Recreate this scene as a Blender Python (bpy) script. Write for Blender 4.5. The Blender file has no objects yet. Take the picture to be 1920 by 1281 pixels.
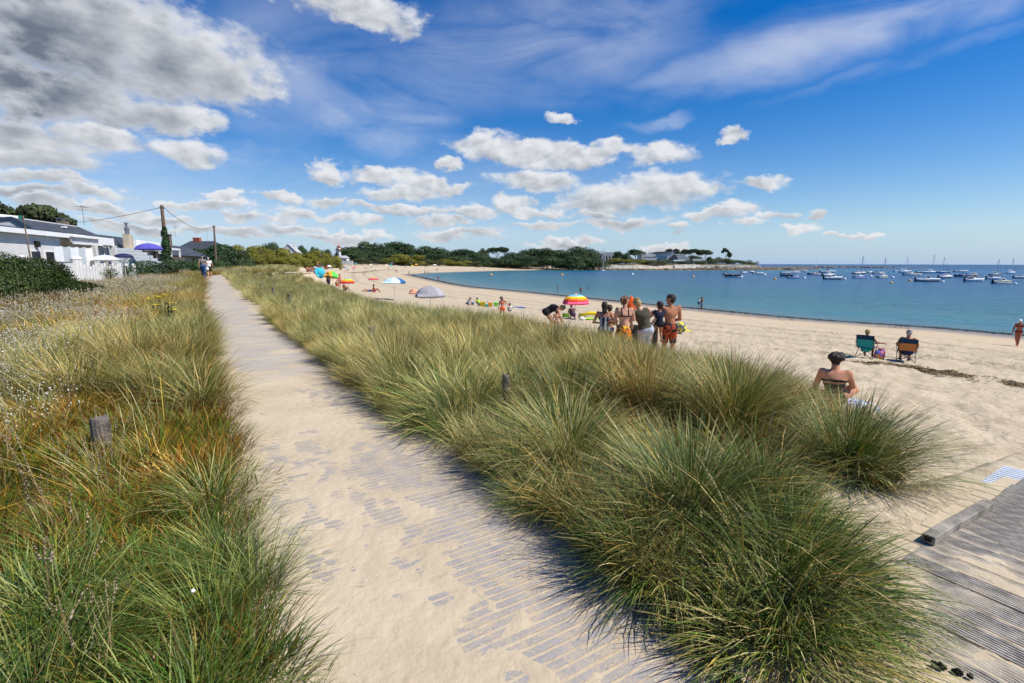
import bpy, math, random
import numpy as np
from mathutils import Vector, Matrix
R = math.radians
random.seed(7); rng = np.random.default_rng(7)
scene = bpy.context.scene
col = scene.collection

# ------------------------------------------------------------------ camera
PITCH = math.atan(146.7/907); FP = 907.0; EYE = 1.6; ROLL = R(-.15)
cam = bpy.data.cameras.new('camera'); camo = bpy.data.objects.new('camera', cam); col.objects.link(camo)
cam.sensor_width = 36; cam.lens = FP/1920*36; cam.clip_start = .05; cam.clip_end = 60000
camo.location = (0, 0, EYE)
camo.rotation_mode = 'QUATERNION'
camo.rotation_quaternion = (Matrix.Rotation(math.pi/2-PITCH, 4, 'X') @ Matrix.Rotation(-ROLL, 4, 'Z')).to_quaternion()
scene.camera = camo
# ------------------------------------------------------------------ sun, exposure
SUN_EL, SUN_AZ = 53, 106
sd = Vector((math.cos(R(SUN_EL))*math.sin(R(SUN_AZ)), math.cos(R(SUN_EL))*math.cos(R(SUN_AZ)), math.sin(R(SUN_EL))))
sun = bpy.data.lights.new('sun', 'SUN'); sun.energy = 5.0; sun.angle = R(.53); sun.color = (1, .95, .86)
suno = bpy.data.objects.new('sun', sun); col.objects.link(suno)
suno.rotation_euler = sd.to_track_quat('Z', 'Y').to_euler(); suno.location = (0, 0, 50)
vs = scene.view_settings; vs.view_transform = 'Standard'; vs.look = 'None'; vs.gamma = 1; vs.exposure = .24
try: vs.use_curve_mapping = False
except Exception: pass
scene.render.engine = 'CYCLES'
scene.cycles.max_bounces = 6; scene.cycles.transparent_max_bounces = 6

# ------------------------------------------------------------------ pixel rays onto real places
def ray(px, py):
    a, b = px-960, py-640.5
    x = a*math.cos(ROLL)-b*math.sin(ROLL); y = a*math.sin(ROLL)+b*math.cos(ROLL)
    return Vector((x/FP, math.cos(PITCH)-(y/FP)*math.sin(PITCH), -math.sin(PITCH)-(y/FP)*math.cos(PITCH)))
def atz(px, py, z=0.):
    d = ray(px, py); t = (z-EYE)/d.z
    return Vector((d.x*t, d.y*t, z))
def aty(px, py, Y):
    d = ray(px, py); t = Y/d.y
    return Vector((d.x*t, Y, EYE+d.z*t))

# ------------------------------------------------------------------ world
W = bpy.data.worlds.new('World'); scene.world = W; W.use_nodes = True
nt = W.node_tree; nt.nodes.clear()
class NG:
    def __init__(s, nt): s.nt = nt
    def n(s, t, **kw):
        o = s.nt.nodes.new(t)
        for k, v in kw.items(): setattr(o, k, v)
        return o
    def set(s, sock, v):
        if isinstance(v, bpy.types.NodeSocket): s.nt.links.new(v, sock)
        else: sock.default_value = v
    def m(s, op, a, b=None, c=None, clamp=False):
        o = s.n('ShaderNodeMath', operation=op, use_clamp=clamp)
        s.set(o.inputs[0], a)
        if b is not None: s.set(o.inputs[1], b)
        if c is not None: s.set(o.inputs[2], c)
        return o.outputs[0]
    def v(s, op, a, b=None, c=None, out=0):
        o = s.n('ShaderNodeVectorMath', operation=op)
        s.set(o.inputs[0], a)
        if b is not None: s.set(o.inputs[3] if op == 'SCALE' else o.inputs[1], b)
        if c is not None: s.set(o.inputs[2], c)
        return o.outputs[out]
    def xyz(s, a, b, c):
        o = s.n('ShaderNodeCombineXYZ')
        for i, q in enumerate((a, b, c)): s.set(o.inputs[i], q)
        return o.outputs[0]
    def sep(s, a):
        o = s.n('ShaderNodeSeparateXYZ'); s.set(o.inputs[0], a); return o.outputs
    def noise(s, vec, scale, detail=4, rough=.55, dist=0, color=False, lac=2.):
        o = s.n('ShaderNodeTexNoise'); s.set(o.inputs['Vector'], vec)
        o.inputs['Scale'].default_value = scale; o.inputs['Detail'].default_value = detail
        o.inputs['Roughness'].default_value = rough; o.inputs['Distortion'].default_value = dist
        o.inputs['Lacunarity'].default_value = lac
        return o.outputs['Color' if color else 'Fac']
    def ss(s, x, a, b, lo=0., hi=1.):
        o = s.n('ShaderNodeMapRange', interpolation_type='SMOOTHSTEP'); s.set(o.inputs[0], x)
        for i, q in enumerate((a, b, lo, hi)): s.set(o.inputs[1+i], q)
        return o.outputs[0]
    def mix(s, f, a, b, mode='MIX'):
        o = s.n('ShaderNodeMix', data_type='RGBA', blend_type=mode); s.set(o.inputs[0], f)
        for i, q in ((6, a), (7, b)):
            if isinstance(q, tuple) and len(q) == 3: q = (*q, 1)
            s.set(o.inputs[i], q)
        return o.outputs[2]
g = NG(nt)
skyt = g.n('ShaderNodeTexSky', sky_type='NISHITA', sun_disc=False)
skyt.sun_elevation = R(SUN_EL); skyt.sun_rotation = R(SUN_AZ)
skyt.air_density = 1.0; skyt.dust_density = .35; skyt.ozone_density = 2.6; skyt.altitude = 5
tc = g.n('ShaderNodeTexCoord'); D = g.v('NORMALIZE', tc.outputs['Generated'])
dx, dy, dz = g.sep(D)
az = g.m('ARCTAN2', dx, dy); el = g.m('ARCSINE', dz)
skc = g.n('ShaderNodeHueSaturation'); skc.inputs['Saturation'].default_value = 1.55; skc.inputs['Value'].default_value = 1.15
skc.inputs['Hue'].default_value = .512
nt.links.new(skyt.outputs[0], skc.inputs['Color'])
base = skc.outputs[0]
# flattened cloud-layer coordinates
den = g.m('ADD', g.m('MAXIMUM', dz, 0.), .10)
q = g.xyz(g.m('DIVIDE', dx, den), g.m('DIVIDE', dy, den), 0.)
P0 = g.xyz(az, g.m('MULTIPLY', el, 1.0), 0.)
n1 = g.noise(g.v('MULTIPLY', P0, (1., 1.7, 1)), 9, 5, .55, color=True)
n2 = g.noise(g.v('MULTIPLY', P0, (1., 1.5, 1)), 34, 6, .62, color=True)
w1 = g.v('MULTIPLY_ADD', n1, (.13, .075, 0), (-.065, -.0375, 0))
w2 = g.v('MULTIPLY_ADD', n2, (.035, .026, 0), (-.0175, -.013, 0))
P = g.v('ADD', g.v('ADD', P0, w1), w2)
CLOUDS = [ # x, y, rx, ry in degrees-like picture measure of the sky, grey
 (140,60,380,125,1.0),(330,120,200,70,.45),(60,165,300,60,1.1),(250,205,170,34,.3),(380,215,55,28,.05),(420,150,110,30,.25),(-150,80,330,200,1.3),
 (60,262,150,34,.35),(180,258,100,24,.1),(345,275,75,27,.1),(60,300,150,24,.4),(85,341,110,14,.3),
 (690,28,95,40,.15),(600,-20,120,50,.3),(180,366,60,9,.3),(430,361,28,9,.1),(522,370,38,10,.05),(410,382,50,9,.3),(340,380,60,10,.35),(455,405,32,9,.15),(524,406,30,7,.05),
 (608,323,38,14,.05),(725,322,85,16,.1),(790,338,70,13,.1),(840,348,45,13,.05),(765,360,80,14,.1),(790,400,45,9,.05),(690,418,35,9,.0),(880,398,62,12,.1),(735,400,30,7,.1),
 (905,268,62,20,.05),(975,282,60,14,.05),(1045,290,120,24,.1),(1140,282,60,20,.05),(1235,284,68,26,.0),(1005,338,95,20,.15),(1210,362,150,36,.2),(1130,372,90,20,.2),(1310,360,60,14,.1),(1395,388,50,11,.05),
 (1420,336,45,13,.0),(1385,258,25,9,.0),(1055,222,30,14,.0),(1090,385,75,10,.3),(845,305,22,12,.0),(960,383,40,14,.1),
 (1400,420,35,7,.1),(1495,431,48,8,.1),(1577,435,14,4,.05),(1522,403,24,11,.25),(1330,405,60,10,.4),(1160,420,90,10,.4),(1020,425,60,8,.3),(1270,428,20,5,.1),(1060,455,80,6,.3),(1240,458,60,6,.3),
 (560,395,60,8,.3),(610,375,50,6,.2),(250,430,90,7,.5),(60,372,110,9,.5),(380,428,60,6,.4),(560,425,60,6,.3),(700,388,40,6,.1),(640,405,45,6,.15),(830,418,60,6,.2),(1010,398,50,7,.2),(1110,402,60,8,.25),(1440,405,40,6,.2),(1620,440,30,3,.1),(300,410,70,8,.5),(200,395,60,8,.5),(640,440,90,6,.4),(860,440,90,7,.4),(470,432,70,7,.4),(120,395,80,8,.4)]
acc = None; vac = None; mx = None
for (cx, cy, rx, ry, gr) in CLOUDS:
    d = ray(cx, cy).normalized(); a0 = math.atan2(d.x, d.y); e0 = math.asin(d.z)
    d2 = ray(cx+rx, cy).normalized(); ra = abs(math.atan2(d2.x, d2.y)-a0)+.004
    d3 = ray(cx, cy-ry).normalized(); re = abs(math.asin(d3.z)-e0)+.003
    uv = g.v('MULTIPLY_ADD', P, (1/ra, 1/re, 0), (-a0/ra, -e0/re, 0))
    e = g.m('SUBTRACT', 1, g.v('DOT_PRODUCT', uv, uv, out=1))
    wv = g.m('MAXIMUM', e, 0)
    mx = e if mx is None else g.m('MAXIMUM', mx, e)
    pay = g.v('SCALE', g.v('ADD', uv, (0, 0, gr)), wv)
    acc = wv if acc is None else g.m('ADD', acc, wv)
    vac = pay if vac is None else g.v('ADD', vac, pay)
vx, vy, vg = g.sep(vac); accs = g.m('MAXIMUM', acc, .001)
up = g.m('DIVIDE', vy, accs); gray = g.m('DIVIDE', vg, accs)
nA = g.noise(g.v('MULTIPLY', P0, (1, 1.6, 1)), 20, 8, .56)
nB = g.noise(g.v('ADD', g.v('MULTIPLY', P0, (1, 1.6, 1)), (.010, .016, 0)), 20, 8, .56)
fld = g.m('ADD', mx, g.m('MULTIPLY', g.m('SUBTRACT', nA, .5), 1.7))
cov = g.ss(fld, -.22, .72)
thick = g.ss(fld, .3, 1.3)
rel = g.m('MULTIPLY', g.m('SUBTRACT', nA, nB), 1.5)
lit = g.m('ADD', g.m('ADD', .84, g.m('MULTIPLY', up, .24)), g.m('MULTIPLY', rel, g.m('SUBTRACT', 1., g.m('MULTIPLY', gray, .75), clamp=True)))
lit = g.m('SUBTRACT', lit, g.m('MULTIPLY', g.m('MULTIPLY', gray, thick), .85))
bn = g.noise(g.v('MULTIPLY', P0, (1, 3.0, 1)), 5, 4, .5)
lit = g.m('ADD', lit, g.m('MULTIPLY', g.m('MULTIPLY', g.m('SUBTRACT', bn, .5), 1.4), g.m('ADD', gray, .28)), clamp=True)
ccol = g.mix(lit, (1.5, 1.8, 2.3), (7.4, 7.6, 7.9))
# thin high cirrus veils
def veil(cx, cy, rx, ry, rot):
    d = ray(cx, cy).normalized(); a0 = math.atan2(d.x, d.y); e0 = math.asin(d.z)
    mp = g.n('ShaderNodeMapping', vector_type='TEXTURE'); nt.links.new(g.v('ADD', P0, w1), mp.inputs[0])
    mp.inputs[1].default_value = (a0, e0, 0); mp.inputs[2].default_value = (0, 0, R(rot)); mp.inputs[3].default_value = (rx/FP*.9, ry/FP*.9, 1)
    return g.ss(g.v('LENGTH', mp.outputs[0], out=1), 1.15, .1)
vl = None
for vdef, amt in (((1620,45,420,60,6),.85),((1000,95,420,110,8),.62),((700,215,190,70,0),.85),((560,130,200,150,0),.5),((1000,30,160,60,0),.5),((470,290,80,36,0),.7),((1350,120,300,40,8),.45),((1235,222,75,11,6),.5),((1680,120,200,16,8),.3),((500,390,600,90,0),.6),((1000,330,380,80,0),.35),((250,330,420,110,0),.6),((330,405,520,60,0),.75),((900,440,500,34,0),.55),((1080,420,420,40,0),.35),((1700,450,300,30,0),.15)):
    a = g.m('MULTIPLY', veil(*vdef), amt); vl = a if vl is None else g.m('MAXIMUM', vl, a)
st = g.n('ShaderNodeMapping'); nt.links.new(P0, st.inputs[0]); st.inputs[2].default_value = (0, 0, R(-9)); st.inputs[3].default_value = (1, 3.2, 1)
cn = g.noise(st.outputs[0], 3.0, 7, .54, dist=.9)
ci = g.m('MULTIPLY', vl, g.ss(cn, .22, .74))
base2 = g.mix(g.m('MULTIPLY', ci, .85), base, (6.6, 7.0, 8.0))
# pale air towards the horizon
hz = g.m('MULTIPLY', g.m('EXPONENT', g.m('MULTIPLY', g.m('ABSOLUTE', el), -11)), .80)
base3 = g.mix(hz, base2, (3.3, 5.1, 8.0))
cl = g.mix(g.m('MULTIPLY', cov, .97), base3, ccol)
lowz = g.ss(dz, -.02, 0.)
bg = g.n('ShaderNodeBackground'); nt.links.new(cl, bg.inputs[0]); bg.inputs[1].default_value = .092
wo = g.n('ShaderNodeOutputWorld'); nt.links.new(bg.outputs[0], wo.inputs[0])

# ------------------------------------------------------------------ object helpers
def tag(o, label=None, cat=None, group=None, kind=None):
    if label: o['label'] = label
    if cat: o['category'] = cat
    if group: o['group'] = group
    if kind: o['kind'] = kind
    return o
def empty(name, loc=(0, 0, 0), rz=0., label=None, cat=None, group=None):
    o = bpy.data.objects.new(name, None); col.objects.link(o); o.location = loc; o.rotation_euler.z = rz
    o.empty_display_size = .1
    return tag(o, label, cat, group)
def copy_tree(o, parent=None):
    c = o.copy(); col.objects.link(c)
    if parent is not None: c.parent = parent
    for ch in list(o.children): copy_tree(ch, c)
    return c
class MB:
    def __init__(s): s.v = []; s.f = []; s.mi = []; s.m = 0
    def add(s, vs, fs):
        o = len(s.v); s.v += [tuple(v) for v in vs]; s.f += [tuple(i+o for i in f) for f in fs]; s.mi += [s.m]*len(fs); return s
    def box(s, c, d, rz=0., rot=None):
        x, y, z = d[0]/2, d[1]/2, d[2]/2
        M = rot if rot is not None else Matrix.Rotation(rz, 3, 'Z')
        p = [Vector(c)+M@Vector(q) for q in ((-x,-y,-z),(x,-y,-z),(x,y,-z),(-x,y,-z),(-x,-y,z),(x,-y,z),(x,y,z),(-x,y,z))]
        return s.add(p, [(0,3,2,1),(4,5,6,7),(0,1,5,4),(1,2,6,5),(2,3,7,6),(3,0,4,7)])
    def prism(s, a, b, za0, za1, zb0=None, zb1=None, th=.2):   # wall from a to b (xy), thickness to the left
        zb0 = za0 if zb0 is None else zb0; zb1 = za1 if zb1 is None else zb1
        a = Vector(a[:2]); b = Vector(b[:2]); n = (b-a).normalized(); n = Vector((-n.y, n.x))*th
        p = [(a.x,a.y,za0),(b.x,b.y,zb0),(b.x+n.x,b.y+n.y,zb0),(a.x+n.x,a.y+n.y,za0),(a.x,a.y,za1),(b.x,b.y,zb1),(b.x+n.x,b.y+n.y,zb1),(a.x+n.x,a.y+n.y,za1)]
        return s.add(p, [(0,3,2,1),(4,5,6,7),(0,1,5,4),(1,2,6,5),(2,3,7,6),(3,0,4,7)])
    def tube(s, pts, r, n=6, caps=True):
        pts = [Vector(p) for p in pts]; rs = r if isinstance(r, (list, tuple)) else [r]*len(pts)
        vs = []; fs = []
        for i, p in enumerate(pts):
            t = (pts[min(i+1, len(pts)-1)]-pts[max(i-1, 0)]).normalized()
            a = t.orthogonal().normalized() if i == 0 else (a - t*a.dot(t)).normalized()
            b = t.cross(a)
            for k in range(n):
                an = 2*math.pi*k/n; vs.append(p+(a*math.cos(an)+b*math.sin(an))*rs[i])
        for i in range(len(pts)-1):
            for k in range(n):
                k2 = (k+1) % n; fs.append((i*n+k, i*n+k2, (i+1)*n+k2, (i+1)*n+k))
        if caps: fs.append(tuple(range(n-1, -1, -1))); fs.append(tuple((len(pts)-1)*n+k for k in range(n)))
        return s.add(vs, fs)
    def lathe(s, prof, n=16, c=(0, 0, 0), sx=1, sy=1):
        vs = []; fs = []
        for r, z in prof:
            for k in range(n):
                an = 2*math.pi*k/n; vs.append((c[0]+r*math.cos(an)*sx, c[1]+r*math.sin(an)*sy, c[2]+z))
        for i in range(len(prof)-1):
            for k in range(n):
                k2 = (k+1) % n; fs.append((i*n+k, i*n+k2, (i+1)*n+k2, (i+1)*n+k))
        fs.append(tuple(range(n-1, -1, -1))); fs.append(tuple((len(prof)-1)*n+k for k in range(n)))
        return s.add(vs, fs)
    def mesh(s, name, mats, smooth=False):
        me = bpy.data.meshes.new(name); me.from_pydata(s.v, [], s.f)
        for m in (mats if isinstance(mats, (list, tuple)) else [mats]): me.materials.append(m)
        if max(s.mi, default=0): me.polygons.foreach_set('material_index', s.mi)
        if smooth: me.polygons.foreach_set('use_smooth', [True]*len(me.polygons))
        me.update(); return me
    def build(s, name, mats, parent=None, smooth=False, loc=None, rz=None):
        o = bpy.data.objects.new(name, s.mesh(name, mats, smooth)); col.objects.link(o)
        if parent is not None: o.parent = parent
        if loc is not None: o.location = loc
        if rz is not None: o.rotation_euler.z = rz
        return o
def npmesh(name, V, F, mat, colr=None, smooth=False, parent=None, link=True, attrs=None):
    V = np.asarray(V, np.float32); F = np.asarray(F, np.int32); k = F.shape[1]
    me = bpy.data.meshes.new(name); me.vertices.add(len(V)); me.vertices.foreach_set('co', V.ravel())
    me.loops.add(F.size); me.loops.foreach_set('vertex_index', F.ravel())
    me.polygons.add(len(F)); me.polygons.foreach_set('loop_start', np.arange(0, F.size, k, dtype=np.int32))
    if smooth: me.polygons.foreach_set('use_smooth', np.ones(len(F), bool))
    for m in (mat if isinstance(mat, (list, tuple)) else [mat]):
        if m: me.materials.append(m)
    if colr is not None:
        a = me.color_attributes.new('col', 'FLOAT_COLOR', 'POINT'); c4 = np.ones((len(V), 4), np.float32); c4[:, :3] = colr
        a.data.foreach_set('color', c4.ravel())
    for kx, vv in (attrs or {}).items():
        a = me.attributes.new(kx, 'FLOAT', 'POINT'); a.data.foreach_set('value', np.asarray(vv, np.float32))
    me.update(calc_edges=True)
    o = bpy.data.objects.new(name, me)
    if link: col.objects.link(o)
    if parent is not None: o.parent = parent
    return o

# ------------------------------------------------------------------ materials
MATS = {}
def mat(name, c, rough=.7, var=.12, scale=4., metal=0., spec=.4, bump=0., bscale=60., trans=0., attr=False, emit=None):
    if name in MATS: return MATS[name]
    m = bpy.data.materials.new(name); m.use_nodes = True; t = m.node_tree; gg = NG(t)
    b = t.nodes['Principled BSDF']; b.inputs['Roughness'].default_value = rough; b.inputs['Metallic'].default_value = metal
    b.inputs['Specular IOR Level'].default_value = spec
    tcn = gg.n('ShaderNodeTexCoord').outputs['Object']
    if attr:
        a = gg.n('ShaderNodeAttribute', attribute_name='col'); cc = a.outputs['Color']
    else:
        r = gg.n('ShaderNodeRGB'); r.outputs[0].default_value = (*c, 1); cc = r.outputs[0]
    if var:
        nf = gg.noise(tcn, scale, 5, .6)
        f = gg.ss(nf, .25, .75, 1-var*1.6, 1+var)
        mm = gg.n('ShaderNodeVectorMath', operation='SCALE'); gg.set(mm.inputs[0], cc); gg.set(mm.inputs[3], f); cc = mm.outputs[0]
    gg.set(b.inputs['Base Color'], cc)
    if bump:
        bp = gg.n('ShaderNodeBump'); bp.inputs['Strength'].default_value = 1; bp.inputs['Distance'].default_value = bump
        gg.set(bp.inputs['Height'], gg.noise(tcn, bscale, 4, .6)); gg.set(b.inputs['Normal'], bp.outputs[0])
    if trans:
        tr = gg.n('ShaderNodeBsdfTranslucent'); gg.set(tr.inputs[0], cc); mx_ = gg.n('ShaderNodeMixShader'); mx_.inputs[0].default_value = trans
        t.links.new(b.outputs[0], mx_.inputs[1]); t.links.new(tr.outputs[0], mx_.inputs[2])
        t.links.new(mx_.outputs[0], t.nodes['Material Output'].inputs[0])
    MATS[name] = m; return m
def grass_mat(name, trans=.15, rough=.5, inst=True):
    m = bpy.data.materials.new(name); m.use_nodes = True; t = m.node_tree; gg = NG(t); b = t.nodes['Principled BSDF']
    b.inputs['Roughness'].default_value = rough; b.inputs['Specular IOR Level'].default_value = .35
    c = gg.n('ShaderNodeAttribute', attribute_name='col').outputs['Color']
    if inst:
        ti = gg.n('ShaderNodeAttribute', attribute_name='tint', attribute_type='INSTANCER').outputs['Color']
        c = gg.mix(1., c, ti, 'MULTIPLY')
    gg.set(b.inputs['Base Color'], c)
    tr = gg.n('ShaderNodeBsdfTranslucent'); gg.set(tr.inputs[0], c); mx_ = gg.n('ShaderNodeMixShader'); mx_.inputs[0].default_value = trans
    t.links.new(b.outputs[0], mx_.inputs[1]); t.links.new(tr.outputs[0], mx_.inputs[2]); t.links.new(mx_.outputs[0], t.nodes['Material Output'].inputs[0])
    return m

# ------------------------------------------------------------------ noise, curves and terrain
_T = rng.random((256, 256)).astype(np.float32)
def vn(x, y, sc, seed=0):
    x = np.asarray(x, float)*sc+seed*17.3; y = np.asarray(y, float)*sc+seed*31.7
    xi = np.floor(x).astype(int); yi = np.floor(y).astype(int); fx = x-xi; fy = y-yi
    fx = fx*fx*(3-2*fx); fy = fy*fy*(3-2*fy)
    a = _T[xi & 255, yi & 255]; b = _T[(xi+1) & 255, yi & 255]; c = _T[xi & 255, (yi+1) & 255]; d = _T[(xi+1) & 255, (yi+1) & 255]
    return (a*(1-fx)+b*fx)*(1-fy)+(c*(1-fx)+d*fx)*fy
def fbm(x, y, sc, o=4, seed=0):
    s = 0; a = .5
    for k in range(o): s = s+a*vn(x, y, sc*2**k, seed+k); a *= .5
    return s/(1-.5**o)
def sstep(x, a, b):
    t = np.clip((np.asarray(x, float)-a)/(b-a), 0, 1); return t*t*(3-2*t)
def smooth_poly(pts, n=6):
    out = []; p = [pts[0]]+list(pts)+[pts[-1]]
    for i in range(1, len(p)-2):
        a, b, c, d = [np.array(q, float) for q in p[i-1:i+3]]
        for k in range(n):
            t = k/n; out.append(.5*((2*b)+(-a+c)*t+(2*a-5*b+4*c-d)*t*t+(-a+3*b-3*c+d)*t**3))
    out.append(np.array(pts[-1], float)); return np.array(out)
def sdist(x, y, poly):
    """unsigned distance, signed side (+ = left of the line) and arc position of the nearest point"""
    x = np.asarray(x, float); y = np.asarray(y, float); best = np.full(x.shape, 1e18); side = np.ones(x.shape); arc = np.zeros(x.shape); s = 0.
    for i in range(len(poly)-1):
        a = poly[i]; b = poly[i+1]; d = b-a; L = math.hypot(*d)
        if L < 1e-6: continue
        t = np.clip(((x-a[0])*d[0]+(y-a[1])*d[1])/(L*L), 0, 1)
        qx = x-(a[0]+t*d[0]); qy = y-(a[1]+t*d[1]); dd = qx*qx+qy*qy
        m = dd < best-1e-9; best = np.where(m, dd, best)
        cr = d[0]*qy-d[1]*qx; side = np.where(m, np.sign(cr+1e-12), side); arc = np.where(m, s+t*L, arc); s += L
    return np.sqrt(best), side, arc
SHORE = smooth_poly([(140,-160),(75,-40),(52,8),(38,37),(29,47),(21.7,58),(11,76),(0,96),(-8,108),(-20,141),(-42,208),(-47,228),(-45,246),(-39,273),(-23,312),(0,358),(30,388),(62,404),(98,398),(132,392),(190,412),(240,437),(262,462),(262,500),(225,545),(120,640),(-200,900),(-900,1500),(-4000,3200)], 6)
EDGE = smooth_poly([(60,-150),(26,-50),(12,-14),(7,-3),(4.6,1.2),(3.6,3.5),(4.2,5.8),(3.4,8.2),(1.6,11),(-1,14.5),(-5,20.5),(-20,50),(-45,102),(-80,190),(-99,270),(-96,320),(-78,368),(-45,408),(0,432),(60,440),(110,436),(160,444),(215,462),(235,490),(200,545),(100,640),(-250,900),(-1000,1500),(-4200,3200)], 6)
PATH = smooth_poly([(3.2,-4),(1.9,-1.6),(0.85,0.3),(0.08,1.6),(-0.62,2.75),(-2.0,4.8),(-4.15,8.1),(-8.8,15.2),(-16.3,27),(-24.6,40.2),(-28.0,46.5),(-29.2,53),(-28.5,62),(-31,80),(-40,110)], 8)
def shore_d(x, y):
    d, s, a = sdist(x, y, SHORE); return d*s
def edge_d(x, y):
    d, s, a = sdist(x, y, EDGE); return d*s
SEA = -3.7
O = Vector((1.96, 2.31)); e1 = Vector((.853, .522)); e2 = Vector((.522, -.853))
def height(x, y, fine=True):
    x = np.asarray(x, float); y = np.asarray(y, float)
    d = shore_d(x, y); e = edge_d(x, y); pd, ps, pa = sdist(x, y, PATH)
    zb = SEA+np.interp(d, [-2500,-300,-60,-8,0,5,27,42,60], [-30,-9,-2.6,-.45,0,.15,1.4,2.8,3.1])
    rr = np.hypot(x, y)
    zi = .36*sstep(rr, 8, 46)+.25*(fbm(x, y, .06, 3, 5)-.5)*sstep(pd, 1, 8)
    zi = zi+sstep(pd, 1.0, 2.4)*.12*(fbm(x, y, .6, 2, 9))
    ri = sstep(rr, 55, 400); zi = zi*(1-ri)+ri*.9
    zi = zi-.60*sstep(rr, 9, 28)*sstep(-ps*pd, 1.0, 5.0)*(1-sstep(rr, 70, 140))
    w = sstep(e, -1.6, 1.8)
    w = np.maximum(w, 1-sstep(pd, .9, 2.2))
    z = zb*(1-w)+zi*w
    du = (x-O.x)*e1.x+(y-O.y)*e1.y; dv = (x-O.x)*e2.x+(y-O.y)*e2.y
    dk = sstep(du, -1.6, -1.0)*(1-sstep(du, 3.6, 4.6))*sstep(dv, -.75, -.25)*(1-sstep(dv, 2.9, 3.6))
    zd = .035-.028*np.clip(du-.2, 0, 9)-.05*np.clip(du-1.8, 0, 9)-np.where(dv > -.03, .075, .03)
    z = z*(1-dk)+np.where(du < -.7, np.minimum(zd, -.02), zd)*dk
    if fine:
        k = (1-w)*sstep(d, 3, 20)*(1-sstep(rr, 30, 70))
        k = k*(1-dk); pk = (vn(x, y, 2.6, 3)-.5)*.10+(vn(x, y, 5.3, 4)-.5)*.085+(fbm(x, y, .7, 2, 8)-.5)*.10
        z = z+k*pk
    return z
def hz1(x, y): return float(height(np.array([x]), np.array([y]), False)[0])
def ground(px, py):
    d = ray(px, py); t = .8; lo = t
    ts = np.geomspace(.8, 1200, 700); X = d.x*ts; Y = d.y*ts; Z = EYE+d.z*ts; Hh = np.maximum(height(X, Y, False), SEA)
    k = np.argmax(Z < Hh)
    if k == 0: k = len(ts)-1
    t0, t1 = ts[k-1], ts[k]
    for _ in range(12):
        tm = (t0+t1)/2
        if EYE+d.z*tm < max(hz1(d.x*tm, d.y*tm), SEA): t1 = tm
        else: t0 = tm
    return Vector((d.x*t1, d.y*t1, max(hz1(d.x*t1, d.y*t1), SEA)))

# ------------------------------------------------------------------ ground, sea
def sand_mat(name, zones=True):
    m = bpy.data.materials.new(name); m.use_nodes = True; t = m.node_tree; gg = NG(t); b = t.nodes['Principled BSDF']
    p = gg.n('ShaderNodeNewGeometry').outputs['Position']
    b.inputs['Roughness'].default_value = .9; b.inputs['Specular IOR Level'].default_value = .15
    n1 = gg.noise(p, 1.3, 5, .6); n2 = gg.noise(p, 55, 3, .7); n3 = gg.noise(p, 400, 2, .6)
    c = gg.mix(gg.ss(n1, .3, .7), (.45, .365, .25), (.53, .44, .315))
    c = gg.mix(gg.m('MULTIPLY', gg.ss(n2, .60, .75), .35), c, (.30, .225, .14))
    c = gg.mix(gg.m('MULTIPLY', gg.ss(n3, .62, .72), .5), c, (.20, .155, .11))
    if zones:
        wet = gg.n('ShaderNodeAttribute', attribute_name='wet').outputs['Fac']
        turf = gg.n('ShaderNodeAttribute', attribute_name='turf').outputs['Fac']
        # dry weed flecks and the two tide lines
        sh = gg.n('ShaderNodeAttribute', attribute_name='shore').outputs['Fac']
        shn = gg.m('ADD', sh, gg.m('MULTIPLY', gg.m('SUBTRACT', gg.noise(p, .35, 4, .6), .5), 3.))
        fl = gg.noise(gg.v('MULTIPLY', p, (1.5, 1, 1)), 4.5, 6, .72)
        tl = None
        for (c0, wd) in ((16.5, 1.4), (20.5, .9), (11.5, .8), (24.5, 1.3)):
            a = gg.ss(gg.m('ABSOLUTE', gg.m('SUBTRACT', shn, c0)), wd, 0.)
            tl = a if tl is None else gg.m('MAXIMUM', tl, a)
        c = gg.mix(gg.m('MULTIPLY', gg.ss(gg.m('ADD', fl, gg.m('MULTIPLY', tl, .14)), .60, .70), .75), c, (.16, .12, .08))
        smoothz = gg.ss(sh, 15, 9)
        c = gg.mix(gg.m('MULTIPLY', smoothz, .35), c, (.50, .375, .235))
        c = gg.mix(wet, c, (.23, .185, .135))
        gc = gg.mix(gg.ss(gg.noise(p, 2.2, 5, .65), .35, .65), (.10, .075, .03), (.16, .145, .06))
        c = gg.mix(gg.m('MULTIPLY', turf, gg.ss(gg.noise(p, 5, 4, .6), .18, .36)), c, gc)
        gg.set(b.inputs['Roughness'], gg.m('SUBTRACT', .9, gg.m('MULTIPLY', wet, .55)))
        gg.set(b.inputs['Specular IOR Level'], gg.m('ADD', .15, gg.m('MULTIPLY', wet, .35)))
    gg.set(b.inputs['Base Color'], c)
    bp = gg.n('ShaderNodeBump'); bp.inputs['Distance'].default_value = .085 if zones else .012; bp.inputs['Strength'].default_value = 1
    hh = gg.m('ADD', gg.noise(p, 5.5 if zones else 16, 4, .55), gg.m('MULTIPLY', gg.noise(p, 90, 2, .6), .12))
    if zones: hh = gg.m('MULTIPLY', hh, gg.m('SUBTRACT', 1, gg.ss(gg.n('ShaderNodeAttribute', attribute_name='shore').outputs['Fac'], 18, 9)))
    gg.set(bp.inputs['Height'], hh); gg.set(b.inputs['Normal'], bp.outputs[0])
    return m
M_GROUND = sand_mat('sand'); M_PATHSAND = sand_mat('path_sand', False)
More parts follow.
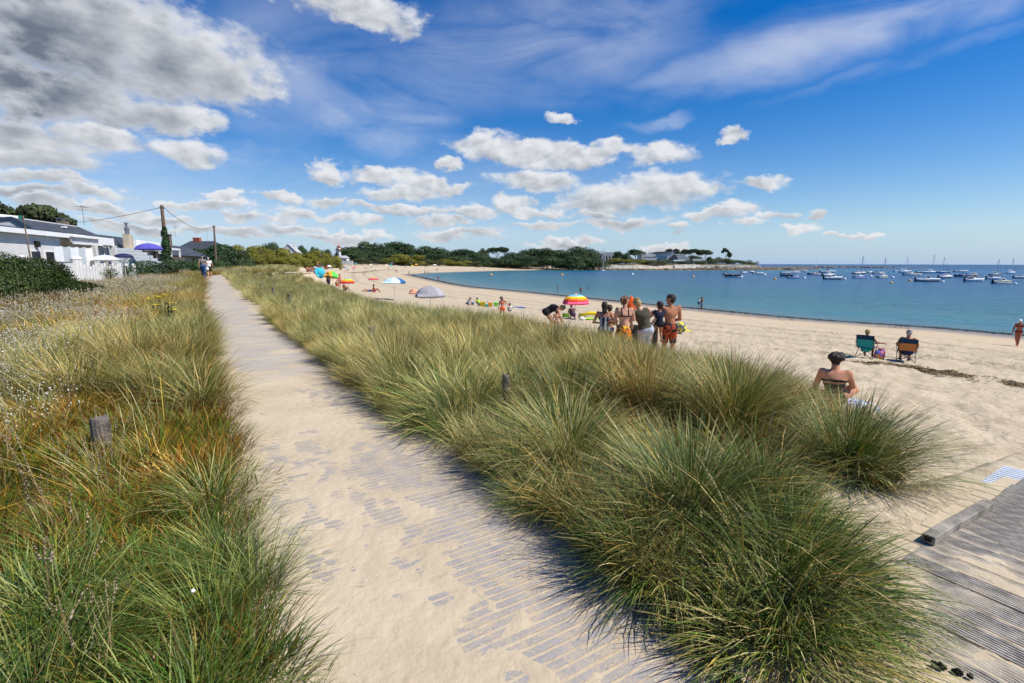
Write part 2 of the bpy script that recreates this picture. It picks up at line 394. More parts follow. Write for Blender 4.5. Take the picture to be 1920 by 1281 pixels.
def polar(rs, an):
    Rr, A = np.meshgrid(rs, an, indexing='ij'); x = Rr*np.sin(A); y = Rr*np.cos(A); n, k = Rr.shape
    i = np.arange(n-1)[:, None]*k; j = np.arange(k)[None, :]; j2 = (j+1) % k
    F = np.stack([i+j, i+k+j, i+k+j2, i+j2], -1).reshape(-1, 4)
    return x.ravel(), y.ravel(), F
an = np.concatenate([np.linspace(R(-56), R(56), 520, endpoint=False), np.linspace(R(56), R(304), 110, endpoint=False)])
rs = np.concatenate([[.02], np.geomspace(.8, 12000, 420)])
x, y, F = polar(rs, an); z = height(x, y)
F = F[:, ::-1]
pd, ps, pa = sdist(x, y, PATH); ed = edge_d(x, y); sdv = shore_d(x, y)
onpath = (1-sstep(pd, .7, 1.3))
z = z-.02*onpath
turf = sstep(ed+1.6*(fbm(x, y, .9, 3, 2)-.5), .5, 1.8)*(1-onpath)*(1-sstep((x-O.x)*e2.x+(y-O.y)*e2.y, -.9, -.4)*sstep(x, 1.0, 1.4))
wet = (1-sstep(sdv, 1.2, 5.5))
gnd = npmesh('ground', np.stack([x, y, z], 1), F, M_GROUND, smooth=True, attrs=dict(wet=wet, turf=turf, shore=sdv))
tag(gnd, 'pale sandy beach and dune ground around the bay', kind='structure')

def water_mat():
    m = bpy.data.materials.new('sea_water'); m.use_nodes = True; t = m.node_tree; gg = NG(t); b = t.nodes['Principled BSDF']
    p = gg.n('ShaderNodeNewGeometry').outputs['Position']
    dep = gg.n('ShaderNodeAttribute', attribute_name='depth').outputs['Fac']
    nn = gg.noise(gg.v('MULTIPLY', p, (1, 1, 1)), .022, 4, .6)
    dd = gg.m('ADD', dep, gg.m('MULTIPLY', gg.m('SUBTRACT', nn, .5), 14))
    r = gg.n('ShaderNodeValToRGB'); cr = r.color_ramp
    cr.elements[0].position = 0; cr.elements[0].color = (.085, .135, .13, 1); cr.elements[1].position = 1; cr.elements[1].color = (.002, .040, .125, 1)
    for pos, c in ((.02, (.034, .150, .180)), (.07, (.010, .140, .205)), (.2, (.005, .10, .215)), (.5, (.001, .062, .195))):
        e = cr.elements.new(pos); e.color = (*c, 1)
    gg.set(r.inputs[0], gg.m('DIVIDE', dd, 420, clamp=True))
    gg.set(b.inputs['Base Color'], r.outputs[0])
    b.inputs['Roughness'].default_value = .22; b.inputs['IOR'].default_value = 1.33; b.inputs['Specular IOR Level'].default_value = .3
    bp = gg.n('ShaderNodeBump'); bp.inputs['Strength'].default_value = 1.; bp.inputs['Distance'].default_value = .85
    st = gg.v('MULTIPLY', p, (1., 1.5, 1))
    h = gg.m('ADD', gg.noise(st, 1.6, 4, .65), gg.m('MULTIPLY', gg.noise(st, .33, 3, .5), 2.2))
    gg.set(bp.inputs['Height'], gg.m('MULTIPLY', h, gg.ss(dep, 0, 30, .12, 1.)))
    gg.set(b.inputs['Normal'], bp.outputs[0])
    return m
an2 = np.concatenate([np.linspace(R(-56), R(56), 300, endpoint=False), np.linspace(R(56), R(304), 70, endpoint=False)])
x, y, F = polar(np.concatenate([[8.], np.geomspace(14, 30000, 190)]), an2)
sw = shore_d(x, y); keep = (sw[F] < 22).any(1); F = F[keep][:, ::-1]
use, inv = np.unique(F, return_inverse=True); F = inv.reshape(F.shape)
z = np.full(len(use), SEA)
sea = npmesh('sea', np.stack([x[use], y[use], z], 1), F, water_mat(), smooth=True, attrs=dict(depth=np.clip(-sw[use], 0, 9000)))
tag(sea, 'calm blue sea of the bay reaching the horizon', kind='structure')

# ------------------------------------------------------------------ path: sand sheet drifting over grey grooved slats
pl = PATH; seg = np.diff(pl, axis=0); cum = np.concatenate([[0], np.cumsum(np.hypot(seg[:, 0], seg[:, 1]))])
def path_at(s, w):
    s = np.asarray(s, float); X = np.interp(s, cum, pl[:, 0]); Y = np.interp(s, cum, pl[:, 1])
    X2 = np.interp(s+.15, cum, pl[:, 0]); Y2 = np.interp(s+.15, cum, pl[:, 1]); X1 = np.interp(s-.15, cum, pl[:, 0]); Y1 = np.interp(s-.15, cum, pl[:, 1])
    tx, ty = X2-X1, Y2-Y1; L = np.hypot(tx, ty); tx, ty = tx/L, ty/L
    return X+ty*w, Y-tx*w, tx, ty
S0 = float(sdist(np.array([0.05]), np.array([1.6]), PATH)[2][0])
sA = np.concatenate([np.arange(S0-2.2, S0+5.5, .014), np.arange(S0+5.5, S0+16, .06), np.arange(S0+16, cum[-1], .5)])
wA = np.linspace(-1.15, 1.15, 124)
Sg, Wg = np.meshgrid(sA, wA, indexing='ij')
X, Y, _, _ = path_at(Sg.ravel(), Wg.ravel()); Zb = height(X, Y, False)
Sf, Wf = Sg.ravel(), Wg.ravel()
SL_P = .052
def slat_near(s): return (1-sstep(s, S0+5., S0+6.))
cover = .0034*(fbm(Sf*1., Wf*1.3, 1.6, 5, 11)-.50)*2.6 + .004*(fbm(Sf, Wf, 5.5, 3, 13)-.5)*2
right_bias = -(.0080-.0032*sstep(Sf, S0+.2, S0+3))*np.exp(-((Wf-.34)/.36)**2)+.0040
near_more = .0015*np.sin(Sf*1.3)
sandz = cover+right_bias+near_more+.0035*sstep(np.abs(Wf), .62, .85)+.0012*(vn(Sf, Wf, 22, 3)-.5)+.0066*(fbm(Sf*.7, Wf*1.1, 10, 4, 6)-.5)*2+.0016*(fbm(Sf, Wf*.5, 30, 2, 16)-.5)*2
top = .008
n, k = Sg.shape
sandz = np.where(sandz > .0045, .0045+(sandz-.0045)*.35, sandz)
zz = Zb+.004+np.clip(sandz, -.0045, .02)*1.0*slat_near(Sf)+(1-slat_near(Sf))*.010
i = np.arange(n-1)[:, None]*k; j = np.arange(k-1)[None, :]
F = np.stack([i+j, i+j+1, i+k+j+1, i+k+j], -1).reshape(-1, 4)
mp = sand_mat('path_surface', False); t = mp.node_tree; gg = NG(t); b = t.nodes['Principled BSDF']; oldc = b.inputs['Base Color'].links[0].from_socket
far = gg.n('ShaderNodeAttribute', attribute_name='farw').outputs['Fac']; sv = gg.n('ShaderNodeAttribute', attribute_name='arc').outputs['Fac']; wv = gg.n('ShaderNodeAttribute', attribute_name='across').outputs['Fac']
pv = gg.xyz(gg.m('MULTIPLY', sv, 5.), gg.m('MULTIPLY', wv, .9), 0.)
pn = gg.m('ADD', gg.m('MULTIPLY', gg.noise(pv, 1.3, 5, .65), .62), gg.m('MULTIPLY', gg.noise(gg.xyz(sv, wv, 0.), 1.5, 4, .6), .38))
edgef = gg.ss(gg.m('ABSOLUTE', wv), .42, .74)
mk = gg.m('MULTIPLY', gg.m('MULTIPLY', gg.ss(gg.m('SUBTRACT', pn, gg.m('MULTIPLY', edgef, .2)), .40, .52), far), .66)
oldc2 = gg.mix(mk, oldc, (.33, .318, .305)); gg.set(b.inputs['Base Color'], oldc2)
path = npmesh('path', np.stack([X, Y, zz], 1), F[:, ::-1], mp, smooth=True, attrs=dict(farw=1-slat_near(Sf-.6), arc=Sf, across=Wf))
tag(path, 'sand-strewn walkway of grooved grey mats through the dune', kind='structure')
# grooved slats as single pieces, sunk so the sand drifts over them
M_SLAT = mat('grey_composite', (.30, .285, .285), .9, .10, 9, spec=.08, bump=.001, bscale=220)
_t = M_SLAT.node_tree; _g = NG(_t); _b = _t.nodes['Principled BSDF']; _c = _b.inputs['Base Color'].links[0].from_socket; _p = _g.n('ShaderNodeNewGeometry').outputs['Position']
_f = _g.m('ADD', _g.m('MULTIPLY', _g.noise(_p, 90, 4, .75), .6), _g.m('MULTIPLY', _g.noise(_p, 7, 4, .7), .4))
_g.set(_b.inputs['Base Color'], _g.mix(_g.ss(_f, .42, .62), _c, (.47, .38, .26)))
for grp in range(6):
    mb = MB(); L = 1.62; mb.box((0, 0, -.006), (L, .036, .012)); 
    if grp == 0: slat_me = mb.mesh('slat', M_SLAT)
s = S0-2.1; r2 = random.Random(3); cnt = 0
while s < S0+5.9 and cnt < 290:
    cx, cy, tx, ty = path_at(np.array([s]), np.array([.06])); cx, cy = float(cx[0]), float(cy[0])
    o = bpy.data.objects.new('slat', slat_me); col.objects.link(o); o.parent = path
    o.location = (cx, cy, hz1(cx, cy)+.0042+r2.uniform(-.0006, .0006)); o.rotation_euler.z = math.atan2(-tx[0], ty[0])+R(r2.uniform(-.3, .3))
    s += SL_P; cnt += 1
S_END = s

# ------------------------------------------------------------------ boardwalk to the beach
M_DECK = mat('weathered_deck', (.33, .30, .26), .85, .3, 14, bump=.003, bscale=120)
M_DECKD = mat('deck_sand_fill', (.42, .35, .25), .95, .2, 20)
M_BEAM = mat('weathered_beam', (.25, .225, .19), .85, .4, 7, bump=.004, bscale=60)
deck = empty('boardwalk', (O.x, O.y, 0.), math.atan2(e1.y, e1.x), 'grey grooved timber boardwalk leading down to the beach', 'boardwalk')
def deckz(a): return .035-.028*max(0, a-.2)-.05*max(0, a-1.8)
M_SANDP = sand_mat('sand_drift', False)
def plank_mesh(seed):
    r_ = random.Random(seed); w = .124; L = 2.6; g_ = 7; gw = w/g_; vs = []; prof = []
    for k in range(g_):
        x0 = -w/2+k*gw; prof += [(x0+.001, 0), (x0+gw*.60, 0), (x0+gw*.66, -.005), (x0+gw*.97, -.005)]
    prof[-1] = (w/2, -.001); prof[0] = (-w/2, -.001)
    prof = prof+[(w/2, -.03), (-w/2, -.03)]
    n_ = len(prof); V = [(a_, 0, z_) for a_, z_ in prof]+[(a_, -L, z_) for a_, z_ in prof]
    Fs = [(k, (k+1) % n_, (k+1) % n_+n_, k+n_) for k in range(n_)]; Fs = [f[::-1] for f in Fs]
    mb = MB(); mb.add(V, Fs); return mb.mesh('plank', M_DECK)
pm = plank_mesh(1)
for k in range(-6, 24):
    a = k*.143+.07
    o = bpy.data.objects.new('plank', pm); col.objects.link(o); o.parent = deck
    o.location = (a, random.uniform(-.012, .012)+(0 if k > -1 else -.02), deckz(a)+random.uniform(-.002, .002)); o.rotation_euler.z = R(random.uniform(-.25, .25))
for yy in (-.3, -1.3, -2.3):
    mb = MB(); mb.add([(-.9, yy-.03, -.12), (.2, yy-.03, -.12), (3.5, yy-.03, -.30), (3.5, yy+.03, -.30), (.2, yy+.03, -.12), (-.9, yy+.03, -.12),
                       (-.9, yy-.03, 0), (.2, yy-.03, 0), (3.5, yy-.03, deckz(3.5)-.035), (3.5, yy+.03, deckz(3.5)-.035), (.2, yy+.03, 0), (-.9, yy+.03, 0)],
           [(0,1,7,6),(1,2,8,7),(2,3,9,8),(3,4,10,9),(4,5,11,10),(5,0,6,11),(6,7,10,11),(7,8,9,10)])
    mb.build('joist', M_BEAM, deck)
# sand blown over the deck: a thin sheet whose relief dips under the ridges
aa = np.arange(-1.3, 3.6, .00715); bb = np.arange(.10, -2.6, -.02); A, B = np.meshgrid(aa, bb, indexing='ij')
dzv = np.where(A > .2, .035-.028*(A-.2), .035)-np.where(A > 1.8, .05*(A-1.8), 0)
cv = (fbm(A, B, 1.6, 4, 21)-.5)*.011+(vn(A*1.0, B, 14, 5)-.5)*.0025+(fbm(A, B, 6, 3, 8)-.5)*.006
bias = -.0022+.016*sstep(-A, .42, .95)+.011*sstep(B, -.34, -.02)*sstep(-A, -.25, .25)-.004*sstep(A, 1.6, 2.2)
zz = dzv+np.clip(cv+bias, -.022, .012)
ph = np.mod(A+.0015, .143); zz = zz-.035*(np.minimum(ph, .143-ph) < .0078)*(fbm(A, B, 2.2, 3, 33) < .60)*(A > -.55); V = np.stack([A.ravel(), B.ravel(), zz.ravel()], 1); n, k = A.shape
i = np.arange(n-1)[:, None]*k; j = np.arange(k-1)[None, :]; F = np.stack([i+j, i+k+j, i+k+j+1, i+j+1], -1).reshape(-1, 4)
sdx = npmesh('sand_drift', V, F[:, ::-1], M_SANDP, smooth=True, parent=deck); sdx['kind'] = 'stuff'
# low kerb beam
kb = empty('kerb_beam', (O.x+e1.x*.47+e2.x*.02, O.y+e1.y*.47+e2.y*.02, .032), math.atan2(e1.y, e1.x)-R(1), 'long grey weathered timber kerb along the left edge of the boardwalk', 'timber beam')
mb = MB(); Lb = .90
for (aL, za) in ((0, 0.0), (Lb, -.02)): pass
P8 = [(0,-.045),(0,.045)]
def beam(mb, L, w, h, ch=.005, dz=-.028):
    pr = [(-w/2+ch, 0), (w/2-ch, 0), (w/2, ch), (w/2, h-ch), (w/2-ch, h), (-w/2+ch, h), (-w/2, h-ch), (-w/2, ch)]
    vs = []
    for t_ in (0, .33, .66, 1): vs += [(L*t_, a_+.004*math.sin(t_*5), z_+dz*L*t_) for a_, z_ in pr]
    fs = [(q*8+k, (q+1)*8+k, (q+1)*8+(k+1) % 8, q*8+(k+1) % 8) for q in range(3) for k in range(8)]
    fs = [f[::-1] for f in fs]
    fs += [tuple(range(8)), tuple(range(31, 23, -1))]
    mb.add(vs, fs)
beam(mb, Lb, .062, .048); mb.build('beam', M_BEAM, kb)
mb = MB(); mb.box((.012, .048, .0), (.02, .003, .0)) if False else None
M_DARK = mat('near_black', (.012, .011, .010), .9, .1)
mb = MB(); mb.box((-.001, .002, .025), (.004, .034, .026)); mb.build('end_shade_plate', M_DARK, kb)  # dark plate on the solid beam end, its colour painting a hollow's shade
for a in ():
    mb = MB(); mb.lathe([(.009, 0), (.009, .004), (.005, .006)], 8, (a, 0, .085-.028*a)); mb.build('bolt', mat('steel', (.4, .4, .4), .4, metal=.9), kb)
# old post stump beside the deck
p = atz(1632, 1092, .06); mb = MB(); mb.tube([(-.07, -.03, -.02), (.05, .02, .045)], [.052, .055], 10)
tag(mb.build('log_stump', mat('wet_dark_wood', (.045, .045, .05), .45, .4, 12, bump=.004), None, loc=p), 'short dark rounded log end half buried in grass beside the boardwalk', 'log')
# pale grating mat further down
gp = ground(1900, 962); gm = empty('access_mat', (gp.x+.3, gp.y+.1, gp.z+.01), math.atan2(e1.y, e1.x), 'pale blue-white slatted access mat lying on sand at right edge', 'mat')
for k in range(14):
    mb = MB(); mb.box((k*.05, -.25, .0), (.034, 1.2, .02)); mb.build('slat', mat('pale_plastic', (.55, .60, .66), .5), gm)
for yy in (.0, -.5):
    mb = MB(); mb.box((.33, yy, -.012), (.72, .03, .012)); mb.build('stringer', M_DARK, gm)
# two dark weed lumps on the sand at the deck foot
for (px, py, s_) in ((1765, 1252, .028), (1797, 1262, .033)):
    p = atz(px, py, .045); mb = MB()
    for q in range(9):
        a = random.uniform(0, 6.28); r_ = random.uniform(0, s_); mb.lathe([(.002, -.008), (.010, -.002), (.008, .008), (.002, .012)], 5, (math.cos(a)*r_*1.6, math.sin(a)*r_*.6, random.uniform(-.002, .01)))
    tag(mb.build('seaweed_lump', M_DARK, None, loc=p, rz=random.uniform(-.6, .2)), ('long dark lump of dried seaweed on sand near the bottom corner' if px < 1780 else 'round dark lump of dried seaweed right of the long one'), 'seaweed')

# ------------------------------------------------------------------ grass blades
PAL = dict(blue=(.15,.225,.075), green=(.085,.175,.018), olive=(.22,.215,.045), straw=(.56,.47,.20), pale=(.45,.43,.18), rust=(.31,.125,.018), dark=(.035,.085,.010), gold=(.55,.38,.05), grey=(.36,.33,.23), lime=(.14,.26,.02))
for _k in ('blue','green','olive','rust','dark','lime'): PAL[_k] = (PAL[_k][0]*.88, PAL[_k][1]*.90, PAL[_k][2]*.72)
def blades(n, L, base_r, spread, bend, width, pal, seed, lean=(0, 0), segs=4, zb=-.03, rootc=(.11,.065,.02), rootmix=.9, droop=1.0, az0=None, jit=.35, tip=.45):
    r = np.random.default_rng(seed)
    a = r.uniform(0, 2*math.pi, n) if az0 is None else az0+r.normal(0, .6, n)
    rr = np.sqrt(r.uniform(0, 1, n)); x0 = np.cos(a)*rr*base_r; y0 = np.sin(a)*rr*base_r
    ad = a+r.normal(0, jit, n)+(r.uniform(0, 2*math.pi, n)*(r.uniform(0, 1, n) < .25))
    th = np.abs(spread*(rr*.9+.1)+r.normal(0, .13, n)); ln = L*r.uniform(.55, 1.08, n); bd = bend*r.uniform(.4, 1.5, n)*droop
    hx, hy = np.cos(ad), np.sin(ad); px, py, pz = x0.copy(), y0.copy(), np.full(n, zb, float)
    names = list(pal); pr = np.array([pal[k] for k in names], float); pr /= pr.sum(); ci = r.choice(len(names), n, p=pr); base = np.array([PAL[k] for k in names])[ci]*r.uniform(.72, 1.28, (n, 1))
    wz = r.uniform(0, math.pi, n); wd = width*r.uniform(.6, 1.25, n); V = []; C = []; st = ln/segs
    for k in range(segs+1):
        t = k/segs; w = wd*(1-.15*t if k < segs else .12)/2*(1 if k else .8)
        # ribbon side: mostly across the bending plane, twisted
        sx = -hy*np.cos(wz*.5)+hx*np.sin(wz*.5)*.6; sy = hx*np.cos(wz*.5)+hy*np.sin(wz*.5)*.6
        V.append(np.stack([px-sx*w, py-sy*w, pz], 1)); V.append(np.stack([px+sx*w, py+sy*w, pz+.1*w], 1))
        rm = rootmix*max(0, 1-t*2.6); cc = base*(1-rm)+np.array(rootc)*rm  # rust-brown root tone, darkened to put the tuft's inner shade into the colour
        tp = np.clip((t-.6)*1.1, 0, 1)*tip; cc = cc*(1-tp)+np.array(PAL['straw'])*tp
        C.append(cc); C.append(cc)
        an_ = th+bd*t; px = px+(np.sin(an_)*hx+lean[0]*t)*st; py = py+(np.sin(an_)*hy+lean[1]*t)*st; pz = pz+np.cos(an_)*st
    V = np.stack(V, 1).reshape(-1, 3); C = np.stack(C, 1).reshape(-1, 3); m = 2*(segs+1); b = np.arange(n)[:, None]*m
    F = np.concatenate([np.stack([b[:, 0]+2*k, b[:, 0]+2*k+1, b[:, 0]+2*k+3, b[:, 0]+2*k+2], 1) for k in range(segs)])
    V[:, 2] = np.maximum(V[:, 2], zb)
    return V, F, C
def merge(parts):
    Vs, Fs, Cs, o = [], [], [], 0
    for V, F, C in parts: Vs.append(V); Fs.append(F+o); Cs.append(C); o += len(V)
    return np.concatenate(Vs), np.concatenate(Fs), np.concatenate(Cs)
def heads(n, L, r0, size, c, seed, sh=(1, 1, 2.2), tilt=.3, stalk=.0022, sc=(.34,.29,.14), blobs=1):
    """fluffy seed heads on thin stalks"""
    r = np.random.default_rng(seed); Vs, Fs, Cs = [], [], []; o = 0
    for i in range(n):
        a, q_ = r.uniform(0, 6.283), r0*math.sqrt(r.uniform()); l = L*r.uniform(.6, 1.1); ta = r.uniform(0, 6.283); tl = abs(r.normal(0, tilt))
        b0 = np.array([math.cos(a)*q_, math.sin(a)*q_, 0]); dr = np.array([math.cos(ta)*math.sin(tl), math.sin(ta)*math.sin(tl), math.cos(tl)]); tp = b0+dr*l
        s = np.array([-math.sin(ta), math.cos(ta), 0])*stalk
        Vs.append(np.array([b0-s, b0+s, tp+s, tp-s])); Fs.append(np.array([[0, 1, 2, 3]])+o); o += 4; Cs.append(np.tile(np.array(sc)*r.uniform(.7, 1.2), (4, 1)))
        for bq in range(blobs):
            cpos = tp-dr*size*1.6*bq+r.normal(0, size*.22, 3)*(blobs > 1); sz = size*r.uniform(.7, 1.2)*(1 if blobs == 1 else .55+.1*bq)
            dd = dr+r.normal(0, .25, 3); dd /= np.linalg.norm(dd); u = np.cross(dd, [0.3, 1, .1]); u /= np.linalg.norm(u); w = np.cross(dd, u)
            V = np.array([cpos-dd*sz*sh[2]/2, cpos+u*sz*sh[0]/2, cpos+w*sz*sh[1]/2, cpos-u*sz*sh[0]/2, cpos-w*sz*sh[1]/2, cpos+dd*sz*sh[2]/2])
            Fq = np.array([[0, 2, 1, 1], [0, 3, 2, 2], [0, 4, 3, 3], [0, 1, 4, 4], [5, 1, 2, 2], [5, 2, 3, 3], [5, 3, 4, 4], [5, 4, 1, 1]])
            Vs.append(V); Fs.append(Fq+o); o += 6; Cs.append(np.tile(np.array(c)*r.uniform(.75, 1.15), (6, 1)))
    return np.concatenate(Vs), np.concatenate(Fs), np.concatenate(Cs)
def tri_mesh(name, VFC, m):
    V, F, C = VFC; quad = F[:, 2] != F[:, 3]
    me = bpy.data.meshes.new(name); Fq = F[quad]; Ft = F[~quad][:, :3]
    me.vertices.add(len(V)); me.vertices.foreach_set('co', V.astype(np.float32).ravel())
    li = np.concatenate([Fq.ravel(), Ft.ravel()]).astype(np.int32); me.loops.add(len(li)); me.loops.foreach_set('vertex_index', li)
    stt = np.concatenate([np.arange(len(Fq))*4, len(Fq)*4+np.arange(len(Ft))*3]).astype(np.int32); me.polygons.add(len(stt)); me.polygons.foreach_set('loop_start', stt)
    me.materials.append(m); a = me.color_attributes.new('col', 'FLOAT_COLOR', 'POINT'); c4 = np.ones((len(V), 4), np.float32); c4[:, :3] = C; a.data.foreach_set('color', c4.ravel())
    me.update(calc_edges=True); return me
M_G = grass_mat('grass_blade'); M_GS = grass_mat('tussock_blade', inst=False)
def variants(name, lst):
    c = bpy.data.collections.new(name)
    for i, v in enumerate(lst): c.objects.link(bpy.data.objects.new('%s_%02d' % (name, i), tri_mesh(name, v, M_G)))
    return c
def scatter(name, label, pts, rot, scl, idx, tint, coll, cat='grass'):
    n = len(pts); me = bpy.data.meshes.new(name); me.vertices.add(n); me.vertices.foreach_set('co', np.asarray(pts, np.float32).ravel())
    for nm, tp, arr in (('rot', 'FLOAT_VECTOR', rot), ('scl', 'FLOAT_VECTOR', scl), ('tint', 'FLOAT_VECTOR', tint)):
        a = me.attributes.new(nm, tp, 'POINT'); a.data.foreach_set('vector', np.asarray(arr, np.float32).ravel())
    a = me.attributes.new('idx', 'INT', 'POINT'); a.data.foreach_set('value', np.asarray(idx, np.int32))
    o = bpy.data.objects.new(name, me); col.objects.link(o)
    ng = bpy.data.node_groups.new(name, 'GeometryNodeTree'); ng.interface.new_socket('Geometry', in_out='INPUT', socket_type='NodeSocketGeometry'); ng.interface.new_socket('Geometry', in_out='OUTPUT', socket_type='NodeSocketGeometry')
    N = ng.nodes.new; gi = N('NodeGroupInput'); go = N('NodeGroupOutput'); ip = N('GeometryNodeInstanceOnPoints'); ci = N('GeometryNodeCollectionInfo')
    ci.inputs['Collection'].default_value = coll; ci.inputs['Separate Children'].default_value = True; ci.inputs['Reset Children'].default_value = True
    ip.inputs['Pick Instance'].default_value = True
    def na(nm, dt):
        q_ = N('GeometryNodeInputNamedAttribute'); q_.data_type = dt; q_.inputs['Name'].default_value = nm
        return [s_ for s_ in q_.outputs if s_.enabled and s_.name == 'Attribute'][0]
    Lk = ng.links.new; Lk(gi.outputs[0], ip.inputs['Points']); Lk(ci.outputs[0], ip.inputs['Instance']); Lk(na('idx', 'INT'), ip.inputs['Instance Index'])
    er = N('FunctionNodeEulerToRotation'); Lk(na('rot', 'FLOAT_VECTOR'), er.inputs[0]); Lk(er.outputs[0], ip.inputs['Rotation'])
    Lk(na('scl', 'FLOAT_VECTOR'), ip.inputs['Scale']); Lk(ip.outputs[0], go.inputs[0])
    md = o.modifiers.new('scatter', 'NODES'); md.node_group = ng
    return tag(o, label, cat, kind='stuff')
def cam_depth(x, y): return np.hypot(x, y)
def in_view(x, y, m=3.0): return (y > -1.5) & (np.abs(x) < (y*1.13+m))
def rotv(n, tilt=.1):
    return np.stack([rng.normal(0, tilt, n), rng.normal(0, tilt, n), rng.uniform(0, 6.283, n)], 1)
def sclv(n, a, b, zf=None):
    s = rng.uniform(a, b, n); z = s*rng.uniform(.8, 1.2, n) if zf is None else s*zf
    return np.stack([s, s, z], 1)
# --- variants
near_m = [blades(420, .82, .20, .70, 1.1, .0066, dict(blue=2.5, green=5, olive=3.5, straw=3.2, gold=1, dark=2), 100+i) for i in range(3)]
near_m += [blades(400, .85, .22, .46, .9, .0062, dict(blue=2, olive=3, straw=4, pale=3, gold=.8, rust=.5), 110+i) for i in range(3)]
VN_COL = variants('marram_near', near_m)
mid_m = [blades(230, .82, .34, .60, .95, .010, dict(blue=4, green=1.2, olive=3.4, straw=3, pale=3), 120+i, segs=3) for i in range(3)]
mid_m += [blades(230, .80, .36, .40, .8, .010, dict(olive=3, straw=5, pale=5, rust=.5, blue=1.5), 130+i, segs=3) for i in range(2)]
VM_COL = variants('marram_mid', mid_m)
far_m = [blades(130, .8, .5, .4, .7, .032, dict(olive=4, straw=4.2, pale=5, blue=1.5, rust=.5), 140+i, segs=2) for i in range(3)]
VF_COL = variants('marram_far', far_m)
low = [blades(260, .30, .22, .8, .9, .006, dict(rust=6, gold=2.5, olive=3, straw=2, green=1.2), 150+i, segs=3, rootc=(.14,.055,.012), tip=.1) for i in range(3)]
low += [blades(260, .26, .22, .8, .9, .006, dict(green=4, lime=2.5, olive=3, rust=3, gold=1), 155+i, segs=3, rootc=(.08,.04,.01), tip=.1) for i in range(2)]
VL_COL = variants('low_sward', low)
tails = [merge([heads(34, .42, .28, .013, (.76,.71,.60), 160+i, sh=(1.25, 1.25, 1.5), tilt=.3, stalk=.0018), blades(60, .28, .25, .5, .6, .004, dict(straw=4, grey=3, olive=1.4, rust=.6), 165+i, segs=2)]) for i in range(4)]
VT_COL = variants('fluffy_heads', tails)
tailsf = [merge([heads(46, .45, .7, .030, (.60,.54,.43), 170+i, sh=(1, 1, 1.4), tilt=.25, stalk=.005), blades(100, .38, .6, .5, .5, .015, dict(straw=4, grey=4, rust=.8, olive=3), 175+i, segs=2)]) for i in range(3)]
VTF_COL = variants('fluffy_heads_far', tailsf)
seedy = [merge([heads(9, .62, .10, .013, (.36,.28,.19), 180+i, sh=(1, .9, 2.0), tilt=.26, stalk=.0017, sc=(.36,.27,.13), blobs=6), blades(26, .5, .10, .4, .7, .004, dict(straw=3, gold=1, olive=2), 185+i, segs=3)]) for i in range(3)]
VS_COL = variants('seed_stems', seedy)

def sample(xr, yr, dens):
    n = int(abs((xr[1]-xr[0])*(yr[1]-yr[0]))*dens); return rng.uniform(*xr, n), rng.uniform(*yr, n)
def put(name, label, x, y, coll, nv, smin, smax, tilt=.1, tint=None, dz=0., cat='grass', zf=None, idx=None, rot=None):
    z = height(x, y, False)+dz; n = len(x)
    tt = tint if tint is not None else np.ones((n, 3))
    tt = tt*rng.uniform(.85, 1.15, (n, 1))
    return scatter(name, label, np.stack([x, y, z], 1), rotv(n, tilt) if rot is None else rot, sclv(n, smin, smax, zf), rng.integers(0, nv, n) if idx is None else idx, tt, coll, cat)
def patch_tint(x, y, warm=.5):
    f = fbm(x, y, .45, 3, 31); g2 = fbm(x, y, .16, 2, 41); t = np.ones((len(x), 3)); k = sstep(f, .45, .70)[:, None]*warm
    t = t*(1-k)+np.array([1.12, .80, .55])*k; t *= (.88+.3*g2)[:, None]; return t
def side_path(x, y):
    d, s, a = sdist(x, y, PATH); return d*s, a         # + = left of the walking direction
# deck footprint
def deck_clear(x, y):
    u_ = (x-O.x)*e1.x+(y-O.y)*e1.y; v_ = (x-O.x)*e2.x+(y-O.y)*e2.y
    return ~((u_ > -.30) & (v_ > -.52) & (u_ < 4.5)) & ~((u_ > -.9) & (v_ > -.12) & (u_ < 4.5)) & ~((x > 1.6) & (y < 1.9)) & ~((x > 1.15) & (y < 1.45))

# right belt between path and beach
x, y = sample((-16, 7), (.2, 20), 10.); pdv, arc = side_path(x, y); e = edge_d(x, y)
hang = .60+.32*sstep(np.hypot(x, y), 5, 12)
k = (pdv < -(.84+.12*rng.uniform(size=len(x)))) & (e > .15) & (np.hypot(x, y) < 11) & deck_clear(x, y) & in_view(x, y) & (np.hypot(x-.3, y-.3) > 1.0) & ((y > 4.6) | (x < -.6) | (rng.uniform(size=len(x)) < .22))
# bare sandy gap near the deck and behind the first tussock
k &= ~(np.hypot((x-2.05), (y-3.2)) < .38) & ~(np.hypot(x-1.55, y-1.15) < .9)
x, y, e, pdv = x[k], y[k], e[k], pdv[k]; dist = np.hypot(x, y)
t = patch_tint(x, y, .55); idx = np.where(rng.uniform(size=len(x)) < sstep(dist, 3.0, 7)*.75, rng.integers(3, 6, len(x)), rng.integers(0, 3, len(x)))
sc_ = rng.uniform(.62, 1.06, len(x))*(.66+.34*sstep(e, .2, 3.0))*(1-.28*sstep(dist, 5, 9)); sc_ *= .82+.36*vn(x, y, .9, 12); t *= (.72+.5*vn(x, y, 1.1, 15))[:, None]
z_ = height(x, y, False); scatter('dune_grass', 'thick green and straw marram grass right of the path', np.stack([x, y, z_], 1), rotv(len(x), .13), np.stack([sc_, sc_, sc_*rng.uniform(.85, 1.15, len(x))], 1), idx, t*rng.uniform(.8, 1.2, (len(x), 1)), VN_COL)
x, y = sample((-34, 6), (3, 45), 6.2); pdv, arc = side_path(x, y); e = edge_d(x, y); dist = np.hypot(x, y)
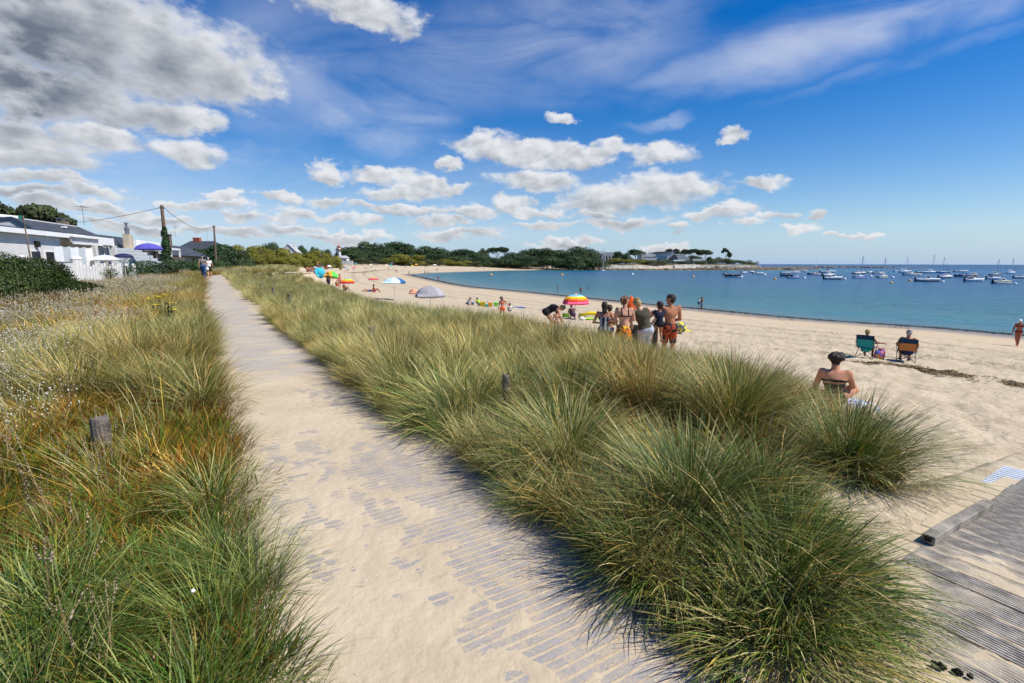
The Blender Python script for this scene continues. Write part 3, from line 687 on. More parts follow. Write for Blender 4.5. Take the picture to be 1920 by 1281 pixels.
k = (pdv < -(.84+.12*rng.uniform(size=len(x)))) & (e > .15) & (dist >= 10) & (dist < 42) & in_view(x, y); x, y, dist, e = x[k], y[k], dist[k], e[k]
put('dune_grass', 'pale straw marram belt stretching between path and beach', x, y, VM_COL, 5, .46, .76, tint=patch_tint(x, y, .35), rot=rotv(len(x), .14))
x, y = sample((-120, 0), (34, 300), .55); pdv, arc = side_path(x, y); e = edge_d(x, y); dist = np.hypot(x, y)
k = ((pdv < -.9) | (y > 62)) & (np.abs(pdv) > .9) & (e > .2) & (e < 46) & (dist >= 40) & (dist < 280); x, y, e = x[k], y[k], e[k]
put('dune_grass', 'distant pale dune grass fringing the top of the beach', x, y, VF_COL, 3, .5, .95, tint=patch_tint(x, y, .2))
x, y = sample((-12, 6), (1, 15), 30); pdv, arc = side_path(x, y); e = edge_d(x, y); dist = np.hypot(x, y)
k = (pdv < -.86) & (e > .5) & (dist < 12) & deck_clear(x, y) & in_view(x, y) & (dist > 1.2) & (rng.uniform(size=len(x)) < np.where(y < 4.2, .30, .62)) & ~(np.hypot(x-2.1, y-3.25) < .5); x, y = x[k], y[k]
put('undergrowth', 'low brown and green tangle beneath the marram right of the path', x, y, VL_COL, 5, .8, 1.4, tint=patch_tint(x, y, .4)*np.array([.85, .85, .8]))
x, y = sample((-16, 3), (1.6, 20), 30); pdv, arc = side_path(x, y); dist = np.hypot(x, y)
k = (pdv < -.74) & (pdv > -1.25) & (dist < 15) & in_view(x, y) & (dist > 2.0) & deck_clear(x, y); x, y = x[k], y[k]
put('dune_grass', 'short overhanging grass fringe along the right edge of the path', x, y, VN_COL, 6, .34, .62, tint=patch_tint(x, y, .5), tilt=.2)
# left verge: arching marram along the path edge
x, y = sample((-16, 1), (-.2, 20), 8.5); pdv, arc = side_path(x, y); dist = np.hypot(x, y)
wv = sstep(dist, 3, 9)
lim = 1.10+.35*fbm(x, y, .8, 2, 3)+1.7*sstep(dist, 4.2, 6.0)*(1-sstep(dist, 9, 14))+1.3*(1-sstep(dist, 2.0, 3.4))
k = (pdv > .84+.10*rng.uniform(size=len(x))) & (pdv < lim) & in_view(x, y, 2.5) & (np.hypot(x, y-.1) > 1.0); x, y, pdv = x[k], y[k], pdv[k]
k = ~((pdv > 1.02) & (y > 2.3) & (y < 5.2)) & (rng.uniform(size=len(x)) < np.where((y > 2.6) & (y < 4.4), .35, 1.)); x, y = x[k], y[k]; dist = np.hypot(x, y)
idx = np.where(rng.uniform(size=len(x)) < .45, rng.integers(3, 6, len(x)), rng.integers(0, 3, len(x)))
tn = patch_tint(x, y, .35); nr = (1-sstep(dist, 2.6, 3.6))[:, None]; tn = tn*(1-nr)+np.array([.50, .66, .40])*nr; idx = np.where((nr[:, 0] > .5) & (rng.uniform(size=len(x)) < .75), rng.integers(0, 3, len(x)), idx)
sc_ = rng.uniform(.44, .70, len(x))*(1+.45*sstep(dist, 4.8, 6.2)*(1-sstep(dist, 11, 14))); scatter('verge_grass', 'arching green marram fringe along the left edge of the path', np.stack([x, y, height(x, y, False)], 1), rotv(len(x), .12), np.stack([sc_]*3, 1), idx, tn*rng.uniform(.85, 1.15, (len(x), 1)), VN_COL)
x, y = sample((-38, -4), (10, 60), 5.); pdv, arc = side_path(x, y); dist = np.hypot(x, y)
k = (pdv > .86) & (pdv < 1.6+2.0*fbm(x, y, .2, 2, 8)) & (dist >= 11) & (dist < 64); x, y = x[k], y[k]
put('verge_grass', 'reddish green grass bank along the far left edge of the path', x, y, VM_COL, 5, .42, .72, tint=patch_tint(x, y, 1.1))
# left meadow: low rusty sward
x, y = sample((-24, 0), (-.2, 22), 26); pdv, arc = side_path(x, y); dist = np.hypot(x, y)
k = (pdv > .88) & (dist < 13) & in_view(x, y, 2) & (dist > .9); x, y, dist = x[k], y[k], dist[k]
rf = fbm(x, y, .55, 3, 51); idx = np.where(rf+rng.normal(0, .07, len(x)) > .48+.1*(1-sstep(dist, 2, 3.5)), rng.integers(0, 3, len(x)), rng.integers(3, 5, len(x)))
q1 = (1-sstep(dist, 2.6, 3.6))[:, None]; q2 = (sstep(dist, 2.8, 3.6)*(1-sstep(dist, 6, 8)))[:, None]; tn = np.ones((len(x), 3))*(1-q1)+np.array([.58, .66, .5])*q1; tn = tn*(1-q2)+np.array([.98, .86, .58])*q2; tn *= (.6+.75*fbm(x, y, 1.6, 3, 77))[:, None]
put('meadow_sward', 'low rusty orange and green sward left of the path', x, y, VL_COL, 5, .7, 1.25, idx=idx, tilt=.15, tint=tn)
x, y = sample((-62, -6), (7, 62), 3.4); pdv, arc = side_path(x, y); dist = np.hypot(x, y)
k = (pdv > 1) & (dist >= 12) & (dist < 70) & in_view(x, y); x, y = x[k], y[k]
put('meadow_sward', 'brown and olive rough grass across the left meadow', x, y, VL_COL, 5, 1.6, 2.8, tilt=.15, zf=.62, tint=patch_tint(x, y, .3)*np.array([.95, .95, .9]))
# fluffy pale heads
x, y = sample((-26, -1.5), (3.3, 22), 11); pdv, arc = side_path(x, y); dist = np.hypot(x, y); f = fbm(x, y, .35, 3, 61)
k = (pdv > 2.2) & (dist > 5.0) & (dist < 16) & in_view(x, y, 1) & (f > .37+.20*(1-sstep(dist, 5.2, 7.5))); x, y = x[k], y[k]
put('fluffy_seed_heads', 'white fluffy hare-tail grass heads nodding over the left meadow', x, y, VT_COL, 4, .8, 1.2, cat='seed heads', tilt=.1)
x, y = sample((-62, -9), (10, 62), 2.4); pdv, arc = side_path(x, y); dist = np.hypot(x, y); f = fbm(x, y, .12, 3, 71)
k = (pdv > 2.0) & (dist >= 15) & (dist < 66) & in_view(x, y, 1) & (f > .34); x, y = x[k], y[k]
put('fluffy_seed_heads', 'greyish haze of pale seed heads across the far meadow', x, y, VTF_COL, 3, .7, 1.1, cat='seed heads')
# coarse stems in the near left
x, y = sample((-4.5, -.4), (.6, 4.4), 5.5); pdv, arc = side_path(x, y)
k = (pdv > 1.35) & (np.hypot(x, y) > 1.1) & in_view(x, y, 1) & (np.hypot(x+3.5, y-3.9) > .5) & (y < 3.6); x, y = x[k], y[k]
put('seed_stems', 'dry brown clustered seed heads on stiff stems at lower left', x, y, VS_COL, 3, .62, .95, cat='seed heads', tilt=.12)
x, y = sample((-8, -.8), (2.4, 9), 2.6); pdv, arc = side_path(x, y); k = (pdv > 1.0) & in_view(x, y, 1) & (np.hypot(x, y) > 1.4); x, y = x[k], y[k]
TALL = variants('tall_straws', [blades(16, .95, .16, .45, .7, .0055, dict(straw=4, pale=3, blue=2, gold=1), 190+i) for i in range(4)])
put('tall_straws', 'scattered long straw coloured blades over the left meadow', x, y, TALL, 4, .6, 1.0)
# short fallen stuff along the path margins
x, y = sample((-6, 2.5), (.8, 9), 60); pdv, arc = side_path(x, y); k = (np.abs(pdv) < .80) & (np.abs(pdv)+.35*fbm(x, y, 1.5, 2, 4) > .72) & (rng.uniform(size=len(x)) < .8); x, y = x[k], y[k]
LIT = variants('dry_litter', [blades(5, .09, .12, 1.5, .15, .0018, dict(straw=2, rust=2, dark=1.5, gold=1), 200+i, segs=2, zb=.012, jit=1.5) for i in range(4)])
put('dry_litter', 'tiny dry straws and twigs strewn along the sandy path edges', x, y, LIT, 4, .6, 1.2, cat='litter', dz=.0, zf=.3)

# hero tussocks: one real mesh each, the nearest clumps right of the path
def tussock(x, y, L, base, nbl, spread, bend, pal, seed, label, lean=(0, 0)):
    V1 = blades(int(nbl*.8), L, base, spread, bend, .0060, pal, seed, lean=lean, segs=5)
    V2 = merge([blades(nbl//5, L*.75, base*.9, spread*1.25, bend*1.0, .0050, dict(straw=5, rust=1.5, gold=1), seed+1, segs=4), blades(nbl//9, L*.6, base*1.6, spread*.9, 1.9, .0055, dict(straw=5, rust=2, grey=1), seed+2, segs=4, jit=2.2)])
    V, F, C = merge([V1, V2]); C = C*.88; me = tri_mesh('marram_tussock', (V, F, C), M_GS)
    o = bpy.data.objects.new('marram_tussock', me); col.objects.link(o); o.location = (x, y, hz1(x, y))
    return tag(o, label, 'grass tussock', 'large marram tussocks beside the near path')
gp_ = dict(blue=2.5, green=5, olive=3, straw=2.2, dark=3, gold=.5); gy = dict(blue=1.5, olive=4.5, straw=4, pale=2, green=3, lime=2, gold=1); gd = dict(green=5, dark=6, lime=2, olive=1, straw=1)
tussock(1.08, 2.72, .80, .20, 4200, .85, 1.05, gp_, 301, 'biggest dark green tussock in the front centre arching over the path edge')
tussock(1.36, 2.14, .55, .22, 3400, .95, 1.0, gd, 303, 'short deep green tussock at the bottom, left of the boardwalk')
tussock(1.16, 1.84, .50, .20, 3200, .95, 1.1, gy, 305, 'straw streaked tussock spilling onto the path at the bottom edge')
tussock(.42, 3.55, .80, .20, 2800, .85, 1.1, gy, 307, 'yellow-green fountain tussock left of the biggest one')
tussock(2.75, 3.75, .80, .26, 3000, .75, .95, gp_, 309, 'wispy tussock on the sand edge above the kerb beam', (.12, -.05))
tussock(1.52, 2.66, .56, .20, 2400, .9, 1.0, gd, 311, 'low bright green tussock just left of the kerb beam')
tussock(-.38, 4.75, .75, .20, 2200, .85, 1.1, gp_, 313, 'dark based tussock bulging over the path in mid distance')
tussock(2.1, 4.4, .85, .24, 2600, .65, .9, gy, 315, 'tall upright tussock in front of the seated bather')
tussock(.84, 2.36, .60, .18, 2400, 1.0, 1.1, gp_, 317, 'dark tussock drooping over the path mats beside the biggest one')
# small flowering plant and snail shell left of the path
fp = ground(318, 640); pl_ = empty('yellow_flower_plant', fp, 0, 'yellow flowered evening primrose style plant left of the path', 'flowering plant')
mb = MB(); fl = MB(); r_ = random.Random(4); tips = []
for q in range(12):
    a = r_.uniform(0, 6.28); h_ = r_.uniform(.6, .95); tp = Vector((math.cos(a)*r_.uniform(.1, .5), math.sin(a)*r_.uniform(.1, .3), h_)); mb.tube([(0, 0, 0), tp*.5+Vector((0, 0, .1)), tp], [.006, .005, .003], 5); tips.append(tp)
    for j in range(14):
        c = tp*r_.uniform(.25, 1); d = Vector((r_.uniform(-1, 1), r_.uniform(-1, 1), r_.uniform(-.2, .7))).normalized()*.10; s_ = d.cross(Vector((0, 0, 1))).normalized()*.016; mb.add([c, c+d*.5+s_, c+d, c+d*.5-s_], [(0, 1, 2, 3)])
mb.build('stems', mat('plant_green', (.07, .11, .03), .6), pl_)
MY = mat('petal_yellow', (.85, .68, .02), .5, .05)
for tp in tips[:11]:
    m2 = MB()
    for k in range(5):
        a = k*1.2566+r_.uniform(-.2, .2); d = Vector((math.cos(a), math.sin(a), .35))*.058; s_ = Vector((-math.sin(a), math.cos(a), 0))*.032
        m2.add([tp, tp+d*.6+s_, tp+d*1.1, tp+d*.6-s_], [(0, 1, 2, 3)])
    m2.build('flower', MY, pl_)
p = atz(362, 1108, .38); mb = MB(); mb.lathe([(.001, -.006), (.007, -.004), (.009, 0), (.006, .005), (.002, .008)], 10); 
tag(mb.build('snail_shell', mat('shell_white', (.75, .73, .68), .4, .1), None, True, p), 'small white snail shell clinging in the grass at lower left', 'shell')

# wooden posts and wires
M_POST = mat('weathered_post', (.15, .13, .115), .85, .4, 16, bump=.006, bscale=50)
def post(x, y, z0, h, r, label, crack=True, group='short timber posts along the path'):
    t_ = empty('timber_post', (x, y, z0), random.uniform(0, 6), label, 'post', group); mb = MB(); n_ = 14; pr = []
    for zz_, s_ in ((-.15, 1), (h*.5, 1.02), (h-.01, 1), (h, .93)):
        for k in range(n_):
            a = 2*math.pi*k/n_; rr_ = r*s_*(1+.05*math.sin(3*a+x))*(.55 if (crack and k == 3 and zz_ > h*.3) else 1); mb.v.append((rr_*math.cos(a), rr_*math.sin(a), zz_+(.01*math.sin(a*2) if zz_ > h*.9 else 0)))
    for q in range(3):
        for k in range(n_): mb.f.append((q*n_+k, q*n_+(k+1) % n_, (q+1)*n_+(k+1) % n_, (q+1)*n_+k)); mb.mi.append(0)
    mb.f.append(tuple(3*n_+k for k in range(n_))); mb.mi.append(0)
    mb.build('trunk', M_POST, t_); return t_
p = ground(196, 858); post(p.x, p.y, p.z, .34, .062, 'short cracked grey post standing in rusty grass left of the path')
w_ = MB(); w_.tube([(p.x, p.y, p.z+.18), (p.x-.5, p.y-.12, p.z+.13), (p.x-1.4, p.y-.3, p.z+.10)], .0016, 4); tag(w_.build('fence_wire', mat('rusty_wire', (.1, .08, .07), .6)), 'thin wire running left from the cracked grey post', 'wire')
pts = [(446,521,37),(456,529,32),(473,534,27),(490,541,23),(513,551,20.3),(543,566,16.8),(697,640,8.4),(948,752,4.7)]
names = ['farthest small post right of the path, behind the walking couple','second small post from the far end of the row in pale grass','slim pale post in the grass between two darker ones','dark post with a wider top amid the row by the path bend','stout brown post nearest the pale grass ridge in the row','post half sunk in grass, its top just visible before the open stretch','dark stake half hidden in green grass beside the path','nearest right-hand post, pale split top poking out of the grass']
for (px, py, Y), lb in zip(pts, names):
    q_ = aty(px, py, Y*.98); z0 = hz1(q_.x, q_.y); h_ = max(q_.z-z0, .5); post(q_.x, q_.y, z0, h_, .055 if Y > 8 else .034, lb, False)

# ------------------------------------------------------------------ foliage
M_LEAF_D = grass_mat('leaf_dark', .12, .6, False); 
def leafcloud(clumps, n, size, c1, c2, seed, up=.25, inner=.35):
    """n leaf-cluster quads over a set of ellipsoid clumps (cx,cy,cz,rx,ry,rz)"""
    r = np.random.default_rng(seed); cl = np.array(clumps, float); wts = (cl[:, 3]*cl[:, 5]); wts /= wts.sum(); k = r.choice(len(cl), n, p=wts); c = cl[k]
    d = r.normal(0, 1, (n, 3)); d /= np.linalg.norm(d, axis=1)[:, None]; d[:, 2] = np.where((d[:, 2] < -.3) & (r.uniform(size=n) < .6), -d[:, 2], d[:, 2])
    rad = 1-inner*r.uniform(0, 1, n)**2+r.normal(0, .05, n); P = c[:, :3]+d*c[:, 3:6]*rad[:, None]
    nr = d+r.normal(0, .45, (n, 3)); nr[:, 2] += up; nr /= np.linalg.norm(nr, axis=1)[:, None]
    u = np.cross(nr, r.normal(0, 1, (n, 3))); u /= np.linalg.norm(u, axis=1)[:, None]; w = np.cross(nr, u); s = (size*r.uniform(.5, 1.25, n))[:, None]
    V = np.stack([P-u*s, P-w*s*.6, P+u*s, P+w*s*.6], 1).reshape(-1, 3); F = np.arange(n*4).reshape(-1, 4)
    f = r.uniform(0, 1, (n, 1)); kv = r.uniform(.8, 1.2, len(cl))[k][:, None]; C = (np.array(c1)*(1-f)+np.array(c2)*f)*kv*r.uniform(.8, 1.2, (n, 1)); return V, F, np.repeat(C, 4, 0)
def leafobj(name, VFC, parent, m=None):
    me = tri_mesh(name, VFC, m or M_LEAF_D); o = bpy.data.objects.new(name, me); col.objects.link(o)
    if parent is not None: o.parent = parent
    return o
def clumpset(kind, r):
    c = []
    if kind == 'round':
        for i in range(15):
            a = r.uniform(0, 6.28); q = math.sqrt(r.random())*.62; z = r.uniform(.18, .80); s = r.uniform(.26, .40)*(1-.25*z); c.append((math.cos(a)*q*(1.15-.6*z), math.sin(a)*q*(1.15-.6*z), z, s, s, s*.75))
        c.append((0, 0, .45, .6, .6, .42))
    elif kind == 'parasol':
        for i in range(14):
            a = r.uniform(0, 6.28); q = math.sqrt(r.random())*.78; s = r.uniform(.24, .36); c.append((math.cos(a)*q, math.sin(a)*q, r.uniform(.68, .86)+.06*(1-q), s, s, s*.42))
    elif kind == 'bush':
        for i in range(16):
            a = r.uniform(0, 6.28); q = math.sqrt(r.random())*.72; s = r.uniform(.22, .36); z = r.uniform(.25, .95)*(1-.55*q*q)-s*.3; c.append((math.cos(a)*q, math.sin(a)*q, z, s, s, s*.8))
    elif kind == 'lone':
        for (x_, z_, s_) in ((-.25, .93, .34), (.1, .86, .30), (-.55, .80, .22), (.45, .72, .26), (.72, .62, .26), (.3, .58, .2), (.6, .50, .18)): c.append((x_, r.uniform(-.1, .1), z_, s_, s_, s_*.30))
    return c
GD1, GD2 = (.016, .040, .011), (.055, .095, .022); GY1, GY2 = (.11, .125, .012), (.26, .235, .025); GM1, GM2 = (.035, .055, .015), (.10, .115, .030)
M_BARK = mat('bark', (.09, .065, .045), .9, .3, 3)
TREEP = {}
def tree_proto(kind, var, c1, c2, n, sz, nm='pine_tree', trunk=True):
    key = (kind, var)
    if key in TREEP: return TREEP[key]
    r = random.Random(hash((kind, var)) % 1000+3 if False else var*37+len(kind)*11); cl = clumpset(kind, r)
    cr = tri_mesh('crown', leafcloud(cl, n, sz, c1, c2, var*7+len(kind)), M_LEAF_D); tm = None
    if trunk:
        mb = MB(); lo = .05
        top = .5 if kind == 'round' else .72
        mb.tube([(0, 0, 0), (.015, .01, top*.5), (-.01, 0, top)], [.035, .026, .014], 7)
        for (cx, cy, cz, *_s) in cl[:6]: mb.tube([(0, 0, top*.55 if kind != 'round' else .2), (cx*.5, cy*.5, (cz+top*.6)/2), (cx*.9, cy*.9, cz)], [.014, .009, .004], 5)
        tm = mb.mesh('trunk', M_BARK)
    TREEP[key] = (cr, tm); return TREEP[key]
def tree_at(px, ytop, wpx, Y, kind, var, label, cols, name='pine_tree', cat='tree', group=None, n=6500, sz=.032, zbase=None, trunk=True, sink=.0):
    b = aty(px, 495, Y); x, y = b.x, b.y; z0 = hz1(x, y) if zbase is None else zbase
    top = aty(px, ytop, Y).z; h = max(top-z0, 1.); w = wpx/FP*math.hypot(Y, x*0)/2
    cr, tm = tree_proto(kind, var, *cols, n, sz, trunk=trunk)
    t_ = empty(name, (x, y, z0-sink), var*1.1, label, cat, group)
    o = bpy.data.objects.new('crown', cr); col.objects.link(o); o.parent = t_; o.scale = (w, w, h*.98)
    if tm: o = bpy.data.objects.new('trunk', tm); col.objects.link(o); o.parent = t_; o.scale = (w*.7, w*.7, h*.98)
    return t_
ORD = ['first','second','third','fourth','fifth','sixth','seventh','eighth','ninth','tenth','eleventh','twelfth','thirteenth','fourteenth','fifteenth','sixteenth','seventeenth','eighteenth','nineteenth','twentieth']
DARK = (GD1, GD2); MID = (GM1, GM2); YEL = (GY1, GY2)
wood = [(662,460,52),(690,451,50),(722,458,44),(748,452,62),(775,463,44),(803,460,60),(838,468,50),(870,466,46),(898,471,40),(962,472,50),(992,462,46),(1022,464,40),(1050,466,52),(1083,460,58),(1104,468,40)]
for i, (px, yt, w) in enumerate(wood):
    tree_at(px, yt, w*1.75, 425+random.uniform(-12, 25), 'round', i % 4, 'dark pine of the far wood, %s counting right from the lighthouse' % ORD[i], DARK, group='dark pines of the far wood')
for i, (px, yt, w) in enumerate([(672,470,60),(712,472,60),(760,474,66),(815,476,60),(856,478,60),(905,480,56),(945,482,56),(990,480,60),(1035,479,60),(1075,478,60),(1112,482,50)]):
    tree_at(px, yt, w*1.6, 400+random.uniform(-5, 8), 'round', i % 4, 'lower pine at the front of the far wood, %s from the lighthouse side' % ORD[i], DARK, group='front row pines of the far wood')
tree_at(932,463,44,430,'parasol',0,'flat topped parasol pine standing clear above the middle of the far wood',DARK,'parasol_pine')
tree_at(905,463,34,440,'round',5,'tall rounded olive-green tree left of the flat topped parasol pine',MID,'broadleaf_tree')
tree_at(1191,468,38,470,'parasol',1,'parasol pine left of the long white building',DARK,'parasol_pine'); tree_at(1172,471,34,460,'round',2,'dark bushy pine left of the long white building',DARK); tree_at(1158,470,30,465,'round',3,'small dark pine beside the red and grey building',DARK)
tree_at(1261,465,26,520,'parasol',2,'parasol pine peeping over the ridge of the long white building',DARK,'parasol_pine')
tree_at(1296,466,42,500,'parasol',3,'first parasol pine right of the long white building',DARK,'parasol_pine',n=6500); tree_at(1322,468,34,495,'parasol',4,'second parasol pine right of the long white building',DARK,'parasol_pine'); tree_at(1298,478,46,490,'round',1,'dense low pine under the parasol pines on the headland',DARK); tree_at(1330,480,22,492,'round',0,'small dark pine at the right foot of the parasol pines',DARK)
tree_at(1360,466,22,500,'lone',0,'lone wind-bent pine with bare trunk on the headland',DARK,'wind_bent_pine',n=1100,sz=.08)
tree_at(507,449,62,215,'round',2,'dark domed pine rising behind the yellow-green shrubs',DARK,n=3400); 
for i, (px, yt, w, Y) in enumerate([(568,457,34,300),(590,461,30,310),(612,464,36,320),(640,462,30,430),(556,463,20,300)]): tree_at(px, yt, w, Y, 'round', i % 4, ['dark conifer right of the white gabled house','loose grey-green tree between gabled house and lighthouse','dark tree just left of the lighthouse','dark pine directly behind the lighthouse','small tree touching the right side of the gabled house'][i], MID if i == 1 else DARK)
# yellow-green shrubs along the dune
ysh = [(432,463,46,120),(462,458,60,135),(492,462,52,150),(515,463,56,165),(548,474,46,180),(570,472,52,190),(600,470,60,200),(620,478,40,205),(530,480,60,150),(585,483,50,185),(470,474,60,125)]
for i, (px, yt, w, Y) in enumerate(ysh): tree_at(px, yt, w*1.2, Y, 'bush', i % 4, 'yellow-green tamarisk shrub, %s along the bank from the second pole' % ORD[i], YEL, 'tamarisk_shrub', 'shrub', 'yellow-green shrubs behind the dune', n=7000, sz=.035, trunk=False)
gs = [(770,476,70,370,1),(735,484,50,360,1),(700,482,60,350,0),(668,484,50,340,0),(800,484,46,375,0),(838,486,44,380,1),(865,488,40,385,1),(888,489,36,385,0),(915,490,34,392,0),(1000,492,50,425,0),(1060,492,50,430,0),(950,492,50,420,0),(1170,484,60,455,1),(1150,487,40,450,0),(1200,486,40,455,1)]
for i, (px, yt, w, Y, yl) in enumerate(gs): tree_at(px, yt, w*1.25, Y, 'bush', (i+1) % 4+(0 if yl else 10), '%s shrub at the foot of the far wood, %s from the lighthouse' % ('yellow-green' if yl else 'olive green', ORD[i]), YEL if yl else MID, 'shrub', 'shrub', 'shrubs between wood and far beach', n=5000, sz=.036, trunk=False)
for i, (px, yt, w, Y) in enumerate([(1228,486,60,450),(1262,487,60,455),(1290,488,60,460),(1232,490,50,440),(1325,487,50,470),(1352,480,46,485),(1376,486,40,490),(1400,488,40,490),(1415,490,20,492)]):
    tree_at(px, yt, w, Y, 'bush', 10+i % 4, ['grey-green scrub at the left front of the long white building','grey-green scrub before the middle of the long white building','scrub before the dark wedge of the long white building','low scrub on the sea wall below the long white building','scrub right of the long white building under the pines','rounded bush at the foot of the lone bent pine','low bush on the headland between bent pine and tip','second last bush toward the tip of the headland','last tiny bush at the tip of the headland'][i], MID, 'scrub_bush', 'bush', 'low scrub on the headland', n=1800, sz=.07, trunk=False)

# ------------------------------------------------------------------ materials for buildings
M_WHITE = mat('white_render', (.64, .63, .61), .8, .06, 1.5); M_WPAINT = mat('white_paint', (.80, .80, .80), .5, .04)
M_SLATE = mat('slate_roof', (.055, .062, .075), .6, .25, 2.5, bump=.01, bscale=8); M_NAVY = mat('navy_trim', (.035, .055, .085), .6, .1)
M_GREYW = mat('grey_render', (.42, .43, .44), .8, .08, 1.5); M_SHUT = mat('grey_shutter', (.50, .54, .58), .6, .05); M_GLASS = mat('dark_glass', (.02, .025, .03), .08, 0, spec=.6)
M_BEIGE = mat('beige_render', (.50, .44, .33), .85, .15, 1.2); M_BRICK = mat('chimney_brick', (.19, .15, .12), .9, .3, 6); M_TERRA = mat('terracotta', (.40, .10, .05), .8, .15); M_METAL = mat('grey_metal', (.25, .26, .27), .45, .1, metal=.6)
M_PURP = mat('purple_canvas', (.11, .10, .50), .8, .05, trans=.2); M_NAVYC = mat('navy_canvas', (.02, .025, .10), .8, .05, trans=.1); M_WHC = mat('white_canvas', (.80, .80, .78), .8, .03, trans=.25); M_CONC = mat('sea_wall_concrete', (.40, .37, .32), .9, .3, .25); M_BROWN = mat('brown_panel', (.10, .085, .075), .8, .15)
U1 = Vector((-.34, .94)).normalized(); N1 = Vector((U1.y, -U1.x))
def F(base, a, w): return Vector((base.x+U1.x*a+N1.x*w, base.y+U1.y*a+N1.y*w))
def bx(mb, base, a0, a1, w0, w1, z0, z1):
    p = [F(base, a0, w0), F(base, a1, w0), F(base, a1, w1), F(base, a0, w1)]
    mb.add([(q.x, q.y, z0) for q in p]+[(q.x, q.y, z1) for q in p], [(0,1,2,3),(7,6,5,4),(4,5,1,0),(5,6,2,1),(6,7,3,2),(7,4,0,3)]); return mb
def part(name, m, parent, base, *boxes):
    mb = MB()
    for b_ in boxes: bx(mb, base, *b_)
    o = mb.build(name, m); o.parent = parent; o.matrix_parent_inverse = parent.matrix_world.inverted() if False else Matrix.Translation(-parent.location)
    return o
def antenna(px, ybot, ytop, Y, label):
    b = aty(px, ybot, Y); t_ = aty(px, ytop, Y); r_ = empty('tv_antenna', b, 0, label, 'antenna'); h = t_.z-b.z; mb = MB(); mb.tube([(0, 0, -.3), (0, 0, h)], .016, 5); mb.build('mast', M_METAL, r_)
    mb = MB(); mb.tube([(-.05, -.35, h*.93), (.05, .45, h*.93)], .010, 4)
    for q in range(5): yy = -.3+q*.17; mb.tube([(-.28+.02*q, yy, h*.93), (.28-.02*q, yy, h*.93)], .008, 4)
    mb.build('boom', M_METAL, r_)
    mb = MB(); mb.tube([(-.3, 0, h*.72), (.35, 0, h*.72)], .012, 4); mb.build('dipole', M_METAL, r_)
# house one
B1 = Vector((-26.1, 26.9)); h1 = empty('white_house', (B1.x, B1.y, 0), 0, 'low white seaside house with dark slate roof at far left', 'house')
part('wall', M_WHITE, h1, B1, (0, 8.6, -.15, 0, 0, 3.0), (0, 8.6, -6, -5.8, 0, 3.0), (8.45, 8.6, -5.8, -.15, 0, 3.0))
def quadobj(name, m, parent, faces, th=.12):
    mb = MB()
    for f in faces:
        n_ = (Vector(f[1])-Vector(f[0])).cross(Vector(f[2])-Vector(f[0])).normalized()*th; a = [Vector(q) for q in f]; k = len(a); b = [q-n_ for q in a]
        mb.add(a+b, [tuple(range(k)), tuple(range(2*k-1, k-1, -1))]+[(i_, i_+k, (i_+1) % k+k, (i_+1) % k) for i_ in range(k)])
    o = mb.build(name, m); o.parent = parent; o.matrix_parent_inverse = Matrix.Translation(-parent.location); return o
def P3(base, a, w, z): q = F(base, a, w); return (q.x, q.y, z)
rz_, ez_ = 3.97, 3.30
rf = quadobj('roof', M_SLATE, h1, [[P3(B1, -.1, .15, ez_), P3(B1, 8.5, .15, ez_), P3(B1, 7.4, -.85, rz_), P3(B1, .15, -.85, rz_)], [P3(B1, .15, -.85, rz_), P3(B1, 7.4, -.85, rz_), P3(B1, 8.5, -6, ez_+.1), P3(B1, -.1, -6, ez_+.1)]])
quadobj('gable', M_GREYW, h1, [[P3(B1, 0, -6, 3.0), P3(B1, 0, 0, 3.0), P3(B1, .1, 0, ez_-.1), P3(B1, .2, -.85, rz_-.13), P3(B1, .1, -6, ez_)]])
quadobj('ridge_trim', M_WPAINT, h1, [[P3(B1, .2, -.77, rz_+.02), P3(B1, 7.4, -.77, rz_+.02), P3(B1, 7.4, -.95, rz_+.05), P3(B1, .2, -.95, rz_+.05)]], .05)
quadobj('barge_board', M_NAVY, h1, [[P3(B1, -.12, .2, ez_+.03), P3(B1, .12, .2, ez_+.03), P3(B1, .36, -.85, rz_+.04), P3(B1, .12, -.85, rz_+.04)], [P3(B1, .12, -.86, rz_+.04), P3(B1, .36, -.86, rz_+.04), P3(B1, .12, -6.1, ez_+.1), P3(B1, -.12, -6.1, ez_+.1)]], .16)
part('fascia', M_WPAINT, h1, B1, (.6, 8.3, .0, .75, 2.75, 3.25))
part('awning_box', M_WPAINT, h1, B1, (.7, 4.2, .75, 1.5, 3.02, 3.12), (.7, 4.2, 1.42, 1.55, 2.62, 2.72))
part('awning_panel', M_GREYW, h1, B1, (.75, 4.15, 1.30, 1.36, 2.72, 3.02))
for a in (.9, 2.6, 6.3): part('shutter', M_SHUT, h1, B1, (a, a+1.2, .0, .05, .9, 2.6))
for a in (.15, 5.0, 8.0): part('pillar', M_WHITE, h1, B1, (a, a+.35, .55, .85, 0, 2.75))
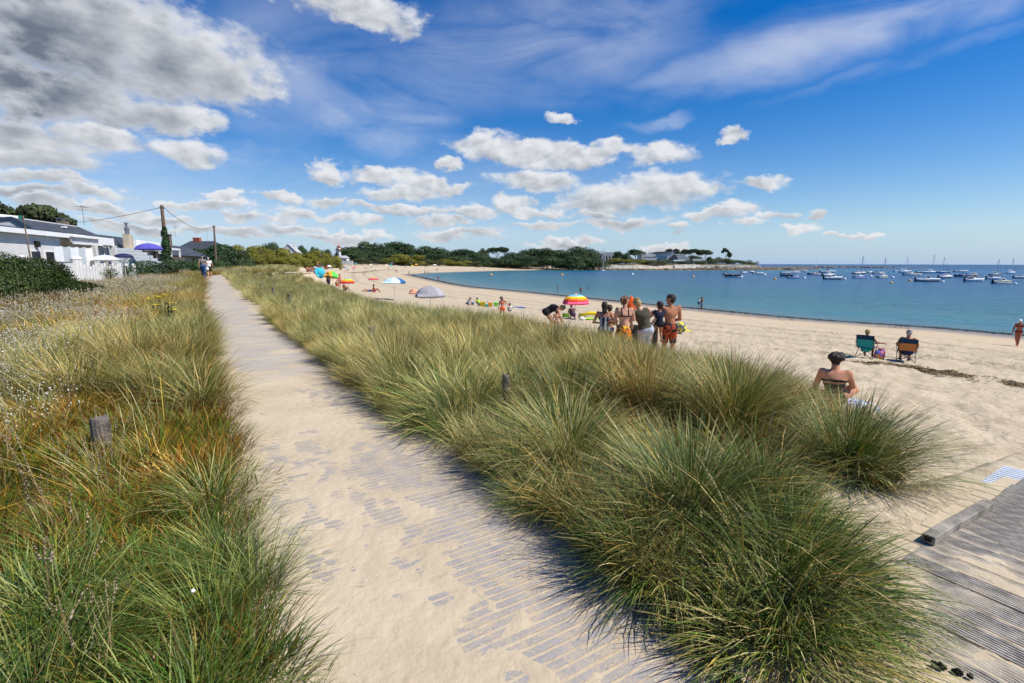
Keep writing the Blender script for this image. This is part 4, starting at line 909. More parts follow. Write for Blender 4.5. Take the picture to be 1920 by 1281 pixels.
# front flat wing
wng = part('wing', M_WHITE, h1, B1, (-9, .1, .9, 1.1, 0, 2.95), (-9, .1, -6, -5.8, 0, 2.9), (-.05, .1, -5.8, .9, 0, 2.9))
part('wing_roof', M_WPAINT, h1, B1, (-9.3, .5, -6.2, 1.4, 2.95, 3.18)); part('roof_edge', M_NAVY, h1, B1, (-9.25, .45, -6.1, 1.35, 3.18, 3.24))
for a in (-1.6, -2.9): w0 = part('window', M_WPAINT, h1, B1, (a-.05, a+.85, 1.1, 1.14, 1.3, 2.2)); q = part('pane', M_GLASS, h1, B1, (a+.02, a+.78, 1.14, 1.16, 1.37, 2.13))
part('wall_lamp', M_DARK, h1, B1, (-2.45, -2.25, 1.1, 1.28, 2.35, 2.65))
part('skylight', M_WPAINT, h1, B1, (4.3, 4.6, -.5, -.3, 3.72, 3.80))
ch = part('chimney', M_BRICK, h1, B1, (6.5, 7.1, -1.6, -1.2, 3.7, 4.25)); part('chimney_cap', M_METAL, h1, B1, (6.45, 7.15, -1.65, -1.15, 4.42, 4.46), (6.5, 6.55, -1.6, -1.55, 4.25, 4.42), (7.05, 7.1, -1.25, -1.2, 4.25, 4.42), (6.5, 6.55, -1.25, -1.2, 4.25, 4.42), (7.05, 7.1, -1.6, -1.55, 4.25, 4.42))
antenna(157, 414, 386, 33, 'tall television antenna on the chimney of the white slate-roofed house')
hb = empty('white_building', aty(10, 495, 34)-Vector((0, 0, 1.6)), 0, 'white block with tiled parapet peeping above roof at left edge', 'building')
q = aty(-30, 495, 36); hb.location = (q.x, q.y, 0); mb = MB(); mb.box((0, 0, 2.42), (2.6, 3.4, 4.85)); mb.build('wall', M_GREYW, hb); mb = MB(); mb.box((0, 0, 4.91), (2.9, 3.8, .12)); mb.box((0, 0, 5.01), (2.7, 3.5, .08)); mb.build('parapet', M_WPAINT, hb)
# flagpole
b = ground(55, 500); q = aty(55, 460, 19.); b = Vector((q.x, q.y, hz1(q.x, q.y))); fp_ = empty('flagpole', b, 0, 'slender leaning pole with small green flag before the white house', 'flagpole'); top = aty(43, 405, 19.)-b; mb = MB(); mb.tube([(0, 0, 0), tuple(top)], [.035, .018], 6); mb.build('pole', mat('rusty_pole', (.24, .16, .11), .7, .4, 12), fp_)
mb = MB(); T = top; mb.add([T, T+Vector((-.16, -.02, .02)), T+Vector((-.17, -.03, -.12)), T+Vector((0, 0, -.13)), T+Vector((0, .01, 0)), T+Vector((-.16, -.01, .02)), T+Vector((-.17, -.02, -.12)), T+Vector((0, .01, -.13))], [(0,1,2,3),(7,6,5,4)]); mb.build('flag', mat('green_flag', (.03, .28, .22), .8), fp_)
# panel screen + garden walls + picket fence
def seg_fence(px0, Y0, px1, Y1): a = aty(px0, 495, Y0); b = aty(px1, 495, Y1); return Vector((a.x, a.y)), Vector((b.x, b.y))
a, b = seg_fence(106, 25, 177, 28.5); sc = empty('panel_screen', (a.x, a.y, 0), 0, 'white panelled wind screen in front of the white house', 'screen'); d = (b-a)
for k in range(5):
    mb = MB(); s0 = d*(k/5); s1 = d*((k+.93)/5); mb.prism(s0, s1, .4, 2.38, th=.04); mb.build('panel', M_SHUT if k % 2 else M_WPAINT, sc)
    mb = MB(); s2 = d*((k+.93)/5); s3 = d*((k+1)/5); mb.prism(s2, s3, .3, 2.42, th=.12); mb.build('post', M_WPAINT, sc)
a, b = seg_fence(40, 21, 150, 25); gw = empty('garden_wall', (a.x, a.y, 0), 0, 'low grey-topped white garden wall behind the bramble bush', 'wall'); d = b-a; mb = MB(); mb.prism((0, 0), d, 0, 1.55, th=.2); mb.build('wall', M_WHITE, gw); mb = MB(); mb.prism((0, 0), d, 1.553, 1.62, th=.26); mb.build('coping', M_METAL, gw)
for k in (0.02, .90, .97): mb = MB(); q = d*k; mb.lathe([(.18, 0), (.18, 1.7), (.20, 1.75), (.16, 1.85), (.02, 1.9)], 10, (q.x, q.y, 0)); mb.build('pillar', M_WHITE, gw)
pf = None
a, b = seg_fence(152, 25.5, 225, 29); pf = empty('picket_fence', (a.x, a.y, 0), 0, 'white rounded picket fence along the meadow before the houses', 'fence'); d = b-a; L = d.length; dn = d.normalized()
mb = MB(); mb.lathe([(.001, 0), (.11, .001), (.11, 1.02), (.09, 1.10), (.05, 1.16), (.01, 1.18)], 8, sy=.4); pk = mb.mesh('picket', M_WHITE)
for k in range(15): o = bpy.data.objects.new('picket', pk); col.objects.link(o); o.parent = pf; q = dn*(L*k/14); o.location = (q.x, q.y, .2); o.scale = (1, 1, 1+.08*((k*7) % 3)); o.rotation_euler.z = math.atan2(dn.y, dn.x)
for zz_ in (.62,): mb = MB(); mb.prism((0, 0), d, zz_, zz_+.10, th=.05); mb.build('rail', M_WHITE, pf)
a, b = seg_fence(226, 31, 255, 34); pf2 = empty('rail_fence', (a.x, a.y, 0), 0, 'short two-post white rail fence right of the picket fence', 'fence'); d = b-a
for k in (.3, .8): mb = MB(); q = d*k; mb.lathe([(.12, 0), (.12, 1.2), (.08, 1.3), (.01, 1.33)], 8, (q.x, q.y, .2)); mb.build('post', M_WHITE, pf2)
mb = MB(); mb.prism((0, 0), d, .75, .95, th=.08); mb.build('rail', M_WHITE, pf2)
# horizontal-board fence sloping down
a, b = seg_fence(206, 35, 308, 43); bf = empty('board_fence', (a.x, a.y, 0), 0, 'white horizontal board fence stepping down toward the ivy pole', 'fence'); d = b-a
for k in range(9):
    z0 = .5+k*.24; xe = 1. if z0 < 1.35 else (1.-(z0-1.35)/1.3*.52); mb = MB(); mb.prism((0, 0), d*xe, z0, z0+.225, th=.05); mb.build('board', M_SHUT, bf)
mb = MB(); mb.prism(d*0, d*.012, 0, 2.72, th=.1); mb.build('post', M_WPAINT, bf)
# parasols in the gardens
def canopy(mb, r, h, n=8, sag=.04, rings=4, thick=.01, off=(0, 0, 0)):
    V = []; Fq = []
    for k in range(n):
        pass
    return
def parasol(name, x, y, z, rr, h, pole_h, cols, label, cat='parasol', n=8, rings=None, tilt=(0, 0), rz=0., pole=True, group=None, drop=0.):
    """cols: materials by gore (cycled), or rings=[(t,mat)] for ring colours"""
    t_ = empty(name, (x, y, z), rz, label, cat, group); apex = Vector((0, 0, pole_h)); Mx = Matrix.Rotation(R(tilt[1]), 3, 'Z') @ Matrix.Rotation(R(tilt[0]), 3, 'X')
    ts = [0, .25, .5, .75, 1.] if rings is None else [0]+[q[0] for q in rings]
    mats = cols if rings is None else [q[1] for q in rings]
    for k in range(n):
        a0, a1 = 2*math.pi*k/n, 2*math.pi*(k+1)/n; mb = MB(); vs = []
        for t in ts:
            rr_ = rr*math.sin(t*math.pi*.5*.92)/math.sin(math.pi*.46); zz_ = h*(math.cos(t*math.pi*.46)-1)/(1-math.cos(math.pi*.46)) 
            zz_ = zz_*.75-h*.25*t
            for j in range(4):
                f = j/3; a = a0+(a1-a0)*f; sg = 1-.035*math.sin(math.pi*f)*t; chord = 1; vs.append(apex+Mx@Vector((rr_*sg*math.cos(a), rr_*sg*math.sin(a), zz_-.05*h*math.sin(math.pi*f)*t)))
        for i_ in range(len(ts)-1):
            mb.m = i_ if rings is not None else 0
            mb.add([], []); base_ = 0
            q4 = [(i_*4+j, i_*4+j+1, (i_+1)*4+j+1, (i_+1)*4+j) for j in range(3)]
            if i_ == 0: mb.v = [tuple(v) for v in vs]
            mb.f += [q_[::-1] for q_ in q4]; mb.mi += [mb.m]*3
        # valance
        o_ = len(mb.v); r0 = [(len(ts)-1)*4+j for j in range(4)]
        mb.v += [tuple(Vector(mb.v[i_])+Mx@Vector((0, 0, -.09*h-.03))) for i_ in r0]; mb.f += [(r0[j], r0[j+1], o_+j+1, o_+j) for j in range(3)]; mb.mi += [mb.m]*3
        mb.build('gore', mats if rings is not None else [cols[k % len(cols)]], t_, True)
    mb = MB(); tp = apex+Mx@Vector((0, 0, .08))
    if pole: mb.tube([(0, 0, -.2), tuple(apex-Vector((0, 0, h*.7))) if tilt[0] else (0, 0, pole_h*.6), tuple(tp)], rr*.013+.008, 6); mb.build('pole', M_WPAINT, t_)
    mb = MB()
    for k in range(n):
        a = 2*math.pi*k/n; e_ = apex+Mx@Vector((rr*.98*math.cos(a), rr*.98*math.sin(a), -h-.01)); m_ = apex+Mx@Vector((rr*.6*math.cos(a), rr*.6*math.sin(a), -h*.42)); mb.tube([tuple(apex-Mx@Vector((0, 0, .02))), tuple(m_), tuple(e_)], .006, 4)
    mb.build('ribs', M_METAL, t_); return t_
def parasol_px(px, ytop, ybot, wpx, Y, cols, label, zg=None, **k):
    """canopy whose top stands at pixel ytop, rim at ybot, wpx wide at distance Y"""
    c = aty(px, ytop, Y); dep = Y*math.cos(PITCH)+(EYE-c.z)*math.sin(PITCH); x_off = (px-960)/FP; rr = wpx/FP*dep/2/math.sqrt(1+x_off*x_off*.6); z0 = max(hz1(c.x, c.y), SEA-.5) if zg is None else zg
    h = max((ybot-ytop)/FP*dep-.05, .12); ph = max(c.z-z0, h+.15); return parasol('parasol', c.x, c.y, z0, rr, h, ph, cols, label, **k)
parasol_px(278, 456, 468, 52, 38, [M_PURP], 'large open purple garden parasol behind the board fence', zg=.5)
parasol_px(231, 475, 483, 36, 30, [M_NAVYC], 'navy garden parasol low behind the picket fence', zg=.3); parasol_px(196, 478, 489, 50, 28.5, [M_WHC], 'white garden parasol beside the navy one', zg=.2)
# house two (mansard)
B2 = aty(192, 495, 44); B2 = Vector((B2.x, B2.y)); h2 = empty('slate_house', (B2.x, B2.y, 0), 0, 'house with dark mansard roof and cream chimney behind board fence', 'house')
part('wall', M_BEIGE, h2, B2, (0, 16, -6, -.2, 0, 3.0)); quadobj('roof', M_SLATE, h2, [[P3(B2, -.3, .2, 2.3), P3(B2, 8, .2, 2.3), P3(B2, 8, -1.0, 4.15), P3(B2, .4, -1.0, 4.15)], [P3(B2, .4, -1, 4.15), P3(B2, 8, -1, 4.15), P3(B2, 8, -6, 4.1), P3(B2, .4, -6, 4.1)], [P3(B2, -.3, -6.3, 2.3), P3(B2, -.3, .2, 2.3), P3(B2, .4, -1, 4.15), P3(B2, .4, -6, 4.1)]])
part('parapet', M_WPAINT, h2, B2, (8.4, 16, -.5, .1, 3.0, 3.95)); part('chimney', M_BEIGE, h2, B2, (4.6, 5.5, .2, .75, 2.0, 4.35)); part('awning', mat('cream_canvas', (.62, .57, .46), .8, .05), h2, B2, (3.2, 9.5, .3, 2.2, 2.75, 2.92)); part('window', M_GLASS, h2, B2, (8.4, 10.5, -.2, -.12, .8, 2.3)); part('window', M_GLASS, h2, B2, (11.5, 13.5, -.2, -.12, .8, 2.3))
for (a_, hgt) in ((4.7, 4.8), (5.0, 5.3), (5.35, 4.8)): q = F(B2, a_, .5); mb = MB(); mb.lathe([(.09, 4.3), (.09, hgt), (.14, hgt+.02), (.14, hgt+.12), (.03, hgt+.16)], 8, (q.x-B2.x, q.y-B2.y, 0)); mb.build('flue', M_METAL, h2)
antenna(237, 430, 417, 47, 'short antenna beside the flues of the mansard-roofed house')
# pergola and terrace house
B3 = aty(300, 495, 56); B3 = Vector((B3.x, B3.y)); h3 = empty('terrace_house', (B3.x, B3.y, 0), 0, 'beige house with slate roof and white pergola behind the ivy pole', 'house')
part('wall', M_BEIGE, h3, B3, (2, 20, -6, -.3, 0, 2.6)); quadobj('roof', M_SLATE, h3, [[P3(B3, 1, .5, 2.45), P3(B3, 21, .5, 2.45), P3(B3, 18, -1.6, 3.85), P3(B3, 1.5, -1.6, 3.85)], [P3(B3, 1.5, -1.6, 3.85), P3(B3, 18, -1.6, 3.85), P3(B3, 20, -6, 3.5), P3(B3, 1.5, -6, 3.5)]])
part('window', M_GLASS, h3, B3, (7, 9, -.3, -.25, .8, 2.1)); part('window', M_GLASS, h3, B3, (15, 16, -.3, -.25, .8, 2.1)); part('chimney', M_BRICK, h3, B3, (8.2, 9.2, -1.7, -1.0, 3.5, 4.95)); part('chimney_cap', M_METAL, h3, B3, (8.1, 9.3, -1.8, -.9, 5.1, 5.16), (8.2, 8.3, -1.7, -1.0, 4.95, 5.1), (9.1, 9.2, -1.7, -1.0, 4.95, 5.1))
part('pergola', M_WPAINT, h3, B3, (-4, 1.9, -.8, -.65, 3.0, 3.2), (-4, 1.9, 1.5, 1.65, 3.0, 3.2), (-4, -3.85, -.65, 1.5, 3.02, 3.18), (1.75, 1.9, -.65, 1.5, 3.02, 3.18), (1.75, 1.9, 1.5, 1.65, .2, 3.0), (-1.5, -1.35, 1.5, 1.65, .2, 3.0), (1.75, 1.9, -.8, -.65, .2, 3.0))
part('terrace_screen', M_BROWN, h3, B3, (-6, 1.2, 2.1, 2.2, 1.2, 2.2)); part('terrace_wall', M_WHITE, h3, B3, (-6, 1.8, 2.2, 2.45, 0, 1.2))
antenna(329, 440, 424, 62, 'antenna above the brick chimney right of the ivy pole'); antenna(389, 452, 432, 100, 'thin antenna above the small distant brick chimney')
a, b = seg_fence(318, 50, 352, 58); ww = empty('stepped_wall', (a.x, a.y, 0), 0, 'bright white sloping garden wall behind the green bushes', 'wall'); mb = MB(); d = b-a; mb.prism((0, 0), d, 0, 2.1, 0, 1.2, th=.25); mb.build('wall', M_WHITE, ww)
a, b = seg_fence(256, 38, 290, 42); ww = empty('garden_wall', (a.x, a.y, 0), 0, 'low white wall left of the ivy pole behind dark shrub', 'wall'); mb = MB(); d = b-a; mb.prism((0, 0), d, 0, .95, th=.25); mb.build('wall', M_WHITE, ww)
q = aty(388, 495, 105); hc = empty('brick_house', (q.x, q.y, 0), 0, 'distant slate roof and red brick chimney above the clipped hedge', 'house'); mb = MB(); mb.box((0, 0, 2), (9, 7, 4)); mb.build('wall', M_BEIGE, hc); mb = MB(); mb.add([(-4.8, -3.8, 4), (4.8, -3.8, 4), (4.8, 3.8, 4), (-4.8, 3.8, 4), (-3, 0, 6.1), (2, 0, 6.1)], [(0,1,5,4),(1,2,5),(2,3,4,5),(3,0,4)]); mb.build('roof', M_SLATE, hc); mb = MB(); mb.box((-1.6, 0, 6.1), (1.4, .7, 1.4)); mb.build('chimney', M_TERRA, hc)
# hedges and bushes near the houses
def hedge(px0, px1, ytop, Y, label, c1, c2, zb=0, dens=1.0, depth=2.5, name='hedge', cat='hedge', n=2600, sz=.22):
    a = aty(px0, ytop, Y); b = aty(px1, ytop, Y); h_ = a.z-zb; t_ = empty(name, ((a.x+b.x)/2, Y, zb), 0, label, cat); W_ = abs(b.x-a.x); r_ = random.Random(int(px0)); k = max(3, int(W_/h_*4))
    cl = [((i_/(k-1)-.5)*W_*.9+r_.uniform(-.1, .1), r_.uniform(-.3, .3)*depth, h_*r_.uniform(.3, .75), W_/k*1.3, depth*.5, h_*r_.uniform(.25, .33)) for i_ in range(k)]+[((i_/(k-1)-.5)*W_*.9, 0, h_*.35, W_/k*1.2, depth*.6, h_*.35) for i_ in range(k)]
    sz = sz*.62 if sz > .06 else sz; n = n*2.4 if sz > .06 else n
    leafobj('foliage', leafcloud(cl, int(n*dens), sz, c1, c2, abs(int(px0))), t_)
    mb = MB()
    for i_ in range(0, k, 2): mb.tube([(cl[i_][0], 0, 0), (cl[i_][0]+.1, 0, h_*.6)], [.06, .03], 5)
    mb.build('stems', M_BARK, t_); return t_
hedge(355, 412, 449, 84, 'tall clipped dark green hedge behind the second pole', (.015,.04,.012), (.035,.075,.02), dens=2.2, depth=5, n=3600, sz=.3)
hedge(322, 372, 476, 47, 'dark green rounded shrub in front of the white stepped wall', (.02,.05,.012), (.05,.10,.025), name='shrub', cat='shrub', sz=.14)
hedge(272, 308, 482, 37, 'dark loose shrub at the foot of the ivy pole', (.02,.045,.015), (.05,.085,.03), name='shrub', cat='shrub', dens=.8, sz=.12)
hedge(352, 420, 480, 72, 'dark hedge bank behind the walking couple', (.025,.05,.015), (.06,.10,.03), sz=.2); hedge(395, 475, 484, 92, 'clipped low green hedge right of the walking couple', (.03,.055,.015), (.07,.10,.03), depth=3, sz=.25)
hedge(405, 432, 470, 95, 'silvery grey-green shrub right of the second pole', (.10,.12,.07), (.17,.19,.11), name='shrub', cat='shrub', sz=.25)
hedge(420, 455, 466, 110, 'dark rounded shrub before the first yellow shrub', (.02,.04,.012), (.05,.08,.02), name='shrub', cat='shrub', sz=.3)
# big bramble at left
for (px0, px1, yt, Y, lb, sz_) in ((-60, 14, 470, 15.5, 'large dark bramble thicket at the left edge of the meadow', .034), (20, 58, 484, 17, 'flowering bramble before the garden wall, middle of the thicket', .034), (60, 100, 504, 17.5, 'low right end of the bramble thicket in rough grass', .034)):
    o = hedge(px0, px1, yt, Y, lb, (.022,.048,.008), (.075,.11,.018), name='bramble_bush', cat='bush', n=30000, depth=3.2, sz=sz_)
    q = aty((px0+px1)/2, yt, Y); h_ = q.z; V, F_, C = heads(16, h_*1.05, 1.6, .025, (.7,.66,.6), int(px1)+5, sh=(1, 1, 1), tilt=.22, stalk=.004, sc=(.1,.12,.04)); me = tri_mesh('blossom', (V, F_, C), M_LEAF_D); ob = bpy.data.objects.new('blossom', me); col.objects.link(ob); ob.parent = o; ob['kind'] = 'stuff'
hedge(183, 200, 480, 27.5, 'small green shrub behind the picket fence', (.05,.08,.02), (.12,.15,.04), name='shrub', cat='shrub', dens=.5, depth=1.2, sz=.07); hedge(232, 252, 482, 31.5, 'rounded green shrub behind the short rail fence', (.03,.07,.02), (.08,.13,.04), name='shrub', cat='shrub', dens=.5, depth=1.2, sz=.08)
# pine behind the white house
t_ = tree_at(50, 378, 150, 48, 'parasol', 7, 'broad dark pine rising behind the white house at far left', ((.02,.035,.01), (.07,.085,.025)), 'maritime_pine', n=7000, sz=.045)
t_ = tree_at(-14, 384, 110, 47, 'parasol', 8, 'second dark pine partly cut by the left edge behind houses', ((.02,.035,.01), (.07,.085,.025)), 'maritime_pine', n=5000, sz=.045)
# utility poles
def upole(px_t, py_t, px_b, Y, r, label):
    b = aty(px_b, 495, Y); z0 = hz1(b.x, b.y); t_ = aty(px_t, py_t, Y); e_ = empty('utility_pole', (b.x, b.y, z0), 0, label, 'utility pole'); v = t_-Vector((b.x, b.y, z0)); mb = MB(); mb.tube([(0, 0, -.3), tuple(v*.5), tuple(v)], [r, r*.85, r*.68], 10); mb.build('pole', mat('pole_wood', (.17, .115, .075), .85, .3, 3), e_)
    mb = MB(); mb.lathe([(.05, 0), (.06, .05), (.04, .10), (.05, .14)], 8, (v.x+.16, v.y, v.z-.3)); mb.lathe([(.05, 0), (.06, .05), (.04, .10), (.05, .14)], 8, (v.x-.16, v.y, v.z-.3)); mb.box((v.x, v.y, v.z-.28), (.4, .06, .06)); mb.build('insulators', M_DARK, e_); return e_, v, Vector((b.x, b.y, z0))+v
e_, v, top1 = upole(303, 385, 314, 47, .19, 'tall wooden utility pole clad in dark ivy up to half height')
cl = [(v.x*t*.55+random.uniform(-.1, .1), random.uniform(-.1, .1), v.z*t*.60+.2, .52-.30*t, .50-.3*t, .5) for t in np.linspace(0, 1, 14)]
leafobj('ivy', leafcloud(cl, 5200, .10, (.02,.05,.015), (.045,.09,.025), 77), e_)
e_, v, top2 = upole(401, 423, 405, 78, .17, 'second wooden utility pole in front of the clipped hedge')
def wire(a, b, sag, label):
    pts_ = [a.lerp(b, t)-Vector((0, 0, sag*4*t*(1-t))) for t in np.linspace(0, 1, 16)]; mb = MB(); mb.tube([tuple(q) for q in pts_], .022, 4); tag(mb.build('power_line', M_DARK), label, 'cable')
wire(aty(100, 420, 60), top1-Vector((.1, 0, .2)), .3, 'thin power line from the left houses to the ivy pole'); wire(top1-Vector((-.1, 0, .15)), top2-Vector((.1, 0, .1)), 1.1, 'sagging power line between the two utility poles')
# white gable house among shrubs
q = aty(547, 495, 235); gh = empty('gabled_house', (q.x, q.y, .3), R(10), 'small white gabled house rising above the yellow-green shrubs', 'house'); hz_ = aty(547, 459, 235).z-.3; ez2 = hz_-3.6
mb = MB(); mb.add([(-3.6, -4, 0), (3.6, -4, 0), (3.6, -4, ez2), (0, -4, hz_), (-3.6, -4, ez2), (-3.6, 4, 0), (3.6, 4, 0), (3.6, 4, ez2), (0, 4, hz_), (-3.6, 4, ez2)], [(0,1,2,3,4),(9,8,7,6,5),(1,6,7,2),(5,0,4,9)]); mb.build('wall', M_WHITE, gh)
for s_ in (-1, 1): mb = MB(); mb.add([(s_*4.1, -4.3, ez2-.45), (0, -4.3, hz_+.08), (0, 4.3, hz_+.08), (s_*4.1, 4.3, ez2-.45), (s_*4.1, -4.3, ez2-.25), (0, -4.3, hz_+.28), (0, 4.3, hz_+.28), (s_*4.1, 4.3, ez2-.25)], [(0,1,2,3),(4,5,6,7),(0,1,5,4),(2,3,7,6),(1,2,6,5),(3,0,4,7)]); mb.build('roof_slope', M_GREYW, gh)
mb = MB(); mb.box((1.8, 0, hz_-.4), (1.0, .8, 2.6)); mb.build('chimney', M_WHITE, gh); mb = MB(); mb.box((0, -4.02, hz_-3), (1.2, .06, 1.4)); mb.build('window', M_GLASS, gh)
# lighthouse
q = aty(637, 495, 335); lh = empty('lighthouse', (q.x, q.y, .3), 0, 'small white lighthouse with red lantern gallery behind the beach', 'lighthouse'); k = 335/FP; zt = aty(637, 460, 335).z-.3
mb = MB(); mb.lathe([(1.6, 0), (1.5, 3), (1.1, zt*.62), (1.1, zt*.70), (1.3, zt*.73), (1.6, zt*.745)], 20); mb.build('tower', M_WHITE, lh, True)
mb = MB(); mb.lathe([(1.8, zt*.745), (1.9, zt*.76), (1.9, zt*.80), (1.75, zt*.80), (1.75, zt*.77), (1.0, zt*.77)], 20); mb.build('gallery', M_TERRA, lh)
mb = MB(); mb.lathe([(1.1, zt*.77), (1.1, zt*.89)], 12); mb.build('lantern_room', M_WPAINT, lh); mb = MB(); mb.lathe([(1.4, zt*.89), (1.25, zt*.93), (.8, zt*.98), (.15, zt*1.0), (.1, zt*1.03)], 14); mb.build('dome', M_TERRA, lh, True)
for zz_ in (.25, .5): mb = MB(); mb.box((0, -1.42+zz_*.5, zt*zz_), (.5, .3, .9)); mb.build('window', M_DARK, lh)
def shed(px0, px1, yt, Y, label, m=M_WHITE, roof=None, dpt=5, yb=500, nwin=0):
    a = aty(px0, yt, Y); b = aty(px1, yt, Y); z0 = -.6; e_ = empty('low_building' if nwin or roof else 'white_wall', ((a.x+b.x)/2, Y, z0), 0, label, 'building' if (nwin or roof) else 'wall'); W_ = b.x-a.x; H_ = a.z-z0; mb = MB(); mb.box((0, dpt/2, H_/2), (W_, dpt, H_)); mb.build('wall', m, e_)
    if roof: mb = MB(); mb.add([(-W_/2-.3, -.3, H_), (W_/2+.3, -.3, H_), (W_/2+.3, dpt+.3, H_), (-W_/2-.3, dpt+.3, H_), (-W_/2+1, dpt/2, H_+1.6), (W_/2-1, dpt/2, H_+1.6)], [(0,1,5,4),(1,2,5),(2,3,4,5),(3,0,4)]); mb.build('roof', roof, e_)
    for i_ in range(nwin): mb = MB(); mb.box((-W_/2+W_*(i_+.5)/nwin, -.02, H_*.55), (W_/nwin*.4, .06, H_*.35)); mb.build('window', M_GLASS, e_)
    return e_
shed(625, 661, 489.5, 300, 'long low white wall at the foot of the lighthouse', dpt=.8); shed(630, 650, 484, 320, 'low white building beside the lighthouse base', roof=M_GREYW, nwin=3)
shed(575, 612, 490, 215, 'white boundary wall under the last yellow-green shrubs', dpt=.5); shed(480, 487, 487, 150, 'tiny white gate at the end of the low hedge', dpt=.3); shed(543, 560, 489, 205, 'small grey-roofed hut under the yellow-green shrubs', roof=M_GREYW, dpt=4, m=M_GREYW, nwin=1)
# red and grey building
e_ = shed(1118, 1152, 473, 505, 'flat-roofed grey building with a red end wall in the trees', M_GREYW, nwin=6, dpt=8); mb = MB(); mb.box((-8.5, -.4, 8), (3, 1, 11.5)); mb.build('red_wall', M_TERRA, e_); mb = MB(); mb.box((-6, 1, 13.5), (9, 4, 2.5)); mb.build('upper_storey', M_WPAINT, e_)
# long white building with raking struts
Yb = 475; a = aty(1203, 490, Yb); b = aty(1290, 490, Yb); lbd = empty('sail_roofed_building', (a.x, Yb, a.z-3), 0, 'long modern white building with rising roof and raking masts on the headland', 'building'); W_ = b.x-a.x; s = Yb/FP
def lp(px, py): return ((px-1203)*s, (490-py)*s+3)
def plate(name, m, pts_, y0, y1):
    p = [lp(*q_) for q_ in pts_]; k = len(p); mb = MB(); mb.add([(x_, y0, z_) for x_, z_ in p]+[(x_, y1, z_) for x_, z_ in p], [tuple(range(k)), tuple(range(2*k-1, k-1, -1))]+[(i_, i_+k, (i_+1) % k+k, (i_+1) % k) for i_ in range(k)]); return mb.build(name, m, lbd)
plate('wall', M_WHITE, [(1203, 492), (1262, 492), (1262, 473), (1232, 477), (1203, 478)], 0, 18)
plate('glazing', mat('blue_glazing', (.06, .16, .24), .15, 0, spec=.6), [(1232, 487), (1250, 487), (1250, 480), (1232, 480)], -.25, -.05)
plate('roof', mat('blue_roof_edge', (.08, .10, .16), .5), [(1230, 476.6), (1266, 471.6), (1266, 472.8), (1230, 478)], -.6, 19); plate('upper_roof', M_BROWN, [(1218, 476), (1236, 472), (1262, 471.8), (1240, 476)], 6, 16)
for q_ in range(8): plate('window', M_GLASS, [(1206+q_*3, 483.4), (1207.6+q_*3, 483.4), (1207.6+q_*3, 481.8), (1206+q_*3, 481.8)], -.15, -.02)
plate('wedge', M_GREYW, [(1246, 487), (1257, 477), (1276, 477), (1290, 487)], -6, -1); plate('dark_wedge', M_SLATE, [(1247, 487.4), (1258, 477.5), (1262, 479), (1266, 487.4)], -7.2, -6.1)
for q_ in range(5):
    x_, z_ = lp(1203+q_*6, 478); mb = MB(); mb.tube([(x_, 3, z_-1), (x_-2.6, 3, z_+3.4)], .22, 5); mb.build('mast', M_METAL, lbd)
e_ = shed(1300, 1322, 485.5, 480, 'low white building between headland pines and sea wall', nwin=4, dpt=5)

# ------------------------------------------------------------------ sea wall, rocks
def wallrun(p0, p1, z0, z1, slope, label, name='sea_wall', step=8., m=M_CONC):
    a = Vector(p0); b = Vector(p1); L = (b-a).length; n_ = max(2, int(L/step)); d = (b-a)/n_; nn = Vector((d.y, -d.x)).normalized(); e_ = empty(name, (a.x, a.y, z0), 0, label, 'sea wall')
    mb = MB(); g_ = .12; dd = d*(1-g_/d.length); h_ = z1-z0
    mb.add([(0, 0, h_), (dd.x, dd.y, h_), (dd.x+nn.x*slope, dd.y+nn.y*slope, 0), (nn.x*slope, nn.y*slope, 0), (0-nn.x, -nn.y, h_), (dd.x-nn.x, dd.y-nn.y, h_), (dd.x-nn.x, dd.y-nn.y, 0), (-nn.x, -nn.y, 0)], [(0,1,2,3)[::-1],(4,5,1,0)[::-1],(5,6,2,1)[::-1],(7,4,0,3)[::-1]])
    me = mb.mesh('panel', m)
    for k in range(n_): o = bpy.data.objects.new('panel', me); col.objects.link(o); o.parent = e_; o.location = (d.x*k, d.y*k, random.uniform(-.05, .05))
    return e_
wallrun((-2, 421), (62, 431), -3.2, .1, 5, 'pale sloping concrete sea wall behind the far beach, left run'); wallrun((62, 431), (104, 424), -3.6, .2, 4, 'sloping concrete sea wall behind the moored sailboat, middle run')
wallrun((104, 424), (150, 430), -3.6, -.6, 2.5, 'low grey sea wall above the rocks below the long white building'); wallrun((140, 425), (164, 428), -3.7, .9, 5, 'pale slanting concrete ramp in the sea wall near the headland pines')
M_ROCK = mat('rock', (.17, .135, .10), .9, .5, .35, bump=.15, bscale=1.2); M_ROCKL = mat('pale_rock', (.40, .37, .32), .9, .3, .5, bump=.1, bscale=1.5)
def rock_mesh(seed, m, flat=.6):
    r_ = random.Random(seed); V = []; Fq = []; n_ = 9; 
    for i_, (rr_, zz_) in enumerate(((.9, 0), (1.0, .3), (.75, .7), (.3, .95))):
        for k in range(n_): a = 6.283*k/n_; q_ = rr_*r_.uniform(.7, 1.2); V.append((math.cos(a)*q_, math.sin(a)*q_, zz_*flat*r_.uniform(.7, 1.2)))
    for i_ in range(3):
        for k in range(n_): Fq.append((i_*n_+k, i_*n_+(k+1) % n_, (i_+1)*n_+(k+1) % n_, (i_+1)*n_+k))
    Fq.append(tuple(3*n_+k for k in range(n_))); mb = MB(); mb.add(V, Fq); return mb.mesh('rock', m)
